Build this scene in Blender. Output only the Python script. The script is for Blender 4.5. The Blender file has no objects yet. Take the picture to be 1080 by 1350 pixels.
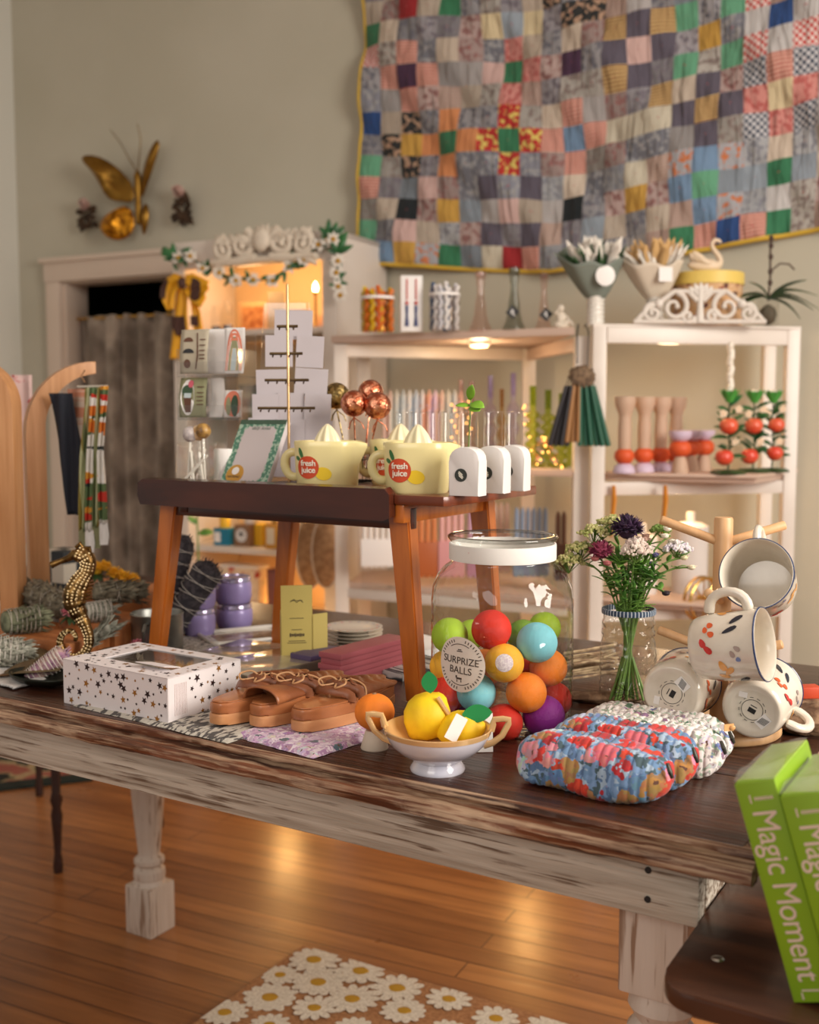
import bpy, bmesh, math, random
from mathutils import Vector as V, Matrix as MX, noise as NZ
random.seed(7)
SC = bpy.context.scene
COL = SC.collection
PI = math.pi
rad = math.radians
# ---------------------------------------------------------------- camera
FPX = 1450.0
CAMZ = 1.16
PITCH = math.atan(127 / FPX)
cam = bpy.data.cameras.new('camera')
cam.sensor_fit = 'HORIZONTAL'
cam.sensor_width = 36
cam.lens = FPX / 1080 * 36
cam.clip_start = 0.02
cam.dof.use_dof = True
cam.dof.focus_distance = 1.36
cam.dof.aperture_fstop = 5.6
camo = bpy.data.objects.new('camera', cam)
camo.location = (0, 0, CAMZ)
camo.rotation_euler = (PI / 2 - PITCH, 0, 0)
COL.objects.link(camo)
SC.camera = camo
# ---------------------------------------------------------------- world, lights, exposure
SC.view_settings.view_transform = 'Standard'
SC.view_settings.look = 'None'
SC.view_settings.gamma = 1
SC.view_settings.use_curve_mapping = False
SC.view_settings.exposure = 0.42
SC.cycles.transparent_max_bounces = 40
w = bpy.data.worlds.new('world')
SC.world = w
w.use_nodes = True
w.node_tree.nodes['Background'].inputs[0].default_value = (1.0, 0.93, 0.85, 1)
w.node_tree.nodes['Background'].inputs[1].default_value = 0.28


def area(name, loc, target, sx, sy, power, col):
    l = bpy.data.lights.new(name, 'AREA')
    l.shape = 'RECTANGLE'
    l.size = sx
    l.size_y = sy
    l.energy = power
    l.color = col
    o = bpy.data.objects.new(name, l)
    o.location = loc
    o.rotation_euler = (V(target) - V(loc)).to_track_quat('-Z', 'Y').to_euler()
    COL.objects.link(o)
    return o


def lamp(name, loc, power, col=(1, .62, .28), r=.03):
    l = bpy.data.lights.new(name, 'POINT')
    l.energy = power
    l.color = col
    l.shadow_soft_size = r
    o = bpy.data.objects.new(name, l)
    o.location = loc
    COL.objects.link(o)
    return o


area('daylight_shop_window', (2.3, 0.1, 1.95), (-0.1, 1.9, 0.85), 1.3, 1.5, 80, (1, .93, .84))
area('daylight_front_window', (-1.5, -1.2, 2.2), (0.0, 2.4, 0.9), 1.6, 1.2, 18, (1, .93, .86))

# ---------------------------------------------------------------- pixel geometry helpers (real positions worked out from the view)
_c, _s = math.cos(PITCH), math.sin(PITCH)
FW = V((0, _c, -_s)); UPV = V((0, _s, _c)); RT = V((1, 0, 0)); EYE = V((0, 0, CAMZ))


def ray(px, py):
    return FW + RT * ((px - 540) / FPX) + UPV * ((675 - py) / FPX)


def onz(px, py, z):
    d = ray(px, py)
    return EYE + d * ((z - CAMZ) / d.z)


def aty(px, py, y):
    d = ray(px, py)
    return EYE + d * (y / d.y)


def onpl(px, py, p, n):
    d = ray(px, py)
    n = V(n)
    return EYE + d * ((V(p) - EYE).dot(n) / d.dot(n))


WD = V((.8944, -.4472, 0)); WN = V((-.4472, -.8944, 0)); W0 = V((-.13, 4.0, 0)); WYAW = math.atan2(WD.y, WD.x)
TD = V((.8526, -.5225, 0)); TV = V((.5225, .8526, 0)); TYAW = math.atan2(TD.y, TD.x)
TZ = .76


def wallp(px, py, off=0.0):
    return onpl(px, py, W0 + WN * off, WN)


def T(px, py, z=TZ):
    return onz(px, py, z)


# ---------------------------------------------------------------- materials
def lin(c):
    return tuple((x / 12.92 if x <= .04045 else ((x + .055) / 1.055) ** 2.4) for x in c)


def rgb(r, g, b):
    return lin((r / 255, g / 255, b / 255)) + (1,)


def pm(name, c1, rough=.5, metal=0, c2=None, sc=20, detail=4, ramp=(.4, .6), stretch=(1, 1, 1), bump=0, bsc=60,
       bst=(1, 1, 1), coat=0, emit=None, es=0, sss=0, spec=.5, sheen=0, rot=(0, 0, 0), c3=None, alpha=1):
    m = bpy.data.materials.new(name)
    m.use_nodes = True
    nt = m.node_tree
    b = nt.nodes['Principled BSDF']
    b.inputs['Base Color'].default_value = c1
    b.inputs['Roughness'].default_value = rough
    b.inputs['Metallic'].default_value = metal
    b.inputs['Coat Weight'].default_value = coat
    b.inputs['Coat Roughness'].default_value = .1
    b.inputs['Specular IOR Level'].default_value = spec
    b.inputs['Sheen Weight'].default_value = sheen
    if sss:
        b.inputs['Subsurface Weight'].default_value = sss
        b.inputs['Subsurface Radius'].default_value = (.01, .006, .004)
        b.inputs['Subsurface Scale'].default_value = 1
    if emit:
        b.inputs['Emission Color'].default_value = emit
        b.inputs['Emission Strength'].default_value = es
    if alpha < 1:
        b.inputs['Alpha'].default_value = alpha
    if c2 or bump:
        tc = nt.nodes.new('ShaderNodeTexCoord')
    if c2:
        mp = nt.nodes.new('ShaderNodeMapping')
        mp.inputs['Scale'].default_value = stretch
        mp.inputs['Rotation'].default_value = rot
        nt.links.new(tc.outputs['Object'], mp.inputs[0])
        n = nt.nodes.new('ShaderNodeTexNoise')
        n.inputs['Scale'].default_value = sc
        n.inputs['Detail'].default_value = detail
        nt.links.new(mp.outputs[0], n.inputs['Vector'])
        r = nt.nodes.new('ShaderNodeValToRGB')
        r.color_ramp.elements[0].position = ramp[0]
        r.color_ramp.elements[0].color = c1
        r.color_ramp.elements[1].position = ramp[1]
        r.color_ramp.elements[1].color = c2
        if c3:
            e = r.color_ramp.elements.new((ramp[0] + ramp[1]) / 2)
            e.color = c3
        nt.links.new(n.outputs['Fac'], r.inputs[0])
        nt.links.new(r.outputs[0], b.inputs['Base Color'])
    if bump:
        mp2 = nt.nodes.new('ShaderNodeMapping')
        mp2.inputs['Scale'].default_value = bst
        nt.links.new(tc.outputs['Object'], mp2.inputs[0])
        n2 = nt.nodes.new('ShaderNodeTexNoise')
        n2.inputs['Scale'].default_value = bsc
        n2.inputs['Detail'].default_value = 4
        nt.links.new(mp2.outputs[0], n2.inputs['Vector'])
        bp = nt.nodes.new('ShaderNodeBump')
        bp.inputs['Strength'].default_value = bump
        bp.inputs['Distance'].default_value = .004
        nt.links.new(n2.outputs['Fac'], bp.inputs['Height'])
        nt.links.new(bp.outputs[0], b.inputs['Normal'])
    return m


def glassmat(name, tint=(.97, .98, .97, 1), edge=(.62, .64, .6, 1), gloss=1.0, rough=.02, wave=0, wsc=18):
    """thin clear wall: lets light through, mirrors at grazing angles, tints at its edges"""
    m = bpy.data.materials.new(name)
    m.use_nodes = True
    nt = m.node_tree
    nt.nodes.clear()
    out = nt.nodes.new('ShaderNodeOutputMaterial')
    tr = nt.nodes.new('ShaderNodeBsdfTransparent')
    gl = nt.nodes.new('ShaderNodeBsdfGlossy')
    gl.inputs['Roughness'].default_value = rough
    gl.inputs['Color'].default_value = (gloss, gloss, gloss, 1)
    mix = nt.nodes.new('ShaderNodeMixShader')
    fr = nt.nodes.new('ShaderNodeFresnel')
    geo = nt.nodes.new('ShaderNodeNewGeometry')
    mr = nt.nodes.new('ShaderNodeMapRange')
    mr.inputs[3].default_value = 1.5
    mr.inputs[4].default_value = 1 / 1.5
    nt.links.new(geo.outputs['Backfacing'], mr.inputs[0])
    nt.links.new(mr.outputs[0], fr.inputs['IOR'])
    lw = nt.nodes.new('ShaderNodeLayerWeight')
    lw.inputs['Blend'].default_value = .35
    cr = nt.nodes.new('ShaderNodeValToRGB')
    cr.color_ramp.elements[0].position = .55
    cr.color_ramp.elements[0].color = tint
    cr.color_ramp.elements[1].position = 1
    cr.color_ramp.elements[1].color = edge
    if wave:
        tc = nt.nodes.new('ShaderNodeTexCoord')
        n2 = nt.nodes.new('ShaderNodeTexNoise')
        n2.inputs['Scale'].default_value = wsc
        nt.links.new(tc.outputs['Object'], n2.inputs['Vector'])
        bp = nt.nodes.new('ShaderNodeBump')
        bp.inputs['Strength'].default_value = wave
        bp.inputs['Distance'].default_value = .01
        nt.links.new(n2.outputs['Fac'], bp.inputs['Height'])
        for nn in (gl, fr, lw):
            nt.links.new(bp.outputs[0], nn.inputs['Normal'])
    nt.links.new(lw.outputs['Facing'], cr.inputs[0])
    nt.links.new(cr.outputs[0], tr.inputs['Color'])
    nt.links.new(fr.outputs[0], mix.inputs[0])
    nt.links.new(tr.outputs[0], mix.inputs[1])
    nt.links.new(gl.outputs[0], mix.inputs[2])
    nt.links.new(mix.outputs[0], out.inputs['Surface'])
    return m


# ---------------------------------------------------------------- mesh builder
class MB:
    def __init__(self):
        self.bm = bmesh.new()
        self.mi = 0
        self.X = MX.Identity(4)

    def _v(self, p):
        return self.bm.verts.new(self.X @ V(p))

    def face(self, vs, smooth=None):
        try:
            f = self.bm.faces.new(vs)
            f.material_index = self.mi
            return f
        except ValueError:
            return None

    def poly(self, pts):
        return self.face([self._v(p) for p in pts])

    def box(self, c, s, bev=0, rz=0, M=None, seg=2):
        old = self.X
        if M is not None:
            self.X = self.X @ M
        self.X = self.X @ MX.Translation(V(c)) @ MX.Rotation(rz, 4, 'Z')
        hx, hy, hz = s[0] / 2, s[1] / 2, s[2] / 2
        vs = [self._v((x, y, z)) for x in (-hx, hx) for y in (-hy, hy) for z in (-hz, hz)]
        F = [(0, 1, 3, 2), (4, 6, 7, 5), (0, 4, 5, 1), (2, 3, 7, 6), (0, 2, 6, 4), (1, 5, 7, 3)]
        fs = [self.face([vs[i] for i in f]) for f in F]
        if bev:
            es = list({e for f in fs for e in f.edges})
            r = bmesh.ops.bevel(self.bm, geom=es, offset=bev, segments=seg, profile=.6, affect='EDGES')
            for f in r['faces']:
                f.material_index = self.mi
        self.X = old
        return self

    def lathe(self, prof, n=32, c=(0, 0, 0), M=None, close=False, sy=1.0):
        old = self.X
        self.X = self.X @ MX.Translation(V(c))
        if M is not None:
            self.X = self.X @ M
        rings = []
        for r, z in prof:
            if r < 1e-6:
                rings.append([self._v((0, 0, z))])
            else:
                rings.append([self._v((r * math.cos(2 * PI * i / n), sy * r * math.sin(2 * PI * i / n), z)) for i in range(n)])
        P = list(zip(rings[:-1], rings[1:]))
        if close:
            P.append((rings[-1], rings[0]))
        for a, b in P:
            for i in range(n):
                j = (i + 1) % n
                if len(a) == 1 and len(b) == 1:
                    break
                if len(a) == 1:
                    self.face([a[0], b[j], b[i]])
                elif len(b) == 1:
                    self.face([a[i], a[j], b[0]])
                else:
                    self.face([a[i], a[j], b[j], b[i]])
        self.X = old
        return self

    def cyl(self, p0, p1, r0, r1=None, n=16):
        return self.tube([p0, p1], [r0, r0 if r1 is None else r1], n)

    def tube(self, pts, r, n=8, closed=False, flat=1.0, cap=True):
        pts = [V(p) for p in pts]
        if not isinstance(r, (list, tuple)):
            r = [r] * len(pts)
        rings = []
        N = len(pts)
        prev = None
        for i, p in enumerate(pts):
            if closed:
                t = pts[(i + 1) % N] - pts[i - 1]
            else:
                t = pts[min(i + 1, N - 1)] - pts[max(i - 1, 0)]
            if t.length < 1e-9:
                t = V((0, 0, 1))
            t.normalize()
            if prev is None:
                a = V((0, 0, 1)) if abs(t.z) < .9 else V((1, 0, 0))
                u = t.cross(a).normalized()
            else:
                u = (prev - t * prev.dot(t))
                u = u.normalized() if u.length > 1e-6 else t.orthogonal().normalized()
            prev = u
            v = t.cross(u)
            rings.append([self._v(p + (u * math.cos(2 * PI * k / n) + v * math.sin(2 * PI * k / n) * flat) * r[i]) for k in range(n)])
        M_ = N if closed else N - 1
        for i in range(M_):
            a, b = rings[i], rings[(i + 1) % N]
            for k in range(n):
                self.face([a[k], a[(k + 1) % n], b[(k + 1) % n], b[k]])
        if not closed and cap:
            self.face(rings[0][::-1])
            self.face(rings[-1])
        return self

    def sph(self, c, r, n=16, m=10, M=None, f=None):
        if not isinstance(r, (list, tuple)):
            r = (r, r, r)
        old = self.X
        self.X = self.X @ MX.Translation(V(c))
        if M is not None:
            self.X = self.X @ M
        rings = []
        for j in range(m + 1):
            th = PI * j / m
            ring = []
            for i in range(n if 0 < j < m else 1):
                ph = 2 * PI * i / n
                d = V((math.sin(th) * math.cos(ph), math.sin(th) * math.sin(ph), math.cos(th)))
                k = f(d) if f else 1
                ring.append(self._v((d.x * r[0] * k, d.y * r[1] * k, d.z * r[2] * k)))
            rings.append(ring)
        for a, b in zip(rings[:-1], rings[1:]):
            for i in range(n):
                j = (i + 1) % n
                if len(a) == 1:
                    self.face([a[0], b[i], b[j]])
                elif len(b) == 1:
                    self.face([a[i], b[0], a[j]])
                else:
                    self.face([a[i], b[i], b[j], a[j]])
        self.X = old
        return self

    def prism(self, pts, z0, z1, M=None, bev=0):
        old = self.X
        if M is not None:
            self.X = self.X @ M
        a = [self._v((p[0], p[1], z0)) for p in pts]
        b = [self._v((p[0], p[1], z1)) for p in pts]
        n = len(pts)
        fs = [self.face(a[::-1]), self.face(b)]
        for i in range(n):
            fs.append(self.face([a[i], a[(i + 1) % n], b[(i + 1) % n], b[i]]))
        if bev:
            es = [e for e in {e for f in fs[:2] if f for e in f.edges}]
            r = bmesh.ops.bevel(self.bm, geom=es, offset=bev, segments=2, profile=.6, affect='EDGES')
            for f in r['faces']:
                f.material_index = self.mi
        self.X = old
        return self

    def grid(self, fn, nu, nv, flip=False):
        g = [[self._v(fn(i / nu, j / nv)) for j in range(nv + 1)] for i in range(nu + 1)]
        for i in range(nu):
            for j in range(nv):
                q = [g[i][j], g[i + 1][j], g[i + 1][j + 1], g[i][j + 1]]
                self.face(q[::-1] if flip else q)
        return self

    def leaf(self, base, d, up, L, W, bend=0, n=5):
        d = V(d).normalized()
        up = V(up)
        s = d.cross(up)
        s = s.normalized() if s.length > 1e-5 else d.orthogonal().normalized()
        up = s.cross(d).normalized()
        prev = None
        for i in range(n + 1):
            t = i / n
            c = V(base) + d * L * t * (1 - .15 * abs(bend) * t) - up * bend * L * t * t
            wd = W * .5 * math.sin(PI * min(1, t * .93 + .05)) ** .8
            row = [self._v(c - s * wd + up * wd * .3), self._v(c), self._v(c + s * wd + up * wd * .3)]
            if prev:
                self.face([prev[0], prev[1], row[1], row[0]])
                self.face([prev[1], prev[2], row[2], row[1]])
            prev = row
        return self

    def build(self, name, mats, parent=None, loc=None, rot=None, smooth=True, sub=0, solid=0, ang=40, recalc=True):
        if recalc:
            bmesh.ops.recalc_face_normals(self.bm, faces=self.bm.faces)
        me = bpy.data.meshes.new(name)
        self.bm.to_mesh(me)
        self.bm.free()
        if not isinstance(mats, (list, tuple)):
            mats = [mats]
        for m in mats:
            me.materials.append(m)
        o = bpy.data.objects.new(name, me)
        COL.objects.link(o)
        if parent is not None:
            o.parent = parent
        if loc is not None:
            o.location = loc
        if rot is not None:
            o.rotation_euler = rot
        if smooth:
            me.shade_smooth() if hasattr(me, 'shade_smooth') else None
            if ang < 180:
                me.set_sharp_from_angle(angle=rad(ang))
        if solid:
            md = o.modifiers.new('thickness', 'SOLIDIFY')
            md.thickness = solid
            md.offset = 0
        if sub:
            md = o.modifiers.new('smooth', 'SUBSURF')
            md.levels = sub
            md.render_levels = sub
        return o


def thing(name, label, cat, loc=(0, 0, 0), rz=0, group=None, rot=None):
    o = bpy.data.objects.new(name, None)
    o.empty_display_size = .02
    COL.objects.link(o)
    o.location = loc
    o.rotation_euler = rot if rot else (0, 0, rz)
    tag(o, label, cat, group)
    return o


def tag(o, label, cat, group=None, kind=None):
    o['label'] = label
    o['category'] = cat
    if group:
        o['group'] = group
    if kind:
        o['kind'] = kind
    return o


def struct(o):
    o['kind'] = 'structure'
    return o


def dup(root, loc=None, rz=None, label=None, group=None, rot=None, scale=None):
    def cp(o, par):
        c = o.copy()
        COL.objects.link(c)
        c.parent = par
        for ch in o.children:
            cp(ch, c)
        return c
    kids = list(root.children)
    r = root.copy()
    COL.objects.link(r)
    for k in kids:
        cp(k, r)
    if loc is not None:
        r.location = loc
    if rz is not None:
        r.rotation_euler = (0, 0, rz)
    if rot is not None:
        r.rotation_euler = rot
    if scale is not None:
        r.scale = scale
    if label:
        r['label'] = label
    if group:
        r['group'] = group
    return r


def setmat(root, frm, to):
    """give a copied thing its own colour"""
    for o in [root] + list(root.children_recursive):
        if o.type == 'MESH' and any(s.material == frm for s in o.material_slots):
            o.data = o.data.copy()
            for i, s in enumerate(o.data.materials):
                if s == frm:
                    o.data.materials[i] = to


def text(name, body, size, m, parent, M, depth=.0003, align='CENTER', shear=0, space=1, offset=0, sx=1):
    c = bpy.data.curves.new(name, 'FONT')
    c.body = body
    c.size = size
    c.align_x = align
    c.align_y = 'CENTER'
    c.extrude = depth
    c.shear = shear
    c.offset = offset
    c.space_character = space
    t = bpy.data.objects.new(name, c)
    COL.objects.link(t)
    dg = bpy.context.evaluated_depsgraph_get()
    me = bpy.data.meshes.new_from_object(t.evaluated_get(dg))
    bpy.data.objects.remove(t)
    bpy.data.curves.remove(c)
    me.materials.clear()
    me.materials.append(m)
    me.transform(M @ MX.Diagonal((sx, 1, 1, 1)))
    o = bpy.data.objects.new(name, me)
    COL.objects.link(o)
    o.parent = parent
    return o


def facing(loc, x, z):
    """matrix whose local x,y lie in a printed face: x = reading direction, local z = outward normal"""
    x = V(x).normalized()
    z = V(z).normalized()
    y = z.cross(x)
    M = MX((x, y, z)).transposed().to_4x4()
    M.translation = V(loc)
    return M


def circle(n, r, cx=0, cy=0, sx=1, sy=1):
    return [(cx + r * sx * math.cos(2 * PI * i / n), cy + r * sy * math.sin(2 * PI * i / n)) for i in range(n)]


def star(r, k=.42, n=5, cx=0, cy=0, a0=PI / 2):
    return [(cx + (r if i % 2 == 0 else r * k) * math.cos(a0 + PI * i / n), cy + (r if i % 2 == 0 else r * k) * math.sin(a0 + PI * i / n)) for i in range(2 * n)]


def rrect(w, h, r, n=5):
    p = []
    for cx, cy, a in ((w / 2 - r, h / 2 - r, 0), (-w / 2 + r, h / 2 - r, 90), (-w / 2 + r, -h / 2 + r, 180), (w / 2 - r, -h / 2 + r, 270)):
        for i in range(n + 1):
            t = rad(a + 90 * i / n)
            p.append((cx + r * math.cos(t), cy + r * math.sin(t)))
    return p


def RX(a):
    return MX.Rotation(a, 4, 'X')


def RY(a):
    return MX.Rotation(a, 4, 'Y')


def RZ(a):
    return MX.Rotation(a, 4, 'Z')


def TR(x, y, z):
    return MX.Translation(V((x, y, z)))


# shared materials
m_white = pm('white paint', rgb(222, 214, 204), .45, c2=rgb(205, 195, 184), sc=6, ramp=(.35, .8))
m_paper = pm('white paper', rgb(240, 236, 232), .6)
m_black = pm('black', rgb(25, 24, 26), .5)
m_glass = glassmat('clear glass')
m_acryl = glassmat('clear acrylic', tint=(.96, .96, .96, 1), edge=(.75, .75, .74, 1), rough=.05)
m_ceramic = pm('white ceramic', rgb(232, 226, 216), .18, coat=.5)
m_kraft = pm('kraft brown', rgb(150, 112, 78), .7)
m_oak = pm('honey oak', rgb(196, 140, 88), .45, c2=rgb(176, 118, 68), sc=9, stretch=(1, 14, 1), ramp=(.35, .7), bump=.1, bsc=30)
m_greenleaf = pm('leaf green', rgb(122, 164, 66), .5, c2=rgb(70, 116, 44), sc=30)
m_darkleaf = pm('dark leaf green', rgb(34, 62, 32), .45, c2=rgb(52, 84, 40), sc=30)
m_stem = pm('stem green', rgb(104, 138, 62), .5)
m_gold = pm('polished brass', rgb(206, 164, 92), .25, 1)
m_string = pm('grey twine', rgb(190, 182, 168), .8)
# ================================================================ ROOM SHELL
m_wall = pm('sage plaster wall', rgb(190, 185, 168), .8, c2=rgb(184, 179, 161), sc=1.5, bump=.05, bsc=80)
m_wall2 = pm('pale grey green wall', rgb(208, 206, 196), .8)
m_trim = pm('cream trim paint', rgb(216, 198, 182), .5)
m_dark = pm('hallway darkness', rgb(24, 40, 36), .8)  # darkness of the unlit room beyond the door, put into the colour


def floor_mat():
    m = bpy.data.materials.new('varnished fir boards')
    m.use_nodes = True
    nt = m.node_tree
    b = nt.nodes['Principled BSDF']
    tc = nt.nodes.new('ShaderNodeTexCoord')
    br = nt.nodes.new('ShaderNodeTexBrick')
    br.inputs['Scale'].default_value = 1
    br.inputs['Brick Width'].default_value = 2.6
    br.inputs['Row Height'].default_value = .07
    br.inputs['Mortar Size'].default_value = .0020
    br.inputs['Mortar Smooth'].default_value = .3
    br.offset = .37
    br.inputs['Color1'].default_value = rgb(170, 114, 64)
    br.inputs['Color2'].default_value = rgb(138, 88, 48)
    br.inputs['Mortar'].default_value = rgb(88, 48, 22)
    nt.links.new(tc.outputs['Object'], br.inputs['Vector'])
    mp = nt.nodes.new('ShaderNodeMapping')
    mp.inputs['Scale'].default_value = (1.2, 16, 1)
    nt.links.new(tc.outputs['Object'], mp.inputs[0])
    n = nt.nodes.new('ShaderNodeTexNoise')
    n.inputs['Scale'].default_value = 2.2
    n.inputs['Detail'].default_value = 7
    n.inputs['Distortion'].default_value = .8
    nt.links.new(mp.outputs[0], n.inputs['Vector'])
    r = nt.nodes.new('ShaderNodeValToRGB')
    r.color_ramp.elements[0].position = .3
    r.color_ramp.elements[0].color = (.62, .52, .45, 1)
    r.color_ramp.elements[1].position = .62
    r.color_ramp.elements[1].color = (1.1, 1.05, 1, 1)
    nt.links.new(n.outputs['Fac'], r.inputs[0])
    mx = nt.nodes.new('ShaderNodeMix')
    mx.data_type = 'RGBA'
    mx.blend_type = 'MULTIPLY'
    mx.inputs[0].default_value = .8
    nt.links.new(br.outputs['Color'], mx.inputs[6])
    nt.links.new(r.outputs[0], mx.inputs[7])
    nt.links.new(mx.outputs[2], b.inputs['Base Color'])
    n3 = nt.nodes.new('ShaderNodeTexNoise')
    n3.inputs['Scale'].default_value = 5
    n3.inputs['Detail'].default_value = 5
    nt.links.new(tc.outputs['Object'], n3.inputs['Vector'])
    mr = nt.nodes.new('ShaderNodeMapRange')
    mr.inputs[3].default_value = .2
    mr.inputs[4].default_value = .42
    nt.links.new(n3.outputs['Fac'], mr.inputs[0])
    nt.links.new(mr.outputs[0], b.inputs['Roughness'])
    bp = nt.nodes.new('ShaderNodeBump')
    bp.inputs['Strength'].default_value = .25
    bp.inputs['Distance'].default_value = .003
    inv = nt.nodes.new('ShaderNodeMath')
    inv.operation = 'SUBTRACT'
    nt.links.new(n.outputs['Fac'], inv.inputs[0])
    nt.links.new(br.outputs['Fac'], inv.inputs[1])
    nt.links.new(inv.outputs[0], bp.inputs['Height'])
    nt.links.new(bp.outputs[0], b.inputs['Normal'])
    return m


fb = MB()
fb.box((0, 0, -.02), (9, 9, .04))
struct(fb.build('floor', floor_mat(), loc=(0, 2.0, 0), rot=(0, 0, WYAW), smooth=False))


def wl(px):      # distance along the back wall from W0 for a pixel column
    p = wallp(px, 548)
    return (p - W0).dot(WD)


s_corner = wl(31)
s_d0, s_d1 = wl(88), wl(88) + .80
z_door = wallp(88, 368).z
CH = 3.0
wb = MB()     # local: x along the wall, y into the wall, z up
s_end = 2.4
for x0, x1, z0, z1 in ((s_corner - .1, s_d0, 0, CH), (s_d1, s_end, 0, CH), (s_d0, s_d1, z_door, CH)):
    wb.box(((x0 + x1) / 2, .06, (z0 + z1) / 2), (x1 - x0, .12, z1 - z0))
struct(wb.build('wall_back', m_wall, loc=W0, rot=(0, 0, WYAW), smooth=False))
wb = MB()
wb.box(((s_d0 + s_d1) / 2, .9, z_door / 2 + .1), (1.6, .04, z_door + .2))
wb.box((s_d0 - .3, .5, z_door / 2 + .1), (.04, .8, z_door + .2))
wb.box((s_d1 + .3, .5, z_door / 2 + .1), (.04, .8, z_door + .2))
wb.box(((s_d0 + s_d1) / 2, .5, z_door + .2), (1.6, .8, .04))
struct(wb.build('wall_hallway', m_dark, loc=W0, rot=(0, 0, WYAW), smooth=False))
wb = MB()
wb.box((s_corner - .06, -1.6, CH / 2), (.12, 3.2, CH))
struct(wb.build('wall_left', m_wall2, loc=W0, rot=(0, 0, WYAW), smooth=False))
wb = MB()
wb.box((0, 0, CH + .03), (7, 7, .06))
struct(wb.build('ceiling', m_paper, loc=(0, 2.6, 0), rot=(0, 0, WYAW), smooth=False))
# door casing: moulded trim and jamb
db = MB()
for sx in (s_d0 - .035, s_d1 + .035):
    db.box((sx, -.014, (z_door + .07) / 2), (.075, .03, z_door + .07), bev=.004)
db.box(((s_d0 + s_d1) / 2, -.017, z_door + .03), (s_d1 - s_d0 + .15, .036, .085), bev=.004)
db.box(((s_d0 + s_d1) / 2, -.024, z_door + .075), (s_d1 - s_d0 + .18, .05, .02), bev=.004)
db.box((s_d0 + .008, .06, z_door / 2), (.02, .13, z_door), bev=.002)
db.box((s_d1 - .008, .06, z_door / 2), (.02, .13, z_door), bev=.002)
db.box(((s_d0 + s_d1) / 2, .06, z_door - .008), (s_d1 - s_d0, .13, .02), bev=.002)
struct(db.build('door_1', m_trim, loc=W0, rot=(0, 0, WYAW)))
bb = MB()
bb.box(((s_d1 + .08 + s_end) / 2, -.012, .07), (s_end - s_d1 - .08, .024, .14), bev=.004)
struct(bb.build('baseboard_back', m_trim, loc=W0, rot=(0, 0, WYAW)))

# lace curtain in the doorway
def lace_mat():
    m = pm('grey lace', rgb(186, 172, 158), .9, c2=rgb(138, 126, 114), sc=10, detail=3, ramp=(.4, .62), stretch=(1, 1, .6))
    nt = m.node_tree
    b = nt.nodes['Principled BSDF']
    tc = nt.nodes.new('ShaderNodeTexCoord')
    v = nt.nodes.new('ShaderNodeTexVoronoi')
    v.inputs['Scale'].default_value = 11
    v.feature = 'DISTANCE_TO_EDGE'
    nt.links.new(tc.outputs['Object'], v.inputs['Vector'])
    r = nt.nodes.new('ShaderNodeValToRGB')
    r.color_ramp.elements[0].position = .05
    r.color_ramp.elements[0].color = (1, 1, 1, 1)
    r.color_ramp.elements[1].position = .16
    r.color_ramp.elements[1].color = (.88, .88, .88, 1)
    nt.links.new(v.outputs['Distance'], r.inputs[0])
    nt.links.new(r.outputs[0], b.inputs['Alpha'])
    return m


ct = thing('lace_curtain', 'grey lace curtain hanging in the white framed doorway', 'curtain', W0 + WD * (s_d0 + .05) + V((0, 0, 0)), WYAW)
cz = wallp(160, 409).z
cb = MB()
cw = .72


def cf(u, v):
    x = u * cw
    y = .055 + .03 * math.sin(u * 52 + .8 * math.sin(u * 17)) * (.5 + .5 * min(1, v * 6)) + .006 * math.sin(u * 90 + v * 4)
    return (x, y, cz - .012 - v * (cz - .1) + .004 * math.sin(u * 60) * (1 - v))


cb.grid(cf, 160, 30)
cb.build('curtain_panel', lace_mat(), ct, solid=.0015)
cb = MB()
cb.cyl((-.03, .055, cz - .02), (cw + .02, .055, cz - .02), .006, n=10)
cb.build('curtain_rod', m_gold, ct)

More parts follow.
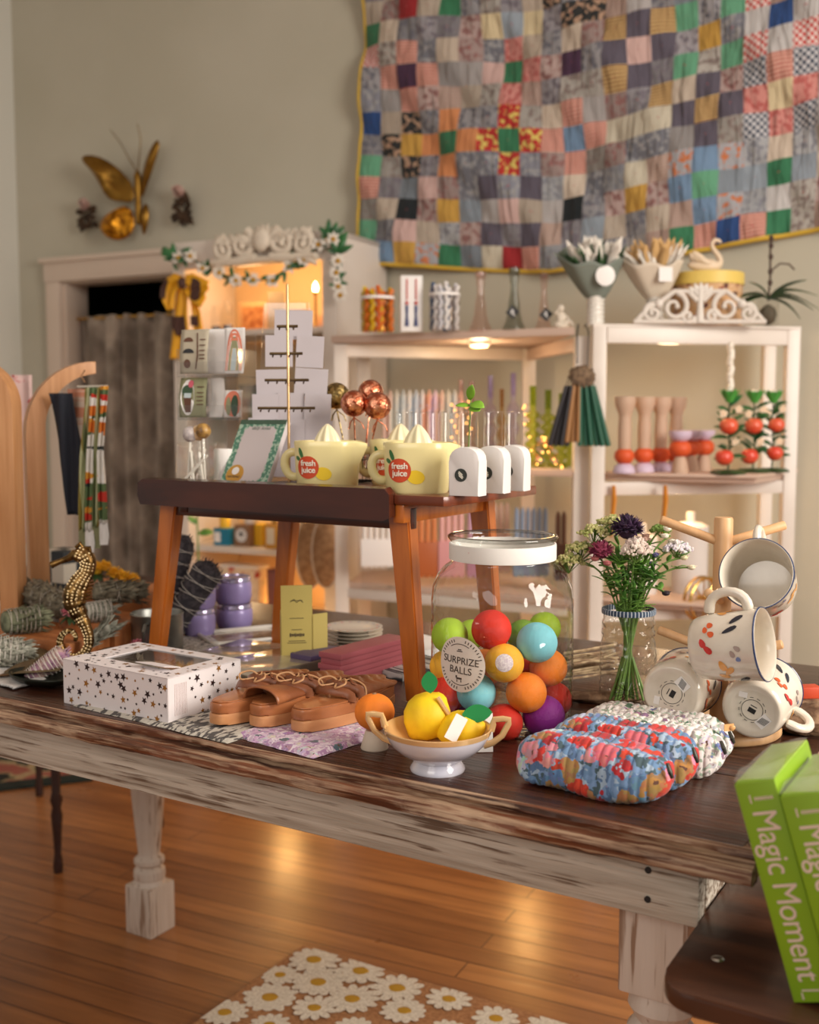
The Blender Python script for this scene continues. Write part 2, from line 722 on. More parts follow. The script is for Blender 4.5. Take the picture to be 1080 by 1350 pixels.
# ================================================================ QUILT
def quilt_mat():
    m = bpy.data.materials.new('patchwork cotton')
    m.use_nodes = True
    nt = m.node_tree
    b = nt.nodes['Principled BSDF']
    b.inputs['Roughness'].default_value = .85
    b.inputs['Sheen Weight'].default_value = .1
    ca = nt.nodes.new('ShaderNodeAttribute'); ca.attribute_name = 'patch'
    cb_ = nt.nodes.new('ShaderNodeAttribute'); cb_.attribute_name = 'second'
    pa = nt.nodes.new('ShaderNodeAttribute'); pa.attribute_name = 'kindp'
    uv = nt.nodes.new('ShaderNodeUVMap')
    # florals
    v = nt.nodes.new('ShaderNodeTexNoise'); v.inputs['Scale'].default_value = 3.6; v.inputs['Detail'].default_value = 2
    nt.links.new(uv.outputs[0], v.inputs['Vector'])
    fl = nt.nodes.new('ShaderNodeMath'); fl.operation = 'GREATER_THAN'; fl.inputs[1].default_value = .54
    nt.links.new(v.outputs['Fac'], fl.inputs[0])
    # gingham
    ck = nt.nodes.new('ShaderNodeTexChecker'); ck.inputs['Scale'].default_value = 7
    nt.links.new(uv.outputs[0], ck.inputs['Vector'])
    # stripes
    wv = nt.nodes.new('ShaderNodeTexWave'); wv.inputs['Scale'].default_value = 2.2; wv.bands_direction = 'Y'
    nt.links.new(uv.outputs[0], wv.inputs['Vector'])
    st = nt.nodes.new('ShaderNodeMath'); st.operation = 'GREATER_THAN'; st.inputs[1].default_value = .5
    nt.links.new(wv.outputs['Fac'], st.inputs[0])
    sep = nt.nodes.new('ShaderNodeSeparateColor')
    nt.links.new(pa.outputs['Color'], sep.inputs[0])
    acc = None
    for k, src in ((0, fl.outputs[0]), (1, ck.outputs['Fac']), (2, st.outputs[0])):
        mu = nt.nodes.new('ShaderNodeMath'); mu.operation = 'MULTIPLY'
        nt.links.new(sep.outputs[k], mu.inputs[0]); nt.links.new(src, mu.inputs[1])
        if acc is None:
            acc = mu.outputs[0]
        else:
            ad = nt.nodes.new('ShaderNodeMath'); ad.operation = 'ADD'
            nt.links.new(acc, ad.inputs[0]); nt.links.new(mu.outputs[0], ad.inputs[1]); acc = ad.outputs[0]
    mx = nt.nodes.new('ShaderNodeMix'); mx.data_type = 'RGBA'
    nt.links.new(acc, mx.inputs[0]); nt.links.new(ca.outputs['Color'], mx.inputs[6]); nt.links.new(cb_.outputs['Color'], mx.inputs[7])
    nt.links.new(mx.outputs[2], b.inputs['Base Color'])
    n2 = nt.nodes.new('ShaderNodeTexNoise'); n2.inputs['Scale'].default_value = 7; n2.inputs['Detail'].default_value = 3; n2.inputs['Distortion'].default_value = .6
    tcq = nt.nodes.new('ShaderNodeTexCoord'); mpq = nt.nodes.new('ShaderNodeMapping'); mpq.inputs['Rotation'].default_value = (0, .75, 0); mpq.inputs['Scale'].default_value = (5, 1, .9)
    nt.links.new(tcq.outputs['Object'], mpq.inputs[0]); nt.links.new(mpq.outputs[0], n2.inputs['Vector'])
    bp = nt.nodes.new('ShaderNodeBump'); bp.inputs['Strength'].default_value = 1; bp.inputs['Distance'].default_value = .022
    nt.links.new(n2.outputs['Fac'], bp.inputs['Height']); nt.links.new(bp.outputs[0], b.inputs['Normal'])
    return m


Q = .0708
q0 = (wallp(490, 200, .03) - W0).dot(WD)          # left edge along the wall
qr = wl(1200)
QN = int((qr - q0) / Q) + 1
QZT = 2.72
zb_px = [(470, 344), (505, 346), (600, 352), (730, 357), (830, 345), (940, 325), (1080, 300), (1250, 268)]
zb = [((wallp(a, b_, .03) - W0).dot(WD), wallp(a, b_, .03).z) for a, b_ in zb_px]


def qbottom(s):
    if s <= zb[0][0]:
        return zb[0][1]
    for (s0, z0), (s1, z1) in zip(zb[:-1], zb[1:]):
        if s <= s1:
            t = (s - s0) / (s1 - s0)
            return z0 + (z1 - z0) * t
    return zb[-1][1]


QM = 19      # rows
ztop0 = qbottom(q0) + QM * Q * 1.06


def qpos(c, r):          # c columns from left, r rows up from the bottom edge
    s = q0 + c * Q
    sag = qbottom(min(s, q0 + QN * Q))
    base = .6 * sag + .4 * qbottom(q0 + QN * Q * .5)
    k = r / QM
    z = sag * (1 - k) + base * k + r * Q * 1.06
    fold = .012 * math.sin(c * .8 + r * .55) + .006 * math.sin(c * 2.1 + r * 1.7 + .7 * math.sin(c * .5)) + .003 * math.sin(c * 4.4 + r * 3.6)
    fold = fold * 1.3 + .016 * math.sin(c * .62 - r * .62 + .8 * math.sin(r * .4)) + .006 * math.sin(c * 1.5 - r * 1.3)
    s -= .05 * (1 - k) * max(0, 1 - c / 6)
    return V((s, -.035 - .012 * math.sin(k * 3) - fold, z))


pal = [((150, 148, 152), (110, 110, 122), 'f'), ((164, 158, 150), (140, 124, 118), 'f'), ((128, 130, 142), (160, 160, 162), 'f'),
       ((176, 150, 144), (150, 100, 96), 'f'), ((198, 180, 160), (176, 150, 120), 'p'), ((146, 142, 148), (120, 112, 124), 'f'), ((160, 162, 166), (134, 136, 146), 'f'),
       ((136, 148, 160), (110, 120, 136), 'p'), ((190, 168, 150), (180, 140, 130), 's'), ((166, 160, 158), (130, 128, 134), 'p')]
special = {}
names = {'R': ((170, 24, 30), (120, 20, 26), 'p'), 'G': ((46, 128, 84), (40, 110, 74), 'p'), 'g': ((96, 170, 130), (80, 150, 110), 'p'),
         'P': ((74, 40, 72), (60, 30, 58), 'p'), 'K': ((20, 30, 36), (14, 20, 26), 'p'), 'Y': ((212, 160, 60), (196, 140, 50), 'p'),
         'k': ((216, 176, 168), (200, 150, 146), 'p'), 'r': ((222, 140, 130), (200, 96, 90), 'f'), 'B': ((30, 72, 140), (24, 60, 120), 'p'),
         'b': ((110, 144, 180), (96, 124, 160), 'p'), 'X': ((206, 40, 34), (232, 208, 96), 'f'), 'D': ((38, 40, 40), (190, 150, 120), 'f'),
         'O': ((232, 144, 84), (210, 120, 70), 'p'), 'C': ((226, 206, 160), (210, 190, 140), 'p'), 'S': ((204, 64, 56), (226, 206, 196), 's'),
         'h': ((220, 60, 56), (236, 218, 210), 'c'), 'H': ((60, 72, 92), (206, 206, 210), 'c'), 'V': ((92, 84, 100), (80, 72, 90), 'p'),
         's': ((226, 170, 150), (200, 110, 96), 's'), 'c': ((206, 196, 172), (190, 176, 150), 'p'), 'y': ((216, 180, 110), (150, 100, 60), 's'),
         'F': ((170, 170, 176), (214, 120, 70), 'f'), 'w': ((200, 196, 194), (176, 170, 172), 'p')}
hl = [(532, 15, 'R'), (597, 20, 'G'), (495, 48, 'G'), (495, 78, 'h'), (532, 78, 's'), (532, 103, 'P'), (505, 103, 's'), (558, 103, 's'), (532, 130, 's'),
      (492, 163, 'B'), (532, 190, 'Y'), (532, 163, 'D'), (508, 190, 'D'), (556, 190, 'D'), (532, 218, 'D'), (596, 190, 'G'), (596, 163, 'O'), (572, 190, 'O'), (620, 190, 'O'), (596, 220, 'O'),
      (672, 195, 'G'), (672, 165, 'X'), (648, 193, 'X'), (696, 195, 'X'), (672, 224, 'X'), (750, 190, 'b'), (724, 192, 's'), (776, 190, 's'), (750, 160, 's'), (750, 218, 's'),
      (532, 278, 'K'), (598, 281, 'Y'), (748, 283, 'K'), (645, 255, 'V'), (698, 255, 'V'), (645, 310, 'V'), (698, 310, 'V'), (672, 282, 'k'), (550, 333, 'Y'), (597, 333, 'G'), (672, 335, 'R'),
      (672, 105, 'G'), (648, 105, 'k'), (698, 105, 'r'), (672, 78, 'r'), (672, 132, 'r'), (753, 98, 'P'), (753, 8, 'Y'), (753, 35, 'D'), (728, 8, 'D'), (778, 8, 'D'), (700, 45, 'C'), (655, 45, 'C'),
      (838, 178, 'R'), (812, 56, 'y'), (870, 40, 'y'), (840, 50, 'V'), (812, 88, 'V'), (870, 75, 'V'), (840, 82, 'k'), (812, 115, 'y'), (870, 110, 'y'), (840, 115, 'V'),
      (902, 32, 'g'), (962, 15, 'g'), (932, 58, 'Y'), (902, 98, 'g'), (962, 82, 'g'), (932, 125, 'V'), (960, 145, 'V'), (900, 165, 'V'), (930, 155, 'y'), (928, 188, 'V'),
      (990, 12, 'h'), (1030, 22, 'B'), (995, 70, 'h'), (1065, 50, 'h'), (998, 100, 'H'), (1062, 82, 'H'), (1028, 128, 'C'), (996, 172, 'H'), (1062, 155, 'H'), (1028, 95, 's'), (994, 135, 'r'), (1060, 120, 'r'), (1028, 165, 'r'), (1030, 60, 'w'), (995, 40, 'w'), (1060, 15, 'w'),
      (835, 272, 'Y'), (928, 222, 'b'), (928, 252, 'g'), (928, 282, 'b'), (900, 258, 'b'), (958, 215, 'F'), (900, 230, 'F'), (958, 270, 'F'), (1026, 230, 'G'), (1024, 293, 'G'), (900, 318, 'G'), (962, 305, 'B'), (992, 300, 's'), (930, 312, 's'), (1026, 262, 'w'),
      (640, 333, 'c'), (575, 333, 'F'), (700, 337, 's'), (520, 333, 'b'), (495, 222, 'g'), (490, 250, 's'), (555, 250, 'k'), (545, 305, 'k'), (493, 305, 'g'), (840, 215, 'c'), (815, 170, 'c'), (865, 170, 'c'), (838, 150, 'c')]
cells = {}
for c in range(QN):
    for r in range(QM):
        cells[(c, r)] = None
for px, py, k in hl:
    p = wallp(px, py, .045)
    s = (p - W0).dot(WD)
    best = min(((c, r) for c in range(QN) for r in range(QM)), key=lambda cr: (qpos(cr[0] + .5, cr[1] + .5).x - s) ** 2 + (qpos(cr[0] + .5, cr[1] + .5).z - p.z) ** 2)
    cells[best] = k
def mute(c, k=.86):
    g = sum(c) / 3
    return rgb(*[(g + (x - g) * k) * .93 for x in c])


qb = bmesh.new()
SUB = 4
uvl = qb.loops.layers.uv.new('UVMap')
A1 = qb.loops.layers.float_color.new('patch')
A2 = qb.loops.layers.float_color.new('second')
A3 = qb.loops.layers.float_color.new('kindp')
gv = {}
for i in range(QN * SUB + 1):
    for j in range(QM * SUB + 1):
        c, r = i / SUB, j / SUB
        p = qpos(c, r)
        du = abs(c - round(c)); dv = abs(r - round(r))
        puff = .005 * min(1, min(du, dv) * 4)
        p.y -= puff
        gv[(i, j)] = qb.verts.new(p)
rq = random.Random(4)
for c in range(QN):
    for r in range(QM):
        k = cells[(c, r)]
        a, b_, t = names[k] if k else rq.choice(pal)
        if not k:
            j_ = rq.uniform(.85, 1.12)
            a = tuple(min(255, x * j_) for x in a)
        ou = rq.uniform(0, 50)
        for i in range(SUB):
            for j in range(SUB):
                I, J = c * SUB + i, r * SUB + j
                f = qb.faces.new([gv[(I, J)], gv[(I + 1, J)], gv[(I + 1, J + 1)], gv[(I, J + 1)]])
                for lp, (di, dj) in zip(f.loops, ((0, 0), (1, 0), (1, 1), (0, 1))):
                    lp[uvl].uv = (ou + (i + di) / SUB, (j + dj) / SUB + ou)
                    lp[A1] = mute(a); lp[A2] = mute(b_)
                    lp[A3] = (1 if t == 'f' else 0, 1 if t == 'c' else 0, 1 if t == 's' else 0, 1)
me = bpy.data.meshes.new('quilt_top')
qb.to_mesh(me); qb.free()
me.materials.append(quilt_mat())
me.shade_smooth()
qt = thing('patchwork_quilt', 'large patchwork quilt of small squares with yellow edging, hung on the back wall', 'quilt', W0, WYAW)
qo = bpy.data.objects.new('quilt_top', me); COL.objects.link(qo); qo.parent = qt
md = qo.modifiers.new('thickness', 'SOLIDIFY'); md.thickness = .008; md.offset = 1
md = qo.modifiers.new('smooth', 'SUBSURF'); md.levels = 1; md.render_levels = 1
m_yel = pm('yellow binding', rgb(206, 170, 60), .8)
eb = MB()
pts = [qpos(0, QM - i / 3) + V((-.004, 0, 0)) for i in range(QM * 3 + 1)]
pts += [qpos(i / 3, 0) + V((0, 0, -.004)) for i in range(1, QN * 3 + 1)]
eb.tube(pts, .0095, 8, flat=.8)
eb.build('binding', m_yel, qt)
m_thr = pm('red thread', rgb(176, 84, 84), .8)
tb = MB()
for c in range(QN):
    for r in range(QM):
        p = qpos(c + .5, r + .5) + V((0, -.0065, 0))
        a = rq.uniform(0, PI)
        d = V((math.cos(a), 0, math.sin(a))) * rq.uniform(.006, .011)
        tb.tube([p - d, p + V((0, -.006, 0)), p + d], .0016, 4)
tb.build('tie_threads', m_thr, qt)['kind'] = 'stuff'

# ================================================================ WALL DECOR: brass butterfly, flower bunches
m_brass = pm('aged brass', rgb(150, 112, 48), .38, 1, c2=rgb(110, 78, 34), sc=16, ramp=(.35, .7))
m_amber = pm('hammered gold', rgb(204, 140, 40), .28, 1, c2=rgb(120, 70, 20), sc=60, ramp=(.45, .6), bump=.8, bsc=80)
bc = wallp(182, 262, .05)
bt = thing('brass_butterfly', 'large brass butterfly with spread wings mounted on the wall above the doorway', 'wall ornament', bc, WYAW)
S = (bc.y / 1450)


def wing(name, pts, tilt, m, thick=.004, ridges=0):
    b = MB()
    cx = sum(p[0] for p in pts) / len(pts); cy = sum(p[1] for p in pts) / len(pts)
    n = len(pts)
    rings = []
    for k in (1, .8, .5, .2):
        rings.append([b._v(((cx + (p[0] - cx) * k) * S, -abs(p[0] * S) * tilt - .02 * (1 - k) - (.004 if k < .9 else 0), (cy + (p[1] - cy) * k) * S)) for p in pts])
    ce = b._v((cx * S, -abs(cx * S) * tilt - .02, cy * S))
    for a, c in zip(rings[:-1], rings[1:]):
        for i in range(n):
            b.face([a[i], a[(i + 1) % n], c[(i + 1) % n], c[i]])
    for i in range(n):
        b.face([rings[-1][i], rings[-1][(i + 1) % n], ce])
    o = b.build(name, m, bt, solid=thick, sub=1)
    return o


# outlines in picture-plane units around the body centre (x right, y up)
wing('forewing', [(-4, -8), (-20, -2), (-42, -2), (-50, 18), (-62, 38), (-75, 50), (-78, 57), (-68, 60), (-50, 56), (-30, 44), (-14, 28), (-4, 14)], .25, m_brass)
wing('hindwing', [(-6, -14), (-18, -6), (-32, -12), (-48, -20), (-56, -34), (-46, -48), (-28, -54), (-12, -48), (-4, -36)], .25, m_amber)
wing('forewing', [(6, -6), (14, 8), (24, 26), (34, 44), (44, 66), (36, 72), (24, 60), (12, 40), (5, 16)], .12, m_brass)
wing('hindwing', [(5, -10), (18, -4), (22, -20), (18, -36), (10, -52), (5, -40)], .15, m_brass)
b = MB()
b.lathe([(0, -34), (3.4, -32), (4.2, -20), (4.4, -6), (4.0, 6), (5.2, 12), (4.6, 22), (5.0, 28), (3, 34), (0, 36)], 16, M=MX.Diagonal((S, S, S, 1)))
b.build('body', m_brass, bt)
b = MB()
b.tube([(-.5 * S, 0, 34 * S), (-10 * S, -.01, 50 * S), (-22 * S, -.02, 72 * S), (-38 * S, -.02, 90 * S)], [.0022, .002, .0018, .0014], 6)
b.build('antenna', m_brass, bt)
b = MB()
b.tube([(1 * S, 0, 34 * S), (6 * S, -.01, 50 * S), (12 * S, -.02, 72 * S), (7 * S, -.02, 92 * S)], [.0022, .002, .0018, .0014], 6)
b.build('antenna', m_brass, bt)

m_dusk = pm('dusky pink petals', rgb(214, 186, 174), .7, c2=rgb(168, 128, 116), sc=40)
m_dryb = pm('dark dried leaves', rgb(52, 36, 24), .8, c2=rgb(80, 56, 34), sc=30)


def flower_bunch(px, py, label, s, seed):
    r_ = random.Random(seed)
    p = wallp(px, py, .03)
    t = thing('flower_bunch', label, 'flower ornament', p, WYAW)
    b = MB()
    for i in range(26):
        a = r_.uniform(0, 2 * PI)
        d = V((math.cos(a), -.6 - r_.random(), math.sin(a)))
        b.leaf(V((0, 0, s * .3)) + d * .004, d, (0, -1, .2), s * r_.uniform(.45, .7), s * .4, -.5)
    b.build('blossom', m_dusk, t, solid=.0008)
    b = MB()
    for i in range(22):
        a = r_.uniform(0, 2 * PI)
        c = V((math.cos(a) * s * .35, r_.uniform(-.015, .01), -s * .35 + math.sin(a) * s * .5))
        b.leaf(c, (r_.uniform(-1, 1), -.5, r_.uniform(-1, .3)), (0, -1, 0), s * .5, s * .3, .4)
        b.sph(c + V((0, -.01, 0)), s * .09, 8, 6)
    b.build('leaves', m_dryb, t, solid=.0008)


flower_bunch(118, 278, 'small dried flower bunch on the wall left of the brass butterfly', .075, 1)
flower_bunch(243, 264, 'small dried flower bunch on the wall right of the brass butterfly', .082, 2)
# ================================================================ MAIN TABLE
def worn_mat(name, base, chips, streak, rough=.35, cov=(.5, .6), sx=.7, scl=14, up=False):
    m = bpy.data.materials.new(name)
    m.use_nodes = True
    nt = m.node_tree
    b = nt.nodes['Principled BSDF']
    tc = nt.nodes.new('ShaderNodeTexCoord')
    mp = nt.nodes.new('ShaderNodeMapping')
    mp.inputs['Scale'].default_value = (26, 26, sx) if up else (sx, 26, 26)
    nt.links.new(tc.outputs['Object'], mp.inputs[0])

    def noise(s, d, dist=0):
        n = nt.nodes.new('ShaderNodeTexNoise')
        n.inputs['Scale'].default_value = s
        n.inputs['Detail'].default_value = d
        n.inputs['Distortion'].default_value = dist
        nt.links.new(mp.outputs[0], n.inputs['Vector'])
        return n

    def ramp(src, p0, c0, p1, c1):
        r = nt.nodes.new('ShaderNodeValToRGB')
        r.color_ramp.elements[0].position = p0; r.color_ramp.elements[0].color = c0
        r.color_ramp.elements[1].position = p1; r.color_ramp.elements[1].color = c1
        nt.links.new(src, r.inputs[0])
        return r
    n1 = noise(scl * .5, 6, .5)
    n2 = noise(scl, 9, .3)
    bl = nt.nodes.new('ShaderNodeTexNoise'); bl.inputs['Scale'].default_value = 5; bl.inputs['Detail'].default_value = 5
    mb_ = nt.nodes.new('ShaderNodeMapping'); mb_.inputs['Scale'].default_value = (1, 1, 1) if not up else (2, 2, .6)
    nt.links.new(tc.outputs['Object'], mb_.inputs[0]); nt.links.new(mb_.outputs[0], bl.inputs['Vector'])
    av = nt.nodes.new('ShaderNodeMix'); av.inputs[0].default_value = .42
    nt.links.new(n2.outputs['Fac'], av.inputs[2]); nt.links.new(bl.outputs['Fac'], av.inputs[3])
    r1 = ramp(n1.outputs['Fac'], .35, base, .65, streak)
    r2 = ramp(av.outputs[0], cov[0], (0, 0, 0, 1), cov[1], (1, 1, 1, 1))
    mx = nt.nodes.new('ShaderNodeMix'); mx.data_type = 'RGBA'
    nt.links.new(r2.outputs[0], mx.inputs[0])
    nt.links.new(r1.outputs[0], mx.inputs[6])
    mx.inputs[7].default_value = chips
    nt.links.new(mx.outputs[2], b.inputs['Base Color'])
    b.inputs['Roughness'].default_value = rough
    bp = nt.nodes.new('ShaderNodeBump')
    bp.inputs['Strength'].default_value = .5
    bp.inputs['Distance'].default_value = .003
    nt.links.new(n2.outputs['Fac'], bp.inputs['Height'])
    nt.links.new(bp.outputs[0], b.inputs['Normal'])
    return m


m_top = worn_mat('dark worn table top', rgb(44, 27, 21), rgb(120, 96, 80), rgb(76, 43, 28), .26, (.60, .68), .9, 8)
m_edge = worn_mat('splintered table edge', rgb(66, 40, 28), rgb(180, 150, 122), rgb(124, 72, 44), .6, (.47, .60), 1.1, 8)
m_apron = worn_mat('chipped white paint', rgb(208, 196, 180), rgb(112, 90, 72), rgb(168, 154, 138), .6, (.53, .60), 1.2, 8)
m_legp = worn_mat('cream painted leg', rgb(214, 198, 184), rgb(150, 120, 98), rgb(204, 186, 170), .55, (.545, .60), 1.4, 5, True)
PO = T(977, 1119)
PO.z = 0
TL, TW = 1.62, .82
tb_ = thing('farmhouse_table', 'long worn farmhouse table, dark top with peeling white apron and turned legs', 'table', PO, TYAW)
r_ = random.Random(3)
# three boards, each with splintered front profile
for k in range(4):
    y0 = k * TW / 4 + (.0 if k == 0 else .0008)
    y1 = (k + 1) * TW / 4 - .0008
    b = MB()
    if k:
        b.box((-TL / 2, (y0 + y1) / 2, TZ - .014), (TL, y1 - y0, .028), bev=.0015)
    else:
        b.box((-TL / 2, (y0 + y1) / 2 + .004, TZ - .014), (TL, y1 - y0 - .008, .028), bev=.0015)
    b.build('top_board', m_top, tb_)
# moulded, chipped edge running along the front and the right end
prof = [(0, -.001), (-.002, -.006), (.003, -.011), (-.002, -.014), (-.010, -.016), (-.014, -.021), (-.013, -.029), (-.006, -.033), (.012, -.033), (.012, -.001)]
b = MB()
n = 320
rings = []
for i in range(n + 1):
    x = -TL + (TL + .013) * i / n
    ring = []
    for j, (py_, pz_) in enumerate(prof):
        k = 1 if j < 8 else 0
        nz = NZ.noise(V((x * 14, j * 3.1, 0))) * .0035 + NZ.noise(V((x * 60, j * 1.7, 4))) * .0018
        ring.append(b._v((x, py_ + nz * k, TZ + pz_ + (NZ.noise(V((x * 30, j * 2.3, 9))) * .0018 * k if j > 0 else 0))))
    rings.append(ring)
for a, c in zip(rings[:-1], rings[1:]):
    for j in range(len(prof)):
        b.face([a[j], a[(j + 1) % len(prof)], c[(j + 1) % len(prof)], c[j]])
b.face(rings[0]); b.face(rings[-1][::-1])
b.build('front_moulding', m_edge, tb_, ang=50)
b = MB()
rings = []
n = 120
for i in range(n + 1):
    y = .011 + (TW - .014) * i / n
    rings.append([b._v((-(py_ + NZ.noise(V((y * 20, j * 3.1, 3))) * .004 * (j < 8)), y, TZ + pz_)) for j, (py_, pz_) in enumerate(prof)])
for a, c in zip(rings[:-1], rings[1:]):
    for j in range(len(prof)):
        b.face([a[j], a[(j + 1) % len(prof)], c[(j + 1) % len(prof)], c[j]])
b.face(rings[0]); b.face(rings[-1][::-1])
b.build('end_moulding', m_edge, tb_, ang=50)
AZ0, AZ1 = TZ - .098, TZ - .028
for (cx, cy, sx, sy) in ((-TL / 2, .035, TL - .09, .024), (-TL / 2, TW - .04, TL - .09, .024)):
    b = MB()
    b.box((cx, cy, (AZ0 + AZ1) / 2), (sx, sy, AZ1 - AZ0), bev=.002)
    b.build('apron', m_apron, tb_)
for cx in (-.06, -TL + .06):
    b = MB()
    b.box((cx, TW / 2, (AZ0 + AZ1) / 2), (.024, TW - .12, AZ1 - AZ0), bev=.002)
    b.build('apron', m_apron, tb_)
b = MB()
for z in (.046, .076):
    b.cyl((-.096, .0215, TZ - z - .004), (-.096, .026, TZ - z - .004), .0034, n=10)
b.build('screw_holes', m_black, tb_)['kind'] = 'stuff'
leg = MB()
leg.box((0, 0, TZ - .03 - .085), (.074, .074, .17), bev=.004)
zt = TZ - .2
leg.lathe([(0, zt + .01), (.030, zt + .005), (.034, zt - .01), (.036, zt - .02), (.030, zt - .03), (.027, zt - .036), (.036, zt - .046), (.039, zt - .058),
           (.036, zt - .07), (.027, zt - .078), (.031, zt - .09), (.038, zt - .13), (.040, zt - .18), (.037, zt - .24), (.032, zt - .30), (.027, zt - .35),
           (.024, zt - .38), (.026, zt - .385), (.034, zt - .392), (.034, zt - .40), (.026, zt - .408), (.035, zt - .417), (.036, zt - .43), (.033, zt - .44), (.027, zt - .446), (.034, .112), (0, .11)], 32)
leg.box((0, 0, .056), (.078, .078, .112), bev=.005)
leg.lathe([(.03, .10), (.038, .108), (.034, .122), (.028, .13)], 32)
lg = leg.build('leg', m_legp, tb_, loc=(-.100, .088, 0))
for x, y in ((-1.5, .737), (-1.5, .088), (-.100, .737)):
    c = lg.copy(); COL.objects.link(c); c.location = (x, y, 0)

# ================================================================ RISER (small folding side table standing on the big one)
m_maho = pm('dark mahogany', rgb(54, 24, 16), .25, c2=rgb(84, 38, 22), sc=5, stretch=(1, 12, 4), ramp=(.35, .75), coat=.3)
m_amberw = pm('amber varnished wood', rgb(206, 116, 44), .25, c2=rgb(166, 86, 30), sc=6, stretch=(8, 8, 1), ramp=(.35, .7), coat=.5)
m_redw = pm('red brown wood', rgb(132, 64, 34), .3, c2=rgb(98, 44, 24), sc=5, stretch=(1, 12, 4), ramp=(.35, .7), coat=.3)
RZ_ = 1.053
RC = onz(590, 655, RZ_); RC.z = 0
RL, RW = .55, .285


def R(px, v, z=RZ_):
    """point on the riser top: pixel column px, distance v behind the front edge"""
    k = (px - 540) / FPX / _c if False else None
    # solve u so that the point projects to column px
    d = ray(px, 600)
    q = d.x / d.y
    X0, Y0 = RC.x + TV.x * v, RC.y + TV.y * v
    u = (X0 - q * Y0) / (TD.x + q * -TD.y * 1.0)
    # X0-TD.x*u = q*(Y0-TD.y*u)  ->  u = (X0-q*Y0)/(TD.x-q*TD.y)
    u = (X0 - q * Y0) / (TD.x - q * TD.y)
    return V((X0 - TD.x * u, Y0 - TD.y * u, z))


rs = thing('folding_tray_table', 'small dark wooden folding tray table raised on the farmhouse table, splayed amber legs', 'side table', (RC.x, RC.y, TZ), TYAW)
H = RZ_ - TZ
b = MB()
b.prism([(-RL, .004), (-.085, .004), (-.085, RW), (-RL, RW)], H - .014, H, bev=.003)
b.build('tabletop', m_redw, rs)
b = MB()
b.prism([(-.083, .0), (-.006, .0), (0, .008), (0, RW - .008), (-.006, RW), (-.083, RW)], H - .014, H, bev=.003)
b.build('drop_leaf', m_redw, rs)
b = MB()     # deep dark front board, cut at a slant at its right end
b.prism([(-RL, 0), (-.085, 0), (-.085, -.006), (-RL, -.006)], 0, 0.001)
b.bm.clear()
pts = [(-RL - .004, H + .004), (-RL + .005, H + .010), (-.092, H + .010), (-.084, H + .002), (-.084, H - .030), (-.095, H - .034), (-RL, H - .030), (-RL - .006, H - .016)]
a_ = [b._v((x, .004, z)) for x, z in pts]
c_ = [b._v((x, -.012, z - .002)) for x, z in pts]
b.face(a_); b.face(c_[::-1])
for i in range(len(pts)):
    b.face([a_[i], a_[(i + 1) % len(pts)], c_[(i + 1) % len(pts)], c_[i]])
b.build('front_board', m_maho, rs, solid=0)
b = MB()
b.box((-RL - .012, .05, H - .012), (.03, .02, .010), bev=.002)
b.box((-RL - .012, .22, H - .012), (.03, .02, .010), bev=.002)
b.build('end_slats', m_maho, rs)
b = MB()
b.box((-.305, .03, H - .035), (.47, .016, .03), bev=.002)
b.build('rail', m_maho, rs)
b = MB()
b.box((-.08, RW / 2, H - .027), (.018, RW - .01, .026), bev=.003)
b.build('rail', m_amberw, rs)
b = MB()
b.box((-.49, RW / 2, H - .03), (.018, RW - .04, .03), bev=.003)
b.build('rail', m_maho, rs)
for (u0, u1, v) in ((.517, .563, .03), (.09, .065, .03), (.451, .482, .25), (.081, .055, .25)):
    b = MB()
    top, bot = V((-u0, v, H - .014)), V((-u1, v - (.0 if v < .1 else 0), .0))
    hw, hd = .0155, .0115
    vs = []
    for p, k in ((bot, .82), (top, 1.1)):
        vs.append([b._v((p.x + sx * hw * k, p.y + sy * hd * k, p.z)) for sx, sy in ((-1, -1), (1, -1), (1, 1), (-1, 1))])
    fs = [b.face(vs[0][::-1]), b.face(vs[1])] + [b.face([vs[0][i], vs[0][(i + 1) % 4], vs[1][(i + 1) % 4], vs[1][i]]) for i in range(4)]
    bmesh.ops.bevel(b.bm, geom=list({e for f in fs for e in f.edges}), offset=.002, segments=2, affect='EDGES')
    b.build('leg', m_amberw, rs)

# ================================================================ WOODEN BENCH at lower right
m_bench = pm('dark stained bench wood', rgb(54, 33, 25), .28, c2=rgb(96, 58, 38), sc=5, stretch=(1, 6, 1), ramp=(.4, .75), bump=.1, bsc=40)
BZ = .67
bc0 = onz(862, 1300, BZ); bc0.z = 0
bn = thing('wooden_bench', 'dark brown wooden bench with rounded corner tucked beside the farmhouse table', 'bench', bc0, rad(-30.5))
b = MB()
out = []
w_, d_ = .42, .30
r0 = .035
for cx, cy, a0 in ((w_ - r0, d_ - r0, 0), (r0, d_ - r0, 90), (r0, r0, 180), (w_ - r0, r0, 270)):
    for i in range(9):
        t = rad(a0 + 90 * i / 8)
        out.append((cx + r0 * math.cos(t), cy + r0 * math.sin(t)))
b.prism(out, BZ - .018, BZ, bev=.004)
b.build('seat_board', m_bench, bn)
for x, y in ((.07, .04), (.37, .04), (.09, .26), (.37, .26)):
    b = MB()
    b.box((x, y, (BZ - .018) / 2), (.036, .036, BZ - .018), bev=.003)
    b.build('leg', m_bench, bn)
b = MB()
b.box((.22, .04, BZ - .05), (.28, .02, .06), bev=.002)
b.build('rail', m_bench, bn)
m_steel = pm('grey steel', rgb(170, 168, 162), .3, 1)
b = MB()
b.sph((.035, .075, BZ + .0005), (.006, .006, .0018), 12, 6)
b.build('screw_head', m_steel, bn)

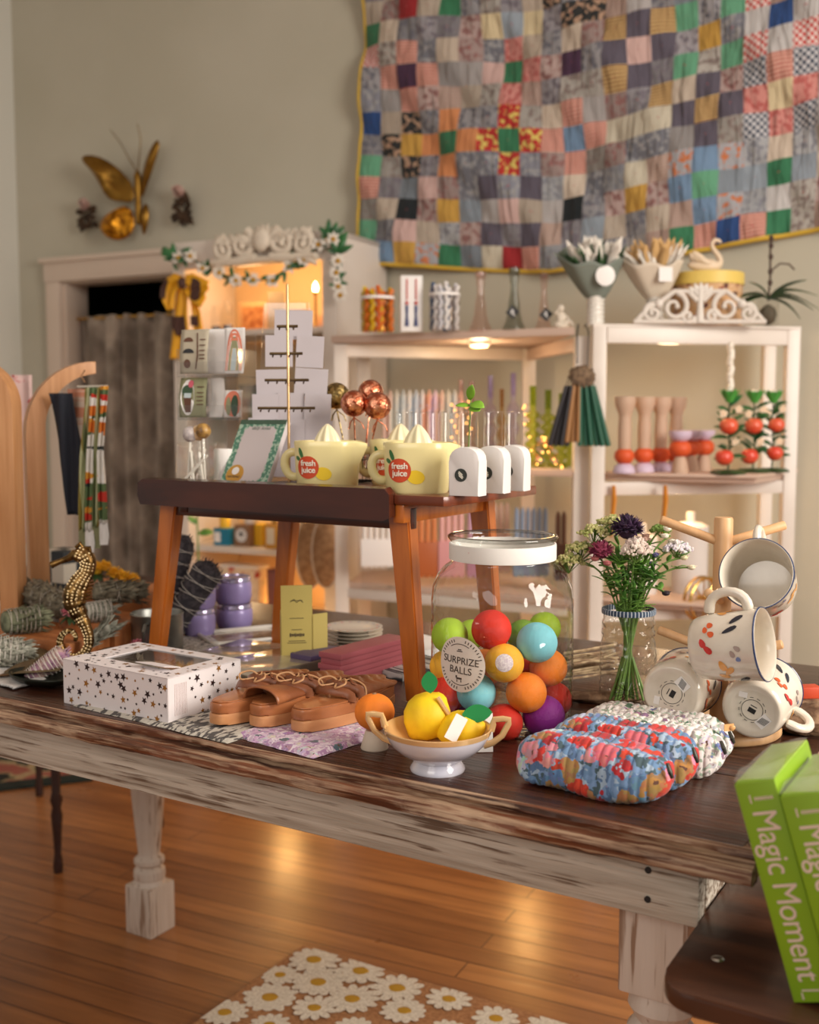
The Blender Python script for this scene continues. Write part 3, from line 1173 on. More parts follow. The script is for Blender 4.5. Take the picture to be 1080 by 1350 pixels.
# ================================================================ RUGS
m_rug = pm('dark floral rug pile', rgb(30, 34, 34), .95, c2=rgb(150, 84, 72), sc=9, detail=3, ramp=(.44, .56), bump=.5, bsc=300, c3=rgb(176, 160, 120))
p = onz(30, 1035, 0)
rg = MB()
rc = onz(122, 1028, 0)
rgt = thing('floral_rug', 'dark floral rug on the floor behind the left end of the table', 'rug', rc, rad(21))
rg.box((-.45, .32, .004), (.8, .56, .008), bev=.002)
rg.build('rug_pile', m_rug, rgt)
rg = MB()
rg.box((-.45, .02, .0045), (.9, .07, .009), bev=.002)
rg.box((-.01, .33, .0045), (.07, .6, .009), bev=.002)
rg.build('rug_border', pm('dark green border', rgb(26, 36, 32), .95, bump=.4, bsc=300), rgt)
m_coir = pm('natural coir', rgb(176, 124, 80), .95, c2=rgb(150, 100, 62), sc=180, bump=.2, bsc=500)
m_daisy = pm('white bristle petals', rgb(226, 214, 196), .95, c2=rgb(205, 190, 170), sc=200, bump=.2, bsc=500)
m_dyel = pm('mustard daisy centre', rgb(196, 146, 36), .95, bump=.8, bsc=500)
mp_ = onz(400, 1254, 0)
mt = thing('daisy_doormat', 'coir doormat printed with white daisies lying on the wooden floor', 'doormat', mp_, rad(-30.2))
b = MB()
MWd, MHt = .72, .46
r_ = random.Random(11)
cen = []
for (fx, fy) in [(.06, -.045), (.17, -.035), (.27, -.055), (.38, -.04), (.49, -.055), (.6, -.04), (.68, -.07), (.035, -.13), (.12, -.115), (.215, -.135), (.325, -.12), (.43, -.14), (.54, -.12), (.64, -.15),
                 (.07, -.21), (.17, -.2), (.275, -.22), (.38, -.205), (.49, -.225), (.6, -.21), (.68, -.24), (.03, -.3), (.13, -.29), (.23, -.31), (.34, -.29), (.45, -.31), (.56, -.3), (.66, -.32),
                 (.08, -.38), (.19, -.385), (.3, -.39), (.41, -.385), (.52, -.39), (.63, -.4)]:
    cen.append((fx, fy, r_.choice((.040, .046, .053, .056))))
b = MB()
b.box((MWd / 2, -MHt / 2, .007), (MWd, MHt, .014), bev=.003)
for fx, fy, R_ in cen:
    b.mi = 1
    np_ = r_.choice((11, 12, 13))
    a0 = r_.random()
    zz = .0145 + r_.random() * .002
    for i in range(np_):
        a = a0 + 2 * PI * i / np_
        L0, L1 = R_ * .28, R_ * r_.uniform(.9, 1.05)
        pts = []
        for t, wd in ((L0, .10), (R_ * .5, .16), (R_ * .8, .19), (L1 * 1.02, .08)):
            pts.append((t, wd * R_))
        poly = [(t, w2) for t, w2 in pts] + [(t, -w2) for t, w2 in pts[::-1]]
        pp = [(fx + t * math.cos(a) - w2 * math.sin(a), fy + t * math.sin(a) + w2 * math.cos(a)) for t, w2 in poly]
        pp = [(min(MWd - .004, max(.004, x)), min(-.004, max(-MHt + .004, y))) for x, y in pp]
        b.poly([(x, y, zz + i * .00006) for x, y in pp[::-1]])
    b.mi = 2
    b.sph((fx, fy, zz), (R_ * .33, R_ * .27, .002), 14, 6)
b.build('printed_mat', [m_coir, m_daisy, m_dyel], mt, smooth=False, recalc=False)

# thin dark spindle-legged table behind the left end
m_spin = pm('dark walnut', rgb(54, 30, 24), .35)
st = onz(77, 1150, 0)
sp = thing('spindle_leg_table', 'small dark table with thin turned legs standing behind the left end', 'table', st, TYAW)
b = MB()
b.box((-.22, .18, .70), (.62, .42, .02), bev=.004)
b.build('tabletop', m_spin, sp)
for x, y in ((0, 0), (-.5, 0), (0, .36), (-.5, .36)):
    b = MB()
    b.lathe([(0, 0), (.011, 0), (.013, .02), (.009, .05), (.011, .10), (.015, .15), (.011, .17), (.016, .19), (.011, .21), (.013, .40), (.015, .52), (.016, .69), (0, .69)], 16, c=(x, y, 0))
    b.build('leg', m_spin, sp)

# ================================================================ WHITE SHELF UNITS
m_shelfw = pm('white shelf paint', rgb(226, 216, 206), .4, c2=rgb(214, 202, 190), sc=3)
m_shelft = pm('pinkish cream shelf board', rgb(206, 178, 160), .45)


def poly_board(b, pts, z0, z1, bev=.003):
    b.prism([(p.x, p.y) for p in pts], z0, z1, bev=bev)


def post(b, x, y, z, s=.04):
    b.box((x, y, z / 2), (s, s, z), bev=.003)


ZS = 1.40
P_FL, P_FR, P_BR, P_BL = aty(437, 500, 3.35), aty(757, 500, 3.02), aty(706, 500, 3.62), aty(470, 500, 3.62)
ORG = V((P_FL.x, P_FL.y, 0))
sl = thing('white_shelf_unit', 'white open shelf unit standing under the quilt, left of the two', 'shelf unit', ORG)
loc = lambda p: V((p.x - ORG.x, p.y - ORG.y, 0))
b = MB(); poly_board(b, [loc(P_FL), loc(P_FR), loc(P_BR), loc(P_BL)], ZS - .022, ZS); b.build('top_board', m_shelft, sl)
fl, fr, br, bl = aty(450, 500, 3.37), aty(767, 500, 3.05), aty(697, 500, 3.60), aty(480, 500, 3.60)
for p in (fl, fr, br, bl):
    b = MB(); q = loc(p); post(b, q.x, q.y, ZS - .024, .042); b.build('post', m_shelfw, sl)


def beam(par, p, q, z0, z1, t=.022, m=m_shelfw, name='rail'):
    b = MB()
    d = (q - p); L = d.length
    b.box((0, 0, 0), (L, t, z1 - z0), bev=.002, M=TR((p.x + q.x) / 2, (p.y + q.y) / 2, (z0 + z1) / 2) @ RZ(math.atan2(d.y, d.x)))
    return b.build(name, m, par)


beam(sl, loc(fl), loc(br), ZS - .062, ZS - .024)
beam(sl, loc(br), loc(fr), ZS - .062, ZS - .024, m=m_shelft)
for zz in (1.012, .65, .25):
    b = MB()
    poly_board(b, [loc(aty(458, 500, 3.36)), loc(aty(757, 500, 3.02)), loc(aty(706, 500, 3.62)), loc(aty(480, 500, 3.62))], zz - .02, zz)
    b.build('shelf', m_shelft, sl)
beam(sl, loc(fl) + V((0, .0, 0)), loc(fr) + V((-.03, 0, 0)), .60, .63)

ORG2 = aty(782, 500, 3.0); ORG2.z = 0
sr = thing('white_shelf_unit', 'white open shelf unit standing right, swan box on its top', 'shelf unit', ORG2)
loc2 = lambda p: V((p.x - ORG2.x, p.y - ORG2.y, 0))
f0, f1 = aty(789, 500, 3.0), aty(1043, 500, 3.10)
b0, b1 = f0 + V((.04, .22, 0)), f1 + V((.0, .20, 0))
for p in (f0, f1, b0, b1):
    b = MB(); q = loc2(p); post(b, q.x, q.y, ZS, .036); b.build('post', m_shelfw, sr)
b = MB(); poly_board(b, [loc2(f0) + V((-.018, -.018, 0)), loc2(f1) + V((.018, -.018, 0)), loc2(b1) + V((.018, .02, 0)), loc2(b0) + V((-.018, .02, 0))], ZS - .002, ZS + .006)
b.build('top_board', m_shelfw, sr)
beam(sr, loc2(f0) + V((.018, 0, 0)), loc2(f1) - V((.018, 0, 0)), ZS - .045, ZS - .002, .03)
for zz in (1.005, .655, .25):
    b = MB()
    g = [aty(795, 500, 3.03), aty(1003, 500, 2.88), aty(1056, 500, 3.20), aty(830, 500, 3.24)]
    poly_board(b, [loc2(p) for p in g], zz - .010, zz)
    g = [aty(798, 500, 3.05), aty(1000, 500, 2.90), aty(1053, 500, 3.20), aty(830, 500, 3.24)]
    poly_board(b, [loc2(p) for p in g], zz - .024, zz - .0102)
    b.build('shelf', m_shelft, sr)
    beam(sr, loc2(f0), loc2(f1), zz - .062, zz - .026, .02)

# puck light under the left unit's top
m_puck = pm('lit puck lens', rgb(255, 220, 160), .5, emit=rgb(255, 206, 130), es=9)
pk_ = aty(632, 457, 3.28)
pk = thing('puck_light', 'small round lit puck light under the top board of the left shelf unit', 'light', (pk_.x, pk_.y, ZS - .022))
b = MB(); b.lathe([(0, 0), (.034, 0), (.034, -.008), (.028, -.012), (0, -.012)], 24); b.build('housing', m_white, pk)
b = MB(); b.lathe([(0, -.0122), (.026, -.0122), (.022, -.016), (0, -.017)], 24); b.build('lens', m_puck, pk)
lamp('puck_light_glow', (pk_.x, pk_.y, ZS - .07), 1.0, (1, .72, .42), .02)

# ================================================================ WHITE HUTCH beside the doorway
HP = aty(447, 500, 3.65); HP.z = 0
HL, HD, HT = .667, .34, aty(447, 303, 3.65).z
m_hback = pm('cream hutch back', rgb(236, 206, 160), .6)
hu = thing('white_hutch', 'tall white hutch with warm lit shelves and a carved crest beside the doorway', 'cabinet', HP, WYAW)
b = MB(); b.box((-.012, HD / 2, HT / 2), (.024, HD, HT), bev=.002); b.build('side_panel', m_shelfw, hu)
b = MB(); b.box((-HL + .012, HD / 2, HT / 2), (.024, HD, HT), bev=.002); b.build('side_panel', m_shelfw, hu)
b = MB(); b.box((-HL / 2, HD - .006, HT / 2), (HL - .05, .012, HT), bev=0); b.build('back_panel', m_hback, hu)
b = MB(); b.box((-HL / 2, HD / 2, HT - .01), (HL, HD, .02), bev=.002); b.build('top_panel', m_shelfw, hu)
b = MB()
hb = HT - .095
b.box((-HL / 2, -.006, HT - .047), (HL, .02, .095), bev=.002)
b.build('header', m_shelfw, hu)
for x in (-.026, -HL + .026):
    b = MB(); b.box((x, -.006, hb / 2), (.052, .02, hb), bev=.002); b.build('face_stile', m_shelfw, hu)
HZ = [aty(300, 432, 3.75).z, 1.19, .93, aty(330, 727, 3.75).z, .45, .2]
for z in HZ:
    b = MB(); b.box((-HL / 2, HD / 2 - .012, z - .010), (HL - .052, HD - .04, .02), bev=.002); b.build('shelf', m_shelfw, hu)


def HU(px, py=None, dep=.1, z=None):
    """point inside the hutch, dep behind its front"""
    p = onpl(px, py if py is not None else 500, HP - WN * dep, WN)
    if z is not None:
        p.z = z
    return p


# carved crest on the header
m_plaster = pm('chalky white plaster', rgb(222, 210, 192), .7, bump=.2, bsc=60)
cr = thing('carved_crest', 'white carved scroll crest ornament on top of the hutch', 'ornament', HU(347, 327, -.045), WYAW)
b = MB()
u_ = 3.75 / 1450 * 1.2


def scroll(b, cx, cz, r, a0, turns, sgn, th, y=0):
    pts, rr = [], []
    n = 26
    for i in range(n + 1):
        t = i / n
        a = a0 + sgn * turns * 2 * PI * t
        k = r * (1 - .82 * t)
        pts.append((cx + k * math.cos(a), y - .006 * t, cz + k * math.sin(a)))
        rr.append(th * (1 - .5 * t))
    b.tube(pts, rr, 8)
    b.sph(pts[-1], th * .9, 8, 6)


for sg in (-1, 1):
    scroll(b, sg * 26 * u_, 6 * u_, 15 * u_, PI / 2 + sg * .4, 1.4, sg, 4.5 * u_)
    scroll(b, sg * 50 * u_, 2 * u_, 13 * u_, PI / 2, 1.4, -sg, 4 * u_)
    b.tube([(sg * 10 * u_, 0, -10 * u_), (sg * 30 * u_, 0, -12 * u_), (sg * 52 * u_, 0, -12 * u_), (sg * 66 * u_, 0, -20 * u_)], [5 * u_, 5 * u_, 4 * u_, 2 * u_], 8)
    for i in range(5):
        b.leaf((sg * (14 + i * 9) * u_, -.008, 2 * u_), (sg * .7, -.2, 1), (0, -1, 0), 20 * u_, 9 * u_, .3)
for i in range(9):
    a = rad(20 + i * 17.5)
    b.leaf((0, -.008, 2 * u_), (math.cos(a), -.2, math.sin(a)), (0, -1, 0), 24 * u_, 10 * u_, .3)
b.sph((0, -.012, 8 * u_), (10 * u_, .014, 12 * u_), 14, 10)
b.tube([(-66 * u_, .004, -12 * u_), (66 * u_, .004, -12 * u_)], 6 * u_, 8, flat=.6)
b.build('scrollwork', m_plaster, cr, solid=.002)
# ================================================================ GLASS JAR OF BALLS
JX, JY, JR = .1195, 1.402, .0915
jt = thing('glass_jar', 'big clear glass jar with white neck band, filled with coloured crepe balls', 'jar', (JX, JY, TZ))
m_jar = glassmat('wavy jar glass', tint=(.94, .945, .935, 1), edge=(.30, .32, .30, 1), wave=.9, wsc=26)
b = MB()
b.lathe([(0, .004), (.07, .004), (.084, .007), (.0905, .014), (JR, .03), (JR, .165), (.0895, .183), (.083, .198), (.074, .208), (.067, .213), (.0655, .216), (.0655, .238),
         (.0665, .240), (.069, .242), (.070, .2445), (.069, .247), (.0655, .248), (.063, .246)], 72)
b.build('jar_body', m_jar, jt, ang=180)
b = MB()
b.lathe([(.0665, .217), (.0685, .2175), (.0688, .219), (.0688, .236), (.0685, .2375), (.0665, .238)], 72, close=True)
m_band = pm('white printed ribbon', rgb(232, 228, 222), .6, c2=rgb(200, 120, 110), sc=70, ramp=(.72, .76))
b.build('neck_band', m_band, jt, ang=30)
b = MB()
b.lathe([(.0635, .2465), (.066, .2485), (.0695, .2482), (.071, .2465), (.071, .2445), (.0695, .243)], 72)
m_rimg = glassmat('thick rim glass', tint=(.6, .6, .58, 1), edge=(.2, .2, .2, 1))
b.build('rim', m_rimg, jt, ang=180)


def wrap(o, cx, cy, r, a0, z0):
    """bend a flat print (x across, y up, z out) round an upright cylinder"""
    for v in o.data.vertices:
        x, y, z = v.co
        a = a0 + x / r
        v.co = (cx + (r + z) * math.cos(a), cy + (r + z) * math.sin(a), z0 + y)
    o.data.update()


m_label = pm('cream paper label', rgb(226, 214, 204), .6)
m_ink = pm('dark brown ink', rgb(70, 56, 48), .6)
p_ = aty(610, 875, 1.335)
A0 = math.atan2(p_.y - JY, p_.x - JX)
LZ = p_.z - TZ
lr = .0345
b = MB()
b.grid(lambda u, v: (lr * u * math.cos(2 * PI * v), lr * u * math.sin(2 * PI * v), .0006), 12, 40)
lab = b.build('round_label', m_label, jt)
bmx = bmesh.new(); bmx.from_mesh(lab.data); bmesh.ops.remove_doubles(bmx, verts=bmx.verts, dist=1e-5); bmx.to_mesh(lab.data); bmx.free()
wrap(lab, 0, 0, JR, A0, LZ)


def lettering(par, cx, cy, r, a0, z0, items, m):
    for body, size, x, y, rot in items:
        o = text('lettering', body, size, m, par, TR(x, y, .0009) @ RZ(rot), .0002)
        # refine long edges is not needed at this size; bend it round the jar
        wrap(o, cx, cy, r, a0, z0)


lettering(jt, 0, 0, JR, A0, LZ, [('SURPRIZE', .0125, 0, .0045, -.04), ('BALLS', .0125, .0005, -.0075, -.04)], m_ink)
b = MB()
for i in range(44):       # fine ring lettering, too small to read
    if i in (0, 1, 10, 11, 12, 20, 21, 22, 23, 33, 34):
        continue
    a = 2 * PI * i / 44
    b.box((0, 0, 0), (.0011, .0034, .0003), M=TR(.0298 * math.cos(a), .0298 * math.sin(a), .0009) @ RZ(a - PI / 2))
for s in (1, -1):
    for i in range(10):
        a = s * PI / 2 + (i - 4.5) * .11
        b.box((0, 0, 0), (.0028, .0008, .0003), M=TR(.0255 * math.cos(a), .0255 * math.sin(a), .0009) @ RZ(a - PI / 2))
for x, y, w2, h2 in ((0, .0165, .008, .0012), (0, .0185, .005, .0012), (-.001, -.0175, .008, .0022), (-.004, -.0205, .001, .003), (.002, -.0205, .001, .003), (-.005, -.0155, .0022, .003)):
    b.box((x, y, .0009), (w2, h2, .0003))
o = b.build('ring_print', m_ink, jt, smooth=False)
wrap(o, 0, 0, JR, A0, LZ)

bal = {'lime': rgb(164, 198, 48), 'red': rgb(218, 44, 24), 'blue': rgb(134, 212, 226), 'yellow': rgb(248, 184, 48), 'orange': rgb(248, 136, 36), 'purple': rgb(138, 28, 140), 'green': rgb(120, 160, 60)}
bm_ = {k: pm(k + ' crepe paper', v, .7, c2=tuple(x * .84 for x in v[:3]) + (1,), sc=26, bump=.25, bsc=60, bst=(1, 1, .15)) for k, v in bal.items()}


def balls():
    r2 = random.Random(5)
    L = [(593, 838, 1.372, 24.5, 'lime', 'lime green crepe ball at the left of the jar, behind the round label'),
         (648, 830, 1.362, 27, 'red', 'red crepe ball topmost in the middle of the jar'),
         (708, 847, 1.358, 27.5, 'blue', 'pale blue crepe ball at the upper right of the jar'),
         (665, 874, 1.345, 26.5, 'yellow', 'yellow orange crepe ball with a round white sticker in the jar'),
         (723, 880, 1.385, 25.5, 'orange', 'orange crepe ball against the right glass, under the pale blue ball'),
         (694, 913, 1.349, 27.5, 'orange', 'orange crepe ball in the jar just below the stickered yellow ball'),
         (628, 913, 1.358, 26.5, 'blue', 'pale blue crepe ball behind the lower edge of the round label'),
         (664, 953, 1.346, 26, 'red', 'red crepe ball at the bottom front of the jar beside the bowl handle'),
         (717, 944, 1.362, 28.5, 'purple', 'purple crepe ball at the bottom right of the jar'),
         (731, 922, 1.41, 24, 'red', 'red crepe ball peeping over the purple ball at the right glass'),
         (690, 838, 1.435, 22, 'green', 'dull green crepe ball at the back between the red and blue balls'),
         (718, 828, 1.45, 22, 'lime', 'lime green crepe ball at the back of the jar above the pale blue ball'),
         (622, 836, 1.45, 20, 'lime', 'lime green crepe ball at the back of the jar left of the topmost red ball'),
         (590, 915, 1.375, 25, 'red', 'dark red crepe ball low at the left glass behind the lemons'),
         (600, 950, 1.38, 24, 'purple', 'purple crepe ball low in the jar behind the small white card'),
         (640, 880, 1.405, 25, 'orange', 'orange crepe ball deep inside the jar behind the round label'),
         (690, 880, 1.43, 24, 'red', 'red crepe ball deep inside the jar behind the two orange balls'),
         (588, 878, 1.39, 22, 'yellow', 'yellow crepe ball at the left glass behind the round label'),
         ]
    for px, py, D, pr, c, lb in L:
        p = aty(px, py, D)
        r = pr * D / FPX
        b = MB()
        b.sph((0, 0, 0), (r, r, r * .98), 32, 20, f=lambda d: 1 + .008 * NZ.noise(d * 2.5))
        o = b.build('crepe_ball', bm_[c], loc=p, ang=180)
        o.rotation_euler = (r2.uniform(-.4, .4), r2.uniform(-.4, .4), r2.uniform(0, 6))
        tag(o, lb, 'ball', 'crepe balls in the glass jar')
        if 'sticker' in lb and c == 'yellow':
            o.rotation_euler = (0, 0, 0)
            b = MB()
            d = (EYE - p).normalized()
            for i in range(1):
                ax = d
                q = ax.to_track_quat('Z', 'Y').to_matrix().to_4x4()
                b.grid(lambda u, v: q @ V((r * 1.01 * math.sin(u * .46) * math.cos(2 * PI * v), r * 1.01 * math.sin(u * .46) * math.sin(2 * PI * v), r * 1.01 * math.cos(u * .46))), 6, 30)
            b.build('round_sticker', pm('white sticker', rgb(232, 222, 224), .6, c2=rgb(206, 190, 200), sc=500), o)


balls()

# ================================================================ LUSTRE BOWL WITH LEMONS
m_lustre = pm('pearl lustre glaze', rgb(226, 218, 218), .14, coat=.8, c2=rgb(200, 200, 216), sc=14, ramp=(.35, .7))
m_lgold = pm('peach gold lustre', rgb(226, 184, 128), .15, .3, coat=.7)
bp_ = T(577, 1014)
bw = thing('footed_bowl', 'small pearl white footed bowl with gold rim and two angular handles holding lemons', 'bowl', bp_, rad(-8))
b = MB()
b.lathe([(0, .005), (.024, .005), (.029, .0), (.031, .000), (.0315, .003), (.028, .008), (.026, .011), (.031, .0145), (.044, .022), (.054, .0315), (.059, .041), (.0608, .048), (.0592, .048), (.055, .038), (.044, .027), (.02, .020), (0, .019)], 56)
b.build('bowl', m_lustre, bw, ang=60)
b = MB()
b.lathe([(.0602, .0435), (.0614, .048), (.0616, .0492), (.0604, .0498), (.0588, .048), (.0545, .0385), (.0435, .0278), (.02, .0212), (0, .0205)], 56)
b.build('gilded_rim', m_lgold, bw, ang=60)
for s in (-1, 1):
    b = MB()
    b.tube([(s * .052, 0, .030), (s * .062, 0, .033), (s * .073, 0, .042), (s * .080, 0, .056), (s * .0805, 0, .0605), (s * .074, 0, .0612), (s * .064, 0, .060), (s * .0628, 0, .055), (s * .0602, 0, .047)],
           [.0032, .0027, .0025, .0025, .0026, .0025, .0026, .0026, .003], 8, flat=1.4)
    b.build('handle', m_lgold, bw)
m_lemon = pm('lemon yellow crepe', rgb(242, 204, 16), .6, c2=rgb(232, 188, 14), sc=30, bump=.2, bsc=60)
m_felt = pm('felt green', rgb(22, 128, 64), .8)


def lemonshape(L, r):
    return [(0, -L), (r * .16, -L * .97), (r * .3, -L * .88), (r * .62, -L * .7), (r * .9, -L * .38), (r, 0), (r * .92, L * .36), (r * .66, L * .68), (r * .34, L * .87), (r * .2, L * .97), (0, L)]


def felt_leaf(name, par, M, L, W):
    b = MB()
    pts = []
    for i in range(11):
        t = i / 10
        pts.append((L * t, W / 2 * math.sin(PI * t) ** .75))
    pts += [(x, -y) for x, y in pts[::-1][1:-1]]
    b.prism(pts, -.0006, .0006, M=M)
    return b.build(name, m_felt, par, ang=30)


lp = aty(563, 944, 1.255)
l1 = thing('crepe_lemon', 'larger yellow crepe lemon with upright green leaf in the footed bowl', 'lemon', lp, group='lemons in the footed bowl')
b = MB()
Mx = RY(rad(38)) @ RX(rad(-12))
b.lathe(lemonshape(.0315, .0275), 36, M=Mx)
b.build('lemon', m_lemon, l1, ang=180)
felt_leaf('leaf', l1, TR(.004, -.012, .030) @ RZ(0) @ RX(PI / 2) @ RZ(PI / 2 + .1), .026, .019)
b = MB()
b.tube([(.012, -.014, .026), (.020, -.017, .014), (.027, -.016, .003)], .0026, 6)
b.build('stalk', m_lgold, l1)
lp = aty(607, 962, 1.238)
l2 = thing('crepe_lemon', 'smaller yellow crepe lemon with a white tag, at the right in the footed bowl', 'lemon', lp, group='lemons in the footed bowl')
b = MB()
b.lathe(lemonshape(.030, .0225), 36, M=RY(rad(80)) @ RX(rad(10)))
b.build('lemon', m_lemon, l2, ang=180)
felt_leaf('leaf', l2, TR(.001, -.012, .021) @ RX(PI / 2 - .15) @ RZ(.08), .035, .0205)
b = MB()
b.prism(rrect(.0145, .030, .001), 0, .0008, M=TR(-.006, -.025, .009) @ RX(PI / 2 - .35) @ RZ(-.5))
b.build('paper_tag', m_paper, l2, ang=30)
cd = thing('small_card', 'small white card standing between the footed bowl and the glass jar', 'card', aty(628, 948, 1.283), rad(4))
b = MB()
b.box((0, 0, 0), (.040, .0012, .046), M=RX(-.12))
b.build('card', m_paper, cd)
b = MB()
b.lathe([(.0, 0), (.0065, 0), (.0065, .0006), (0, .0006)], 16, M=TR(-.012, -.001, .014) @ RX(PI / 2))
b.build('printed_dot', m_kraft, cd)
cd.location.z = TZ + .0235

# orange on a small cream cone stand
ob = T(494, 986)
os_ = thing('cone_stand', 'small cream cone stand holding the crepe orange', 'stand', ob)
b = MB()
b.lathe([(0, 0), (.0165, 0), (.017, .0012), (.0115, .021), (.0105, .0225), (0, .0225)], 28)
b.build('cone', pm('cream clay', rgb(214, 196, 176), .6), os_, ang=50)
oo = thing('crepe_orange', 'orange crepe paper orange perched on the small cream cone stand', 'orange', (ob.x, ob.y, TZ + .0445))
b = MB()
b.sph((0, 0, 0), (.0242, .0242, .0222), 36, 20, f=lambda d: 1 + .006 * math.cos(math.atan2(d.y, d.x) * 9) * (1 - d.z * d.z))
b.build('orange', bm_['orange'], oo, ang=180)
b = MB(); b.lathe([(0, .0222), (.003, .0220), (.002, .0232), (0, .0235)], 10); b.build('navel', m_kraft, oo)

# ================================================================ QUILTED POUCHES
def floral(name, base, pal_, scale=38, seedv=0.0, k=(.34, .42, .5)):
    m = bpy.data.materials.new(name)
    m.use_nodes = True
    nt = m.node_tree
    b = nt.nodes['Principled BSDF']
    b.inputs['Roughness'].default_value = .75
    b.inputs['Sheen Weight'].default_value = .15
    tc = nt.nodes.new('ShaderNodeTexCoord')
    mp = nt.nodes.new('ShaderNodeMapping')
    mp.inputs['Location'].default_value = (seedv, seedv * .7, 0)
    nt.links.new(tc.outputs['Object'], mp.inputs[0])
    nz = nt.nodes.new('ShaderNodeTexNoise'); nz.inputs['Scale'].default_value = 90
    nt.links.new(mp.outputs[0], nz.inputs['Vector'])
    ad = nt.nodes.new('ShaderNodeMix'); ad.data_type = 'RGBA'; ad.blend_type = 'LINEAR_LIGHT'; ad.inputs[0].default_value = .012
    nt.links.new(mp.outputs[0], ad.inputs[6]); nt.links.new(nz.outputs['Color'], ad.inputs[7])
    vo = nt.nodes.new('ShaderNodeTexVoronoi'); vo.inputs['Scale'].default_value = scale
    nt.links.new(ad.outputs[2], vo.inputs['Vector'])
    cr = nt.nodes.new('ShaderNodeValToRGB'); cr.color_ramp.interpolation = 'CONSTANT'
    els = cr.color_ramp.elements
    n = len(pal_)
    for i, c in enumerate(pal_):
        e = els[i] if i < 2 else els.new(i / n)
        e.position = i / n
        e.color = c
    sp_ = nt.nodes.new('ShaderNodeSeparateColor')
    nt.links.new(vo.outputs['Color'], sp_.inputs[0])
    nt.links.new(sp_.outputs[0], cr.inputs[0])
    # petals vs background; dark flower eye
    r1 = nt.nodes.new('ShaderNodeMath'); r1.operation = 'LESS_THAN'; r1.inputs[1].default_value = k[2]
    r2 = nt.nodes.new('ShaderNodeMath'); r2.operation = 'LESS_THAN'; r2.inputs[1].default_value = .13
    nt.links.new(vo.outputs['Distance'], r1.inputs[0]); nt.links.new(vo.outputs['Distance'], r2.inputs[0])
    v2 = nt.nodes.new('ShaderNodeTexVoronoi'); v2.inputs['Scale'].default_value = scale * 3.2
    nt.links.new(ad.outputs[2], v2.inputs['Vector'])
    s2 = nt.nodes.new('ShaderNodeSeparateColor'); nt.links.new(v2.outputs['Color'], s2.inputs[0])
    c2 = nt.nodes.new('ShaderNodeValToRGB'); c2.color_ramp.interpolation = 'CONSTANT'
    e2 = c2.color_ramp.elements
    for i, c in enumerate(base):
        e = e2[i] if i < 2 else e2.new(i / len(base))
        e.position = i / len(base)
        e.color = c
    nt.links.new(s2.outputs[0], c2.inputs[0])
    pv = nt.nodes.new('ShaderNodeMix'); pv.data_type = 'RGBA'; pv.blend_type = 'MULTIPLY'; pv.inputs[0].default_value = .35
    nt.links.new(cr.outputs[0], pv.inputs[6]); nt.links.new(v2.outputs['Color'], pv.inputs[7])
    m1 = nt.nodes.new('ShaderNodeMix'); m1.data_type = 'RGBA'
    nt.links.new(r1.outputs[0], m1.inputs[0]); nt.links.new(c2.outputs[0], m1.inputs[6]); nt.links.new(pv.outputs[2], m1.inputs[7])
    m2 = nt.nodes.new('ShaderNodeMix'); m2.data_type = 'RGBA'
    nt.links.new(r2.outputs[0], m2.inputs[0]); nt.links.new(m1.outputs[2], m2.inputs[6]); m2.inputs[7].default_value = rgb(96, 60, 44)
    nt.links.new(m2.outputs[2], b.inputs['Base Color'])
    return m


m_pred = floral('blue and red floral quilting', [rgb(106, 140, 178), rgb(84, 112, 150), rgb(160, 180, 200), rgb(70, 92, 100), rgb(120, 150, 190)],
                [rgb(212, 66, 40), rgb(224, 108, 122), rgb(184, 40, 46), rgb(230, 150, 160), rgb(186, 136, 80), rgb(200, 210, 222), rgb(214, 50, 44), rgb(110, 146, 186)], 44, 1.3, k=(.4, .5, .58))
m_pwh = floral('white and green floral quilting', [rgb(236, 230, 224), rgb(228, 220, 214), rgb(150, 172, 150), rgb(236, 230, 226), rgb(170, 160, 158), rgb(238, 232, 226)],
               [rgb(70, 110, 84), rgb(214, 206, 200), rgb(150, 110, 140), rgb(222, 214, 206), rgb(196, 90, 100), rgb(88, 100, 90), rgb(226, 218, 210), rgb(120, 140, 190)], 64, 4.1, k=(.3, .36, .42))
m_zip = pm('dark zip pull', rgb(60, 58, 50), .4, .6)


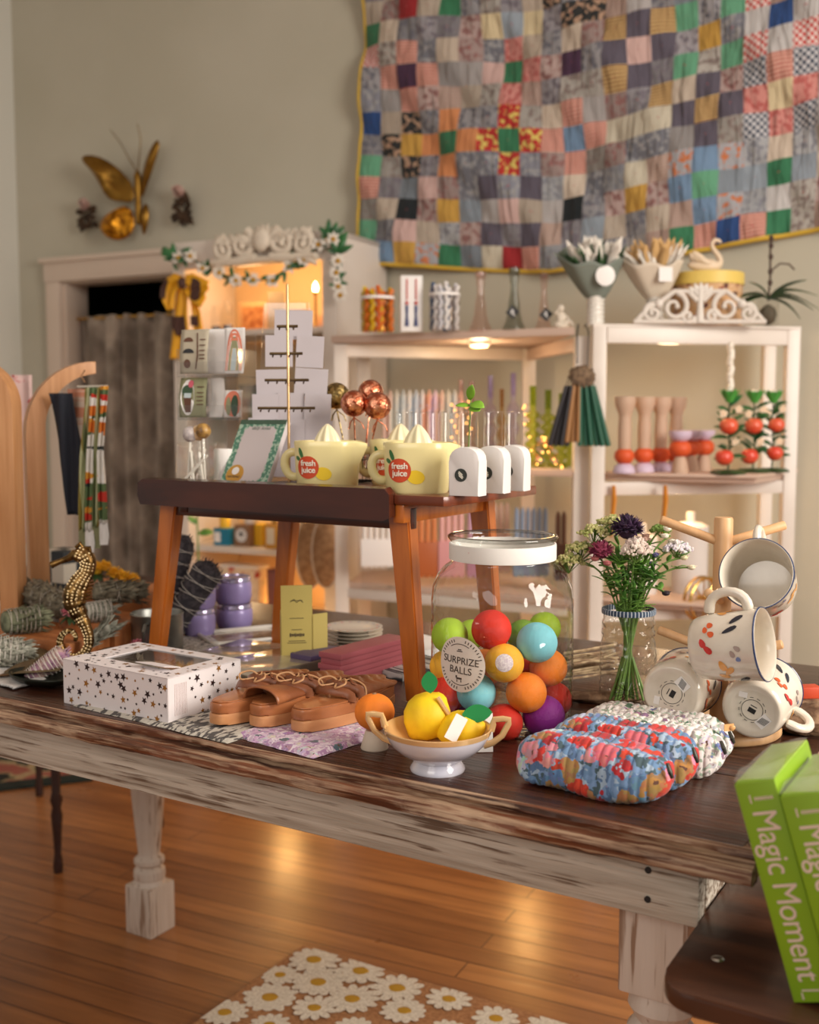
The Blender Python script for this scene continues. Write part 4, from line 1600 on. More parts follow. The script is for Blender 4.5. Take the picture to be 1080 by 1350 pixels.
def pouch(c, L, W, Hh, m, label, yaw, seed, lean=.25, tagm=None):
    t = thing('quilted_pouch', label, 'pouch', c, yaw, 'quilted pouches at the right end of the table')
    b = MB()

    def fn(u, v):
        # u along the length -1..1, v around the section
        x = u * L / 2
        e = (1 - abs(u) ** 5.0) ** .5 if abs(u) < 1 else 0
        e = max(e, .0)
        a = v * 2 * PI
        ca, sa = math.cos(a), math.sin(a)
        px_ = abs(ca) ** .72 * (1 if ca > 0 else -1) * W / 2
        pz_ = abs(sa) ** .8 * (1 if sa > 0 else -1) * Hh / 2
        # flatter underneath, pinched towards the zip on top
        q = (abs(math.sin(u * L / .0088 * PI / 2)) ** .45 - .6) * .0020
        k = 1 + q / (W / 2)
        nn = NZ.noise(V((x * 22 + seed, ca * 1.5, sa * 1.5))) * .004
        top = .0035 * math.exp(-((a - PI / 2) / .25) ** 2)
        y = px_ * k * e + nn * e
        z = pz_ * k * (.35 + .65 * e) * (1 if sa < 0 else 1) * e ** .5 + nn * e - top
        z = max(z, -Hh / 2 * .92)
        y += (z + Hh / 2) * lean
        return (x, y, z + Hh / 2 * .93)
    b.grid(lambda u, v: fn(u * 2 - 1, v), 150, 48)
    bmesh.ops.remove_doubles(b.bm, verts=b.bm.verts, dist=1e-5)
    b.build('pouch_body', m, t, ang=180)
    b = MB()
    b.tube([(L * .485, -.002, Hh * .78), (L * .51, -.006, Hh * .66), (L * .52, -.004, Hh * .55)], [.0022, .003, .002], 8, flat=.5)
    b.build('zip_pull', m_zip, t)
    return t


pc = T(778, 1044)
YW = rad(-33)
pouch(pc, .176, .064, .060, m_pred, 'blue and red floral quilted pouch, frontmost of the four', YW, 1.0)
pouch(pc + TV * .060 + TD * .010, .172, .054, .062, m_pred, 'blue and red floral quilted pouch right behind the frontmost one', YW, 5.0)
pouch(pc + TV * .116 + TD * .022, .176, .052, .056, m_pwh, 'white quilted pouch with green leafy print, just behind the red and blue pair', YW, 9.0)
pouch(pc + TV * .168 + TD * .012, .186, .048, .052, m_pwh, 'white quilted pouch with green leafy print, furthest back of the four', YW, 14.0)
tg = pc + TV * .14 + TD * .108 + V((0, 0, .052))
b = MB(); b.box((0, 0, 0), (.012, .001, .008), rz=.3); b.sph((.004, -.001, 0), (.003, .001, .003), 10, 6)
o = b.build('price_ticket', pm('clear orange ticket', rgb(226, 170, 110), .4), loc=tg)
tag(o, 'tiny orange and white ticket hanging at the end of the white floral pouch', 'ticket')

# ================================================================ MASON JAR WITH WILD FLOWERS
MJ = aty(831, 700, 1.50); MJ.z = TZ
mj = thing('mason_jar', 'clear ribbed mason jar with blue striped rim holding wild flowers', 'jar', MJ)
b = MB()
b.lathe([(0, .003), (.030, .002), (.036, .006), (.0385, .014), (.039, .03), (.0385, .078), (.0365, .09), (.0345, .097), (.0365, .100), (.0365, .105), (.0345, .107), (.0345, .112), (.0362, .114), (.0362, .118), (.0345, .120), (.0345, .134)], 56)
b.build('jar_body', glassmat('mason glass', tint=(.92, .92, .90, 1), edge=(.26, .26, .24, 1), wave=.9, wsc=46), mj, ang=180)
b = MB()
for i in range(16):
    a = 2 * PI * i / 16
    for rr_, an in ((.017, 0),):
        b.tube([(.003 * math.cos(a) - .008, -.0388, .026 + .003 * math.sin(a)), (.017 * math.cos(a) - .008, -.0382 + abs(math.cos(a)) * .004, .026 + .015 * math.sin(a))], .0006, 4)
b.build('embossed_star', m_rimg, mj)
m_bluest = bpy.data.materials.new('blue striped tape')
m_bluest.use_nodes = True
nt_ = m_bluest.node_tree
tc_ = nt_.nodes.new('ShaderNodeTexCoord'); gr_ = nt_.nodes.new('ShaderNodeTexGradient'); gr_.gradient_type = 'RADIAL'
mu_ = nt_.nodes.new('ShaderNodeMath'); mu_.operation = 'MULTIPLY'; mu_.inputs[1].default_value = 46
fr_ = nt_.nodes.new('ShaderNodeMath'); fr_.operation = 'FRACT'
rm_ = nt_.nodes.new('ShaderNodeValToRGB'); rm_.color_ramp.elements[0].position = .6; rm_.color_ramp.elements[0].color = rgb(44, 70, 100); rm_.color_ramp.elements[1].position = .68; rm_.color_ramp.elements[1].color = rgb(196, 206, 216)
nt_.links.new(tc_.outputs['Object'], gr_.inputs[0]); nt_.links.new(gr_.outputs['Fac'], mu_.inputs[0]); nt_.links.new(mu_.outputs[0], fr_.inputs[0]); nt_.links.new(fr_.outputs[0], rm_.inputs[0])
nt_.links.new(rm_.outputs[0], nt_.nodes['Principled BSDF'].inputs['Base Color'])
b = MB()
b.lathe([(.0345, .128), (.0368, .1285), (.0372, .131), (.0368, .1355), (.0345, .136)], 72, close=True)
b.build('striped_rim', m_bluest, mj, ang=30)
b = MB()
b.lathe([(0, .075), (.0375, .075)], 48)
b.build('water', glassmat('water surface', tint=(.96, .97, .94, 1), edge=(.8, .82, .78, 1)), mj)

def stem_pts(end, base, bow=.15):
    p0, p3 = V(base), V(end)
    p1 = p0 + V((0, 0, (p3.z - p0.z) * .6)) + V(((p3.x - p0.x) * bow, (p3.y - p0.y) * bow, 0))
    return [((1 - t) ** 2) * p0 + 2 * (1 - t) * t * p1 + t * t * p3 for t in (i / 8 for i in range(9))]


rf = random.Random(21)


def flower(px, py, dy, label, cat, builder, name='cut_flower'):
    """one cut flower: stem from inside the jar to its head"""
    e = aty(px, py, MJ.y + dy)
    el = e - V((MJ.x, MJ.y, TZ))
    a = rf.uniform(0, 2 * PI)
    rb = rf.uniform(.008, .026)
    base = V((-el.x * .25 + rb * .5 * math.cos(a), -el.y * .3 + rb * .5 * math.sin(a), .008))
    t = thing(name, label, cat, MJ, group='flowers in the mason jar')
    b = MB()
    mid = V((el.x * .18, el.y * .18, .13))
    pts = [base + (mid - base) * (i / 4) for i in range(5)]
    for i in range(1, 9):
        s = i / 8
        q = mid + (el - mid) * s + V((-(el.x) * .10, 0, .02)) * math.sin(PI * s)
        pts.append(q)
    b.tube(pts, [.0018] * 5 + [.0014] * 8, 6)
    b.build('stem', m_stem, t)
    builder(t, el, pts)
    return t


def stem_leaves(t, pts, n, L, mat_=None, W=.4, z0=.125):
    b = MB()
    c = [p for p in pts if p.z > z0]
    for i in range(n):
        if len(c) < 2:
            break
        k = rf.randrange(len(c) - 1)
        p = c[k].lerp(c[k + 1], rf.random())
        a = rf.uniform(0, 2 * PI)
        b.leaf(p, (math.cos(a), math.sin(a) * .7, rf.uniform(.1, 1.0)), (0, 0, 1), L * rf.uniform(.6, 1.1), L * W * rf.uniform(.6, 1), rf.uniform(-.2, .4))
    b.build('leaves', mat_ or m_greenleaf, t, solid=.0005)


def pompon(colr, r, flat=.75, n=150, colr2=None):
    mm = pm('petals', colr, .7, c2=colr2, sc=120) if colr2 else pm('petals', colr, .7)

    def f(t, el, pts):
        b = MB()
        for i in range(n):
            z = rf.uniform(-.35, 1)
            a = rf.uniform(0, 2 * PI)
            q = math.sqrt(max(0, 1 - z * z))
            d = V((q * math.cos(a), q * math.sin(a), z * flat))
            b.leaf(el + d * r * .45, d, (0, 0, 1), r * rf.uniform(.45, .65), r * .26, rf.uniform(-.5, .3), n=3)
        b.sph(el, r * .55, 12, 8)
        b.build('bloom', mm, t, solid=.0003)
        stem_leaves(t, pts, 5, .024)
    return f


def umbel(colr, r, n=60, dome=.5, leaf_n=6, floret=.0022, colr2=None):
    mm = pm('florets', colr, .7, c2=colr2, sc=150) if colr2 else pm('florets', colr, .7)

    def f(t, el, pts):
        b = MB(); s = MB()
        hub = el - V((0, 0, r * .9))
        for i in range(n):
            q = math.sqrt(rf.random()); a = rf.uniform(0, 2 * PI)
            p = el + V((q * r * math.cos(a), q * r * .8 * math.sin(a), dome * r * (1 - q * q) - .2 * r + rf.uniform(-.12, .12) * r))
            for k in range(3):
                b.sph(p + V((rf.uniform(-1, 1), rf.uniform(-1, 1), rf.uniform(-.5, .5))) * floret * 1.3, floret * rf.uniform(.7, 1.2), 6, 4)
            if i % 4 == 0:
                s.tube([hub, p], .0005, 4)
        b.build('florets', mm, t)['kind'] = 'stuff'
        s.build('stalks', m_stem, t)['kind'] = 'stuff'
        stem_leaves(t, pts, leaf_n, .022)
    return f


def sprig(colr, heads, leaf_n=16, L=.02):
    mm = pm('small blooms', colr, .7)

    def f(t, el, pts):
        b = MB()
        for i in range(heads):
            p = el + V((rf.uniform(-1, 1), rf.uniform(-1, 1), rf.uniform(-.8, 1))) * (.012 if heads > 1 else 0)
            b.sph(p, (.0055, .0055, .0035), 10, 6)
            for k in range(8):
                a = 2 * PI * k / 8
                b.leaf(p, (math.cos(a), math.sin(a), .3), (0, 0, 1), .008, .004, 0, n=3)
        b.build('blooms', mm, t, solid=.0003)
        stem_leaves(t, pts, leaf_n, L)
    return f


flower(827, 698, -.02, 'dark purple black pompon bloom at the top of the mason jar bouquet', 'flower', pompon(rgb(36, 18, 40), .024, n=230, colr2=rgb(70, 40, 76)))
flower(793, 727, -.015, 'burgundy bloom at the left of the mason jar bouquet', 'flower', pompon(rgb(126, 34, 72), .018, n=150, colr2=rgb(160, 70, 96)))
flower(839, 725, -.03, 'pinkish white clustered bloom at the centre of the bouquet', 'flower', umbel(rgb(214, 190, 180), .020, 130, .9, colr2=rgb(236, 224, 210)))
for px, py, dy, lb in ((783, 700, .0, 'pale green yarrow head below the dark pompon, upper left of the bouquet'), (766, 722, .01, 'green lacy flower head leaning out left above the jar lid'),
                       (806, 688, .02, 'pale green lacy head just left of the dark pompon bloom'), (750, 738, .0, 'outermost left green lacy flower head of the bouquet')):
    flower(px, py, dy, lb, 'flower', umbel(rgb(150, 158, 84), .021, 80, .5, 10, .002, rgb(206, 196, 140)))
flower(893, 722, .0, 'lilac white flower cluster at the right of the bouquet', 'flower', umbel(rgb(206, 196, 210), .018, 90, .6, 8, .0022, rgb(232, 226, 220)))
flower(872, 697, .01, 'green budding head at the upper right of the bouquet', 'flower', umbel(rgb(110, 136, 60), .014, 50, .5, 8))
flower(902, 735, -.01, 'cream button flower at the right of the bouquet', 'flower', sprig(rgb(230, 216, 180), 1, 8))
flower(912, 748, -.015, 'small cream button flower furthest right of the bouquet', 'flower', sprig(rgb(232, 220, 190), 1, 12))
flower(884, 706, -.0, 'white button flowers at the upper right of the bouquet', 'flower', sprig(rgb(236, 226, 208), 3, 8))
flower(872, 738, .0, 'violet blue small blooms right of the bouquet centre', 'flower', sprig(rgb(104, 92, 150), 3, 10))
flower(856, 712, .005, 'pale pink small bloom just right of the dark pompon', 'flower', sprig(rgb(216, 176, 160), 3, 8))
flower(878, 782, -.02, 'small dark seed head low at the right of the bouquet', 'flower', sprig(rgb(50, 36, 44), 1, 8))
flower(790, 745, -.02, 'pink small bloom under the burgundy flower', 'flower', sprig(rgb(190, 110, 110), 2, 8))
for px, py, lb in ((815, 742, 'leafy green sprig in the bouquet below the dark pompon'), (845, 748, 'leafy green sprig in the middle of the bouquet'), (866, 765, 'leafy green sprig low right in the bouquet'), (800, 768, 'ferny green sprig low left in the bouquet')):
    flower(px, py, rf.uniform(-.03, .0), lb, 'foliage', lambda t, el, pts: stem_leaves(t, pts, 34, .026, z0=.12), 'leafy_sprig')

# ================================================================ MUG TREE AND MUGS
MT = aty(954, 700, 1.375); MT.z = TZ
m_birch = pm('pale birch', rgb(220, 176, 128), .45, c2=rgb(204, 156, 108), sc=12, stretch=(6, 6, .8), ramp=(.35, .7))
mt_ = thing('mug_tree', 'pale wooden mug tree with round base and angled pegs holding four mugs', 'mug stand', MT)
b = MB(); b.lathe([(0, 0), (.074, 0), (.077, .003), (.077, .010), (.074, .013), (0, .013)], 56); b.build('base', m_birch, mt_, ang=50)
b = MB(); b.lathe([(.0, .013), (.0118, .013), (.0118, .270), (.0105, .273), (0, .2735)], 28); b.build('post', m_birch, mt_, ang=50)


def peg(tip_px, tip_py, tip_y, root_py):
    tip = aty(tip_px, tip_py, tip_y) - MT
    root = V((0, 0, aty(954, root_py, MT.y).z - TZ))
    b = MB()
    b.tube([root, tip - (tip - root).normalized() * .0015, tip], [.0058, .0058, .0045], 16)
    b.build('peg', m_birch, mt_, ang=50)


peg(871, 685, 1.385, 716); peg(1036, 692, 1.365, 716)
peg(934, 782, 1.285, 792); peg(1032, 849, 1.34, 868); peg(868, 830, 1.40, 862); peg(975, 780, 1.46, 792)
m_mug = pm('cream glazed stoneware', rgb(226, 216, 200), .16, c2=rgb(216, 204, 186), sc=30, ramp=(.45, .7), coat=.5)
m_navy = pm('navy glaze', rgb(34, 52, 92), .2, coat=.5)
m_mink = {k: pm(k + ' glaze', c, .2, coat=.4) for k, c in {'navy': rgb(30, 34, 48), 'orange': rgb(216, 92, 44), 'red': rgb(196, 44, 34), 'gold': rgb(226, 158, 76), 'taupe': rgb(170, 150, 140), 'blue': rgb(110, 130, 170)}.items()}


def mug(label, base, axis, hdir, k=1.0):
    """base = centre of the foot; axis = towards the opening; hdir = side the handle is on"""
    z = V(axis).normalized()
    x = V(hdir); x = (x - z * x.dot(z)).normalized()
    y = z.cross(x)
    M = MX((x, y, z)).transposed()
    t = thing('patterned_mug', label, 'mug', base, group='mugs hanging on the mug tree', rot=M.to_euler())
    b = MB()
    b.lathe([(0, .003), (.024, .003), (.031, .0), (.0335, .001), (.0362, .006), (.0385, .018), (.0398, .032), (.0402, .048), (.0408, .066), (.0424, .078), (.0427, .080), (.0418, .0812), (.0403, .079), (.0385, .066),
             (.0378, .048), (.0372, .032), (.036, .018), (.033, .009), (.02, .007), (0, .0066)], 56)
    b.build('mug_body', m_mug, t, ang=60)
    b = MB(); b.tube([(.0424 * math.cos(2 * PI * i / 48), .0424 * math.sin(2 * PI * i / 48), .0798) for i in range(48)], .0012, 6, closed=True)
    b.build('blue_rim', m_navy, t)
    b = MB()
    pts = [(.038, 0, .066), (.050, 0, .0665), (.060, 0, .060), (.0645, 0, .046), (.062, 0, .031), (.053, 0, .021), (.037, 0, .020)]
    b.tube(pts, [.0062, .0056, .0052, .005, .0052, .0056, .0066], 10, flat=1.25)
    b.build('handle', m_mug, t, sub=1)
    # printed motifs round the wall
    rr = random.Random(hash(label) % 1000 if False else len(label))
    groups = {}
    sh = [(.3, .058, 'navy', .013, .005, 2.3), (.65, .052, 'navy', .013, .004, 2.0), (.45, .028, 'orange', .006, .005, .5), (.6, .023, 'orange', .006, .004, .2), (.75, .030, 'orange', .006, .005, 1), (1.0, .020, 'red', .008, .005, .4), (1.2, .026, 'red', .009, .005, .8),
          (1.2, .06, 'taupe', .006, .004, 1), (1.35, .054, 'taupe', .006, .004, .4), (1.5, .06, 'blue', .004, .004, 0), (1.7, .040, 'gold', .010, .006, .3), (1.9, .046, 'gold', .011, .005, 2.4), (2.1, .038, 'gold', .009, .005, 1.1)]
    for rep in range(3):
        for a, zz, c, L, W, ro in sh:
            aa = a + rep * 2.05 + .35
            groups.setdefault(c, MB())
            g = groups[c]
            n = 10
            vs = []
            for i in range(n):
                th = 2 * PI * i / n
                u = L * .72 * math.cos(th); v = W * .72 * math.sin(th) * (1 + .3 * math.cos(th))
                uu, vv = u * math.cos(ro) - v * math.sin(ro), u * math.sin(ro) + v * math.cos(ro)
                zc = zz + vv
                rw = .0388 + (.0398 - .0388) * min(1, max(0, (zc - .018) / .014)) if zc < .032 else .0398 + .001 * min(1, (zc - .032) / .034)
                rw += .0007
                an = aa + uu / .04
                vs.append(g._v((rw * math.cos(an), rw * math.sin(an), zc)))
            g.face(vs)
    for c, g in groups.items():
        g.build('painted_motif', m_mink[c], t, smooth=False)['kind'] = 'stuff'
    # stamp and stickers under the foot
    b = MB()
    for R_, n in ((.0125, 40), (.0155, 48)):
        for i in range(n):
            if (i // 2) % 2 and R_ > .013:
                continue
            a = 2 * PI * i / n
            b.box((R_ * math.cos(a), R_ * math.sin(a), .0027), (.0017, .0006, .0003), rz=a + PI / 2)
    b.box((0, .001, .0027), (.009, .006, .0003)); b.box((0, -.005, .0027), (.008, .001, .0003))
    b.build('base_stamp', m_black, t, smooth=False)
    for c_, s_, a_ in (((.017, .006, .0024), (.012, .017, .0006), .35), ((-.017, -.012, .0024), (.010, .007, .0006), -.3)):
        b = MB(); b.box(c_, s_, rz=a_); b.build('price_sticker', m_paper, t)
    b = MB()
    for i in range(7):
        b.box((.013 + i * .0014, .006, .0019), (.0006, .009, .0003), rz=.35)
    b.build('barcode', m_black, t, smooth=False)
    return t


# top right: opening to the viewer
c0 = aty(997, 756, 1.285)
ax = (EYE - c0).normalized() + V((-.2, 0, .27))
mug('cream mug with its empty inside facing the viewer, highest on the mug tree', c0 - ax.normalized() * .080, ax, (-.12, 0, 1))
# middle: opening to the right
ax = V((.80, -.52, .16))
bs = aty(919, 854, 1.285)
mug('cream mug tipped sideways, mouth to the right, in the middle of the mug tree', bs, ax, (-.05, .1, 1))
# lower left: foot to the viewer
ax = V((.46, .87, -.02))
mug('cream mug with stickered foot facing the viewer, lower left on the mug tree', aty(885, 915, 1.305), ax, (.6, .3, .8))
ax = V((.51, .86, .11))
mug('cream mug with stamped foot facing the viewer, lower right on the mug tree', aty(991, 937, 1.275), ax, (1, .0, -.35))

# bundle of incense sticks behind the pouches, driftwood and red block at the far right
m_stick = pm('pale twig', rgb(190, 166, 130), .8, c2=rgb(140, 112, 84), sc=60)
t = thing('twig_bundle', 'bundle of pale twigs lying between the glass jar and the mason jar', 'twigs', T(775, 898))
for i in range(26):
    b = MB()
    a = rf.uniform(-.12, .35)
    z = .004 + rf.random() * .035
    y = rf.uniform(-.03, .03)
    b.tube([(-.035 + rf.uniform(-.01, .01), y, z), (.0, y + .005, z + .004), (.045 + rf.uniform(-.01, .01), y + a * .05, z + a * .05)], rf.uniform(.0012, .0024), 6)
    b.build('twig', m_stick, t)
m_bark = pm('dark bark', rgb(96, 68, 48), .85, c2=rgb(150, 118, 90), sc=40, bump=.8, bsc=60)
t = thing('bark_piece', 'rough dark bark piece lying behind the green boxes at the right edge', 'driftwood', T(1063, 965))
b = MB()
b.sph((.0, .0, .016), (.048, .03, .018), 28, 16, f=lambda d: 1 + .25 * NZ.noise(d * 3) + .1 * NZ.noise(d * 9))
b.build('bark', m_bark, t)
t = thing('bark_piece', 'flat brown bark strip lying under the twig bundle behind the white pouch', 'driftwood', T(795, 925))
b = MB()
b.sph((0, 0, .007), (.06, .018, .008), 28, 12, f=lambda d: 1 + .2 * NZ.noise(d * 3) + .1 * NZ.noise(d * 9))
b.build('bark', m_bark, t)
t = thing('red_block', 'small orange red block beside the lower right mug', 'block', T(1066, 932), .1)
b = MB(); b.box((0, 0, .022), (.028, .022, .016), bev=.002); b.build('block', pm('orange red paint', rgb(206, 74, 40), .5), t)
b = MB(); b.box((0.01, 0, .007), (.06, .04, .014), bev=.002); b.build('dark_base', m_bark, t)

# ================================================================ GREEN PUZZLE BOXES
m_lime = pm('lime green card', rgb(132, 168, 28), .4)
m_lime_lit = pm('lime green card lit tone', rgb(168, 200, 80), .4)  # same lime card, light falling on the top painted in as a paler tone
m_wrap = pm('clear shrink wrap', rgb(200, 200, 190), .12, alpha=.32, bump=.6, bsc=60)
m_pinkink = pm('pale pink ink', rgb(226, 200, 186), .5)
bx0 = onz(1047, 1322, BZ)


def bookbox(p, label, w2=.0345, hgt=.186, dep=.13):
    t = thing('puzzle_box', label, 'box', p, group='green boxes leaning on the table end', rot=MX((V((.8526, -.5225, 0)), V((.5225, .8526, 0)), V((0, 0, 1)))).transposed().to_euler())
    t.rotation_euler = (MX.Rotation(TYAW, 3, 'Z') @ MX.Rotation(rad(-17), 3, 'Y')).to_euler()
    b = MB(); b.box((w2 / 2, dep / 2, hgt / 2), (w2, dep, hgt), bev=.0008); b.build('box', m_lime, t)
    b = MB(); b.box((w2 / 2, dep / 2 + .002, hgt + .0003), (w2 * .96, dep * .97, .0012), bev=.0003); b.build('lit_tone_top', m_lime_lit, t)
    text('lettering', 'Magic Moment', .0292, m_pinkink, t, facing((w2 * .52, -.0004, hgt * .485), (0, 0, -1), (0, -1, 0)) , .0002, space=.96, sx=.86)
    b = MB()
    b.box((w2 * .5, -.0004, hgt * .055), (w2 * .45, .0004, .0012)); b.box((w2 * .26, -.0004, hgt * .03), (.0012, .0004, .006))
    b.box((w2 * .30, -.0004, hgt * .925), (.0012, .0004, .007))
    for i in range(9):
        b.box((w2 * .42 + i * .0018, -.0004, hgt * .925), (.0011, .0004, .0028))
    b.build('small_print', m_pinkink, t, smooth=False)
    b = MB()
    b.grid(lambda u, v: ((u * 1.02 - .01) * w2, v * dep, hgt + .0022 + .0012 * math.sin(u * 5 + v * 4) + .0035 * math.exp(-((v - .2 - u * .2) / .12) ** 2)), 14, 24)
    b.build('shrink_wrap', m_wrap, t)
    return t


bookbox(bx0, 'lime green box with pink lettering leaning against the table corner, left of the pair')
bookbox(bx0 + TD * .0405 + V((0, 0, 0)) - TV * .012, 'lime green box with pink lettering at the right picture edge, right of the pair')
# ================================================================ ON THE TRAY TABLE
m_butter = pm('butter yellow glaze', rgb(236, 222, 160), .3, coat=.3)
m_reamer = pm('cream glaze', rgb(238, 228, 190), .35, coat=.3)
m_dred = pm('red orange decal', rgb(206, 74, 34), .4)
m_dyl = pm('lemon decal', rgb(240, 204, 40), .4)
m_dgr = pm('green decal', rgb(56, 116, 62), .4)
m_dwh = pm('white decal', rgb(244, 238, 220), .4)


def sq(a, k=4.0):
    c, s = abs(math.cos(a)), abs(math.sin(a))
    return (c ** k + s ** k) ** (-1 / k)


def juicer(p, yaw, label, first=True):
    t = thing('citrus_juicer', label, 'juicer', p, yaw, 'cream fresh juice juicers on the tray table')
    b = MB()
    prof = [(0, .003, 0), (.038, .003, 0), (.042, 0, 0), (.0435, .003, 0), (.0455, .030, 0), (.047, .060, 1), (.0475, .0685, 1), (.0465, .070, 1), (.044, .068, 1), (.042, .062, .6), (.038, .060, 0), (.016, .060, 0)]
    n = 64
    rings = []
    for r, z, sp_ in prof:
        ring = []
        if r == 0:
            ring = [b._v((0, 0, z))]
        else:
            for i in range(n):
                a = 2 * PI * i / n
                d = math.atan2(math.sin(a), math.cos(a))
                lip = sp_ * math.exp(-(d / .22) ** 2) * .013 * (1 if z > .055 else 0)
                rr = r * sq(a, 3.0) + lip
                ring.append(b._v((rr * math.cos(a), rr * math.sin(a), z - (.004 * math.exp(-(d / .2) ** 2) if z > .065 else 0))))
        rings.append(ring)
    for a_, c_ in zip(rings[:-1], rings[1:]):
        for i in range(n):
            j = (i + 1) % n
            if len(a_) == 1:
                b.face([a_[0], c_[j], c_[i]])
            else:
                b.face([a_[i], a_[j], c_[j], c_[i]])
    b.build('cup', m_butter, t, ang=50)
    b = MB()
    n = 48
    rings = []
    for k in range(11):
        s = k / 10
        z = .058 + .037 * s
        r0 = .0185 * (1 - s ** 1.7) ** .75 + .0015
        ring = [b._v((r0 * (1 + .16 * (1 - s * .6) * math.cos(8 * 2 * PI * i / n)) * math.cos(2 * PI * i / n), r0 * (1 + .16 * (1 - s * .6) * math.cos(8 * 2 * PI * i / n)) * math.sin(2 * PI * i / n), z)) for i in range(n)]
        rings.append(ring)
    for a_, c_ in zip(rings[:-1], rings[1:]):
        for i in range(n):
            b.face([a_[i], a_[(i + 1) % n], c_[(i + 1) % n], c_[i]])
    b.face(rings[-1])
    b.build('reamer', m_reamer, t, ang=80)
    b = MB()
    b.tube([(-.045, 0, .052), (-.056, 0, .054), (-.065, 0, .047), (-.067, 0, .034), (-.062, 0, .021), (-.054, 0, .015), (-.044, 0, .016)], .0052, 10, flat=1.4)
    b.build('handle', m_butter, t, sub=1)
    # printed fruit, bent onto the wall of the cup
    A = -PI / 2 - .42

    def wr(o, lift):
        for v in o.data.vertices:
            x, y, z = v.co
            a = A + x / .047
            zz = .036 + y
            r = (.0440 + .0022 * zz / .06) * sq(a, 3.0) + lift + z
            v.co = (r * math.cos(a), r * math.sin(a), zz)
        o.data.update()

    def disc(name, m, cx, cy, rx, ry, lift, rot=0):
        b = MB()
        ct = b._v((cx, cy, 0))
        prev = None
        R_ = []
        for k in (.5, 1):
            R_.append([b._v((cx + k * (rx * math.cos(q) * math.cos(rot) - ry * math.sin(q) * math.sin(rot)), cy + k * (rx * math.cos(q) * math.sin(rot) + ry * math.sin(q) * math.cos(rot)), 0)) for q in [2 * PI * i / 28 for i in range(28)]])
        for i in range(28):
            b.face([ct, R_[0][i], R_[0][(i + 1) % 28]])
            b.face([R_[0][i], R_[1][i], R_[1][(i + 1) % 28], R_[0][(i + 1) % 28]])
        o = b.build(name, m, t)
        wr(o, lift)
    disc('lemon_print', m_dyl, .023, -.013, .0125, .0095, .0007, -.15)
    disc('orange_print', m_dred, .0, -.004, .0165, .0165, .0010)
    disc('leaf_print', m_dgr, -.010, .0165, .0085, .003, .0009, 1.9)
    disc('leaf_print', m_dgr, -.016, .009, .005, .003, .0009, 2.6)
    for body, y in (('fresh', .002), ('juice', -.008)):
        o = text('lettering', body, .0118, m_dwh, t, TR(.001, y, 0) @ RZ(.0), .0001, space=.95, offset=.0002)
        wr(o, .0017)
    return t


jy = rad(-8)
juicer(R(551, .062), jy, 'pale yellow fresh juice citrus juicer, nearest, beside the white vases')
juicer(R(528, .20), jy, 'pale yellow citrus juicer half hidden behind the nearest juicer')
juicer(R(432, .07), jy, 'pale yellow citrus juicer at the left, beside the notepad')

m_vw = pm('matte white ceramic', rgb(232, 226, 222), .5)
m_vst = pm('dark round sticker', rgb(46, 50, 44), .5)
m_tube = glassmat('test tube glass', tint=(.98, .98, .97, 1), edge=(.6, .6, .58, 1))
pv = thing('arched_vase', 'white arched bud vase with glass tube and green sprig, dark sticker, nearest of its row', 'vase', R(617, .035), TYAW + .12, 'white arched vases on the tray table')
b = MB()
pr = [(-.0215, 0)]
for i in range(11):
    a = PI - PI * i / 10
    pr.append((.0215 * math.cos(a) * (1 if abs(math.cos(a)) < 1 else 1), .046 + .0195 * math.sin(a) ** .8 if math.sin(a) > 0 else .046))
pr.append((.0215, 0))
b.prism([(x, y) for x, y in pr], -.015, .015, M=RX(PI / 2), bev=.0015)
b.build('arch_body', m_vw, pv, ang=35)
b = MB()
b.lathe([(0, .030), (.012, .031), (.0133, .034), (.0133, .110), (.0142, .1125), (.0133, .113), (.0125, .112)], 36)
b.build('glass_tube', m_tube, pv, ang=180)
b = MB()
b.lathe([(0, 0), (.0088, 0), (.0088, .0006), (0, .0006)], 28, M=TR(-.004, -.0150, .028) @ RX(PI / 2))
st_ = b.build('round_sticker', m_vst, pv)
b = MB()
for k in (-1, 0, 1):
    b.box((0, 0, 0), (.009 - abs(k) * .002, .0013, .0003), M=TR(-.004, -.0158, .028 + k * .0025) @ RX(PI / 2) @ RZ(-.7))
b.build('sticker_print', m_dwh, st_)
vl = [(650, .10, 'white arched bud vase with glass tube, second from the front at the right edge'), (677, .16, 'white arched bud vase with glass tube, rearmost right at the tray table edge'),
      (593, .145, 'white arched bud vase with glass tube, half behind the nearest juicer'), (576, .205, 'white arched bud vase whose glass tube shows between the juicers and the leafy sprig'),
      (553, .245, 'white arched bud vase whose glass tube rises right of the reamers'), (532, .262, 'white arched bud vase hidden behind the juicers, leftmost glass tube')]
for px, v, lb in vl:
    dup(pv, R(px, v), label=lb)
b = MB()
b.tube([(0, 0, .036), (.002, 0, .09), (.004, 0, .13), (.002, 0, .145)], .0009, 6)
o = b.build('sprig_stem', m_stem, pv)
b = MB()
b.leaf((.003, 0, .118), (.5, -.2, -.25), (0, -.6, 1), .020, .016, -.2); b.leaf((.003, 0, .122), (.85, -.3, -.1), (0, -.7, 1), .024, .017, .1); b.leaf((.002, 0, .128), (.3, -.2, .9), (0, -.9, .1), .022, .013, -.1); b.leaf((.003, 0, .120), (-.6, -.3, 0), (0, -.7, 1), .020, .011, 0)
b.build('sprig_leaves', pm('bright leaf', rgb(126, 176, 50), .45, sss=0), pv, solid=.0006)

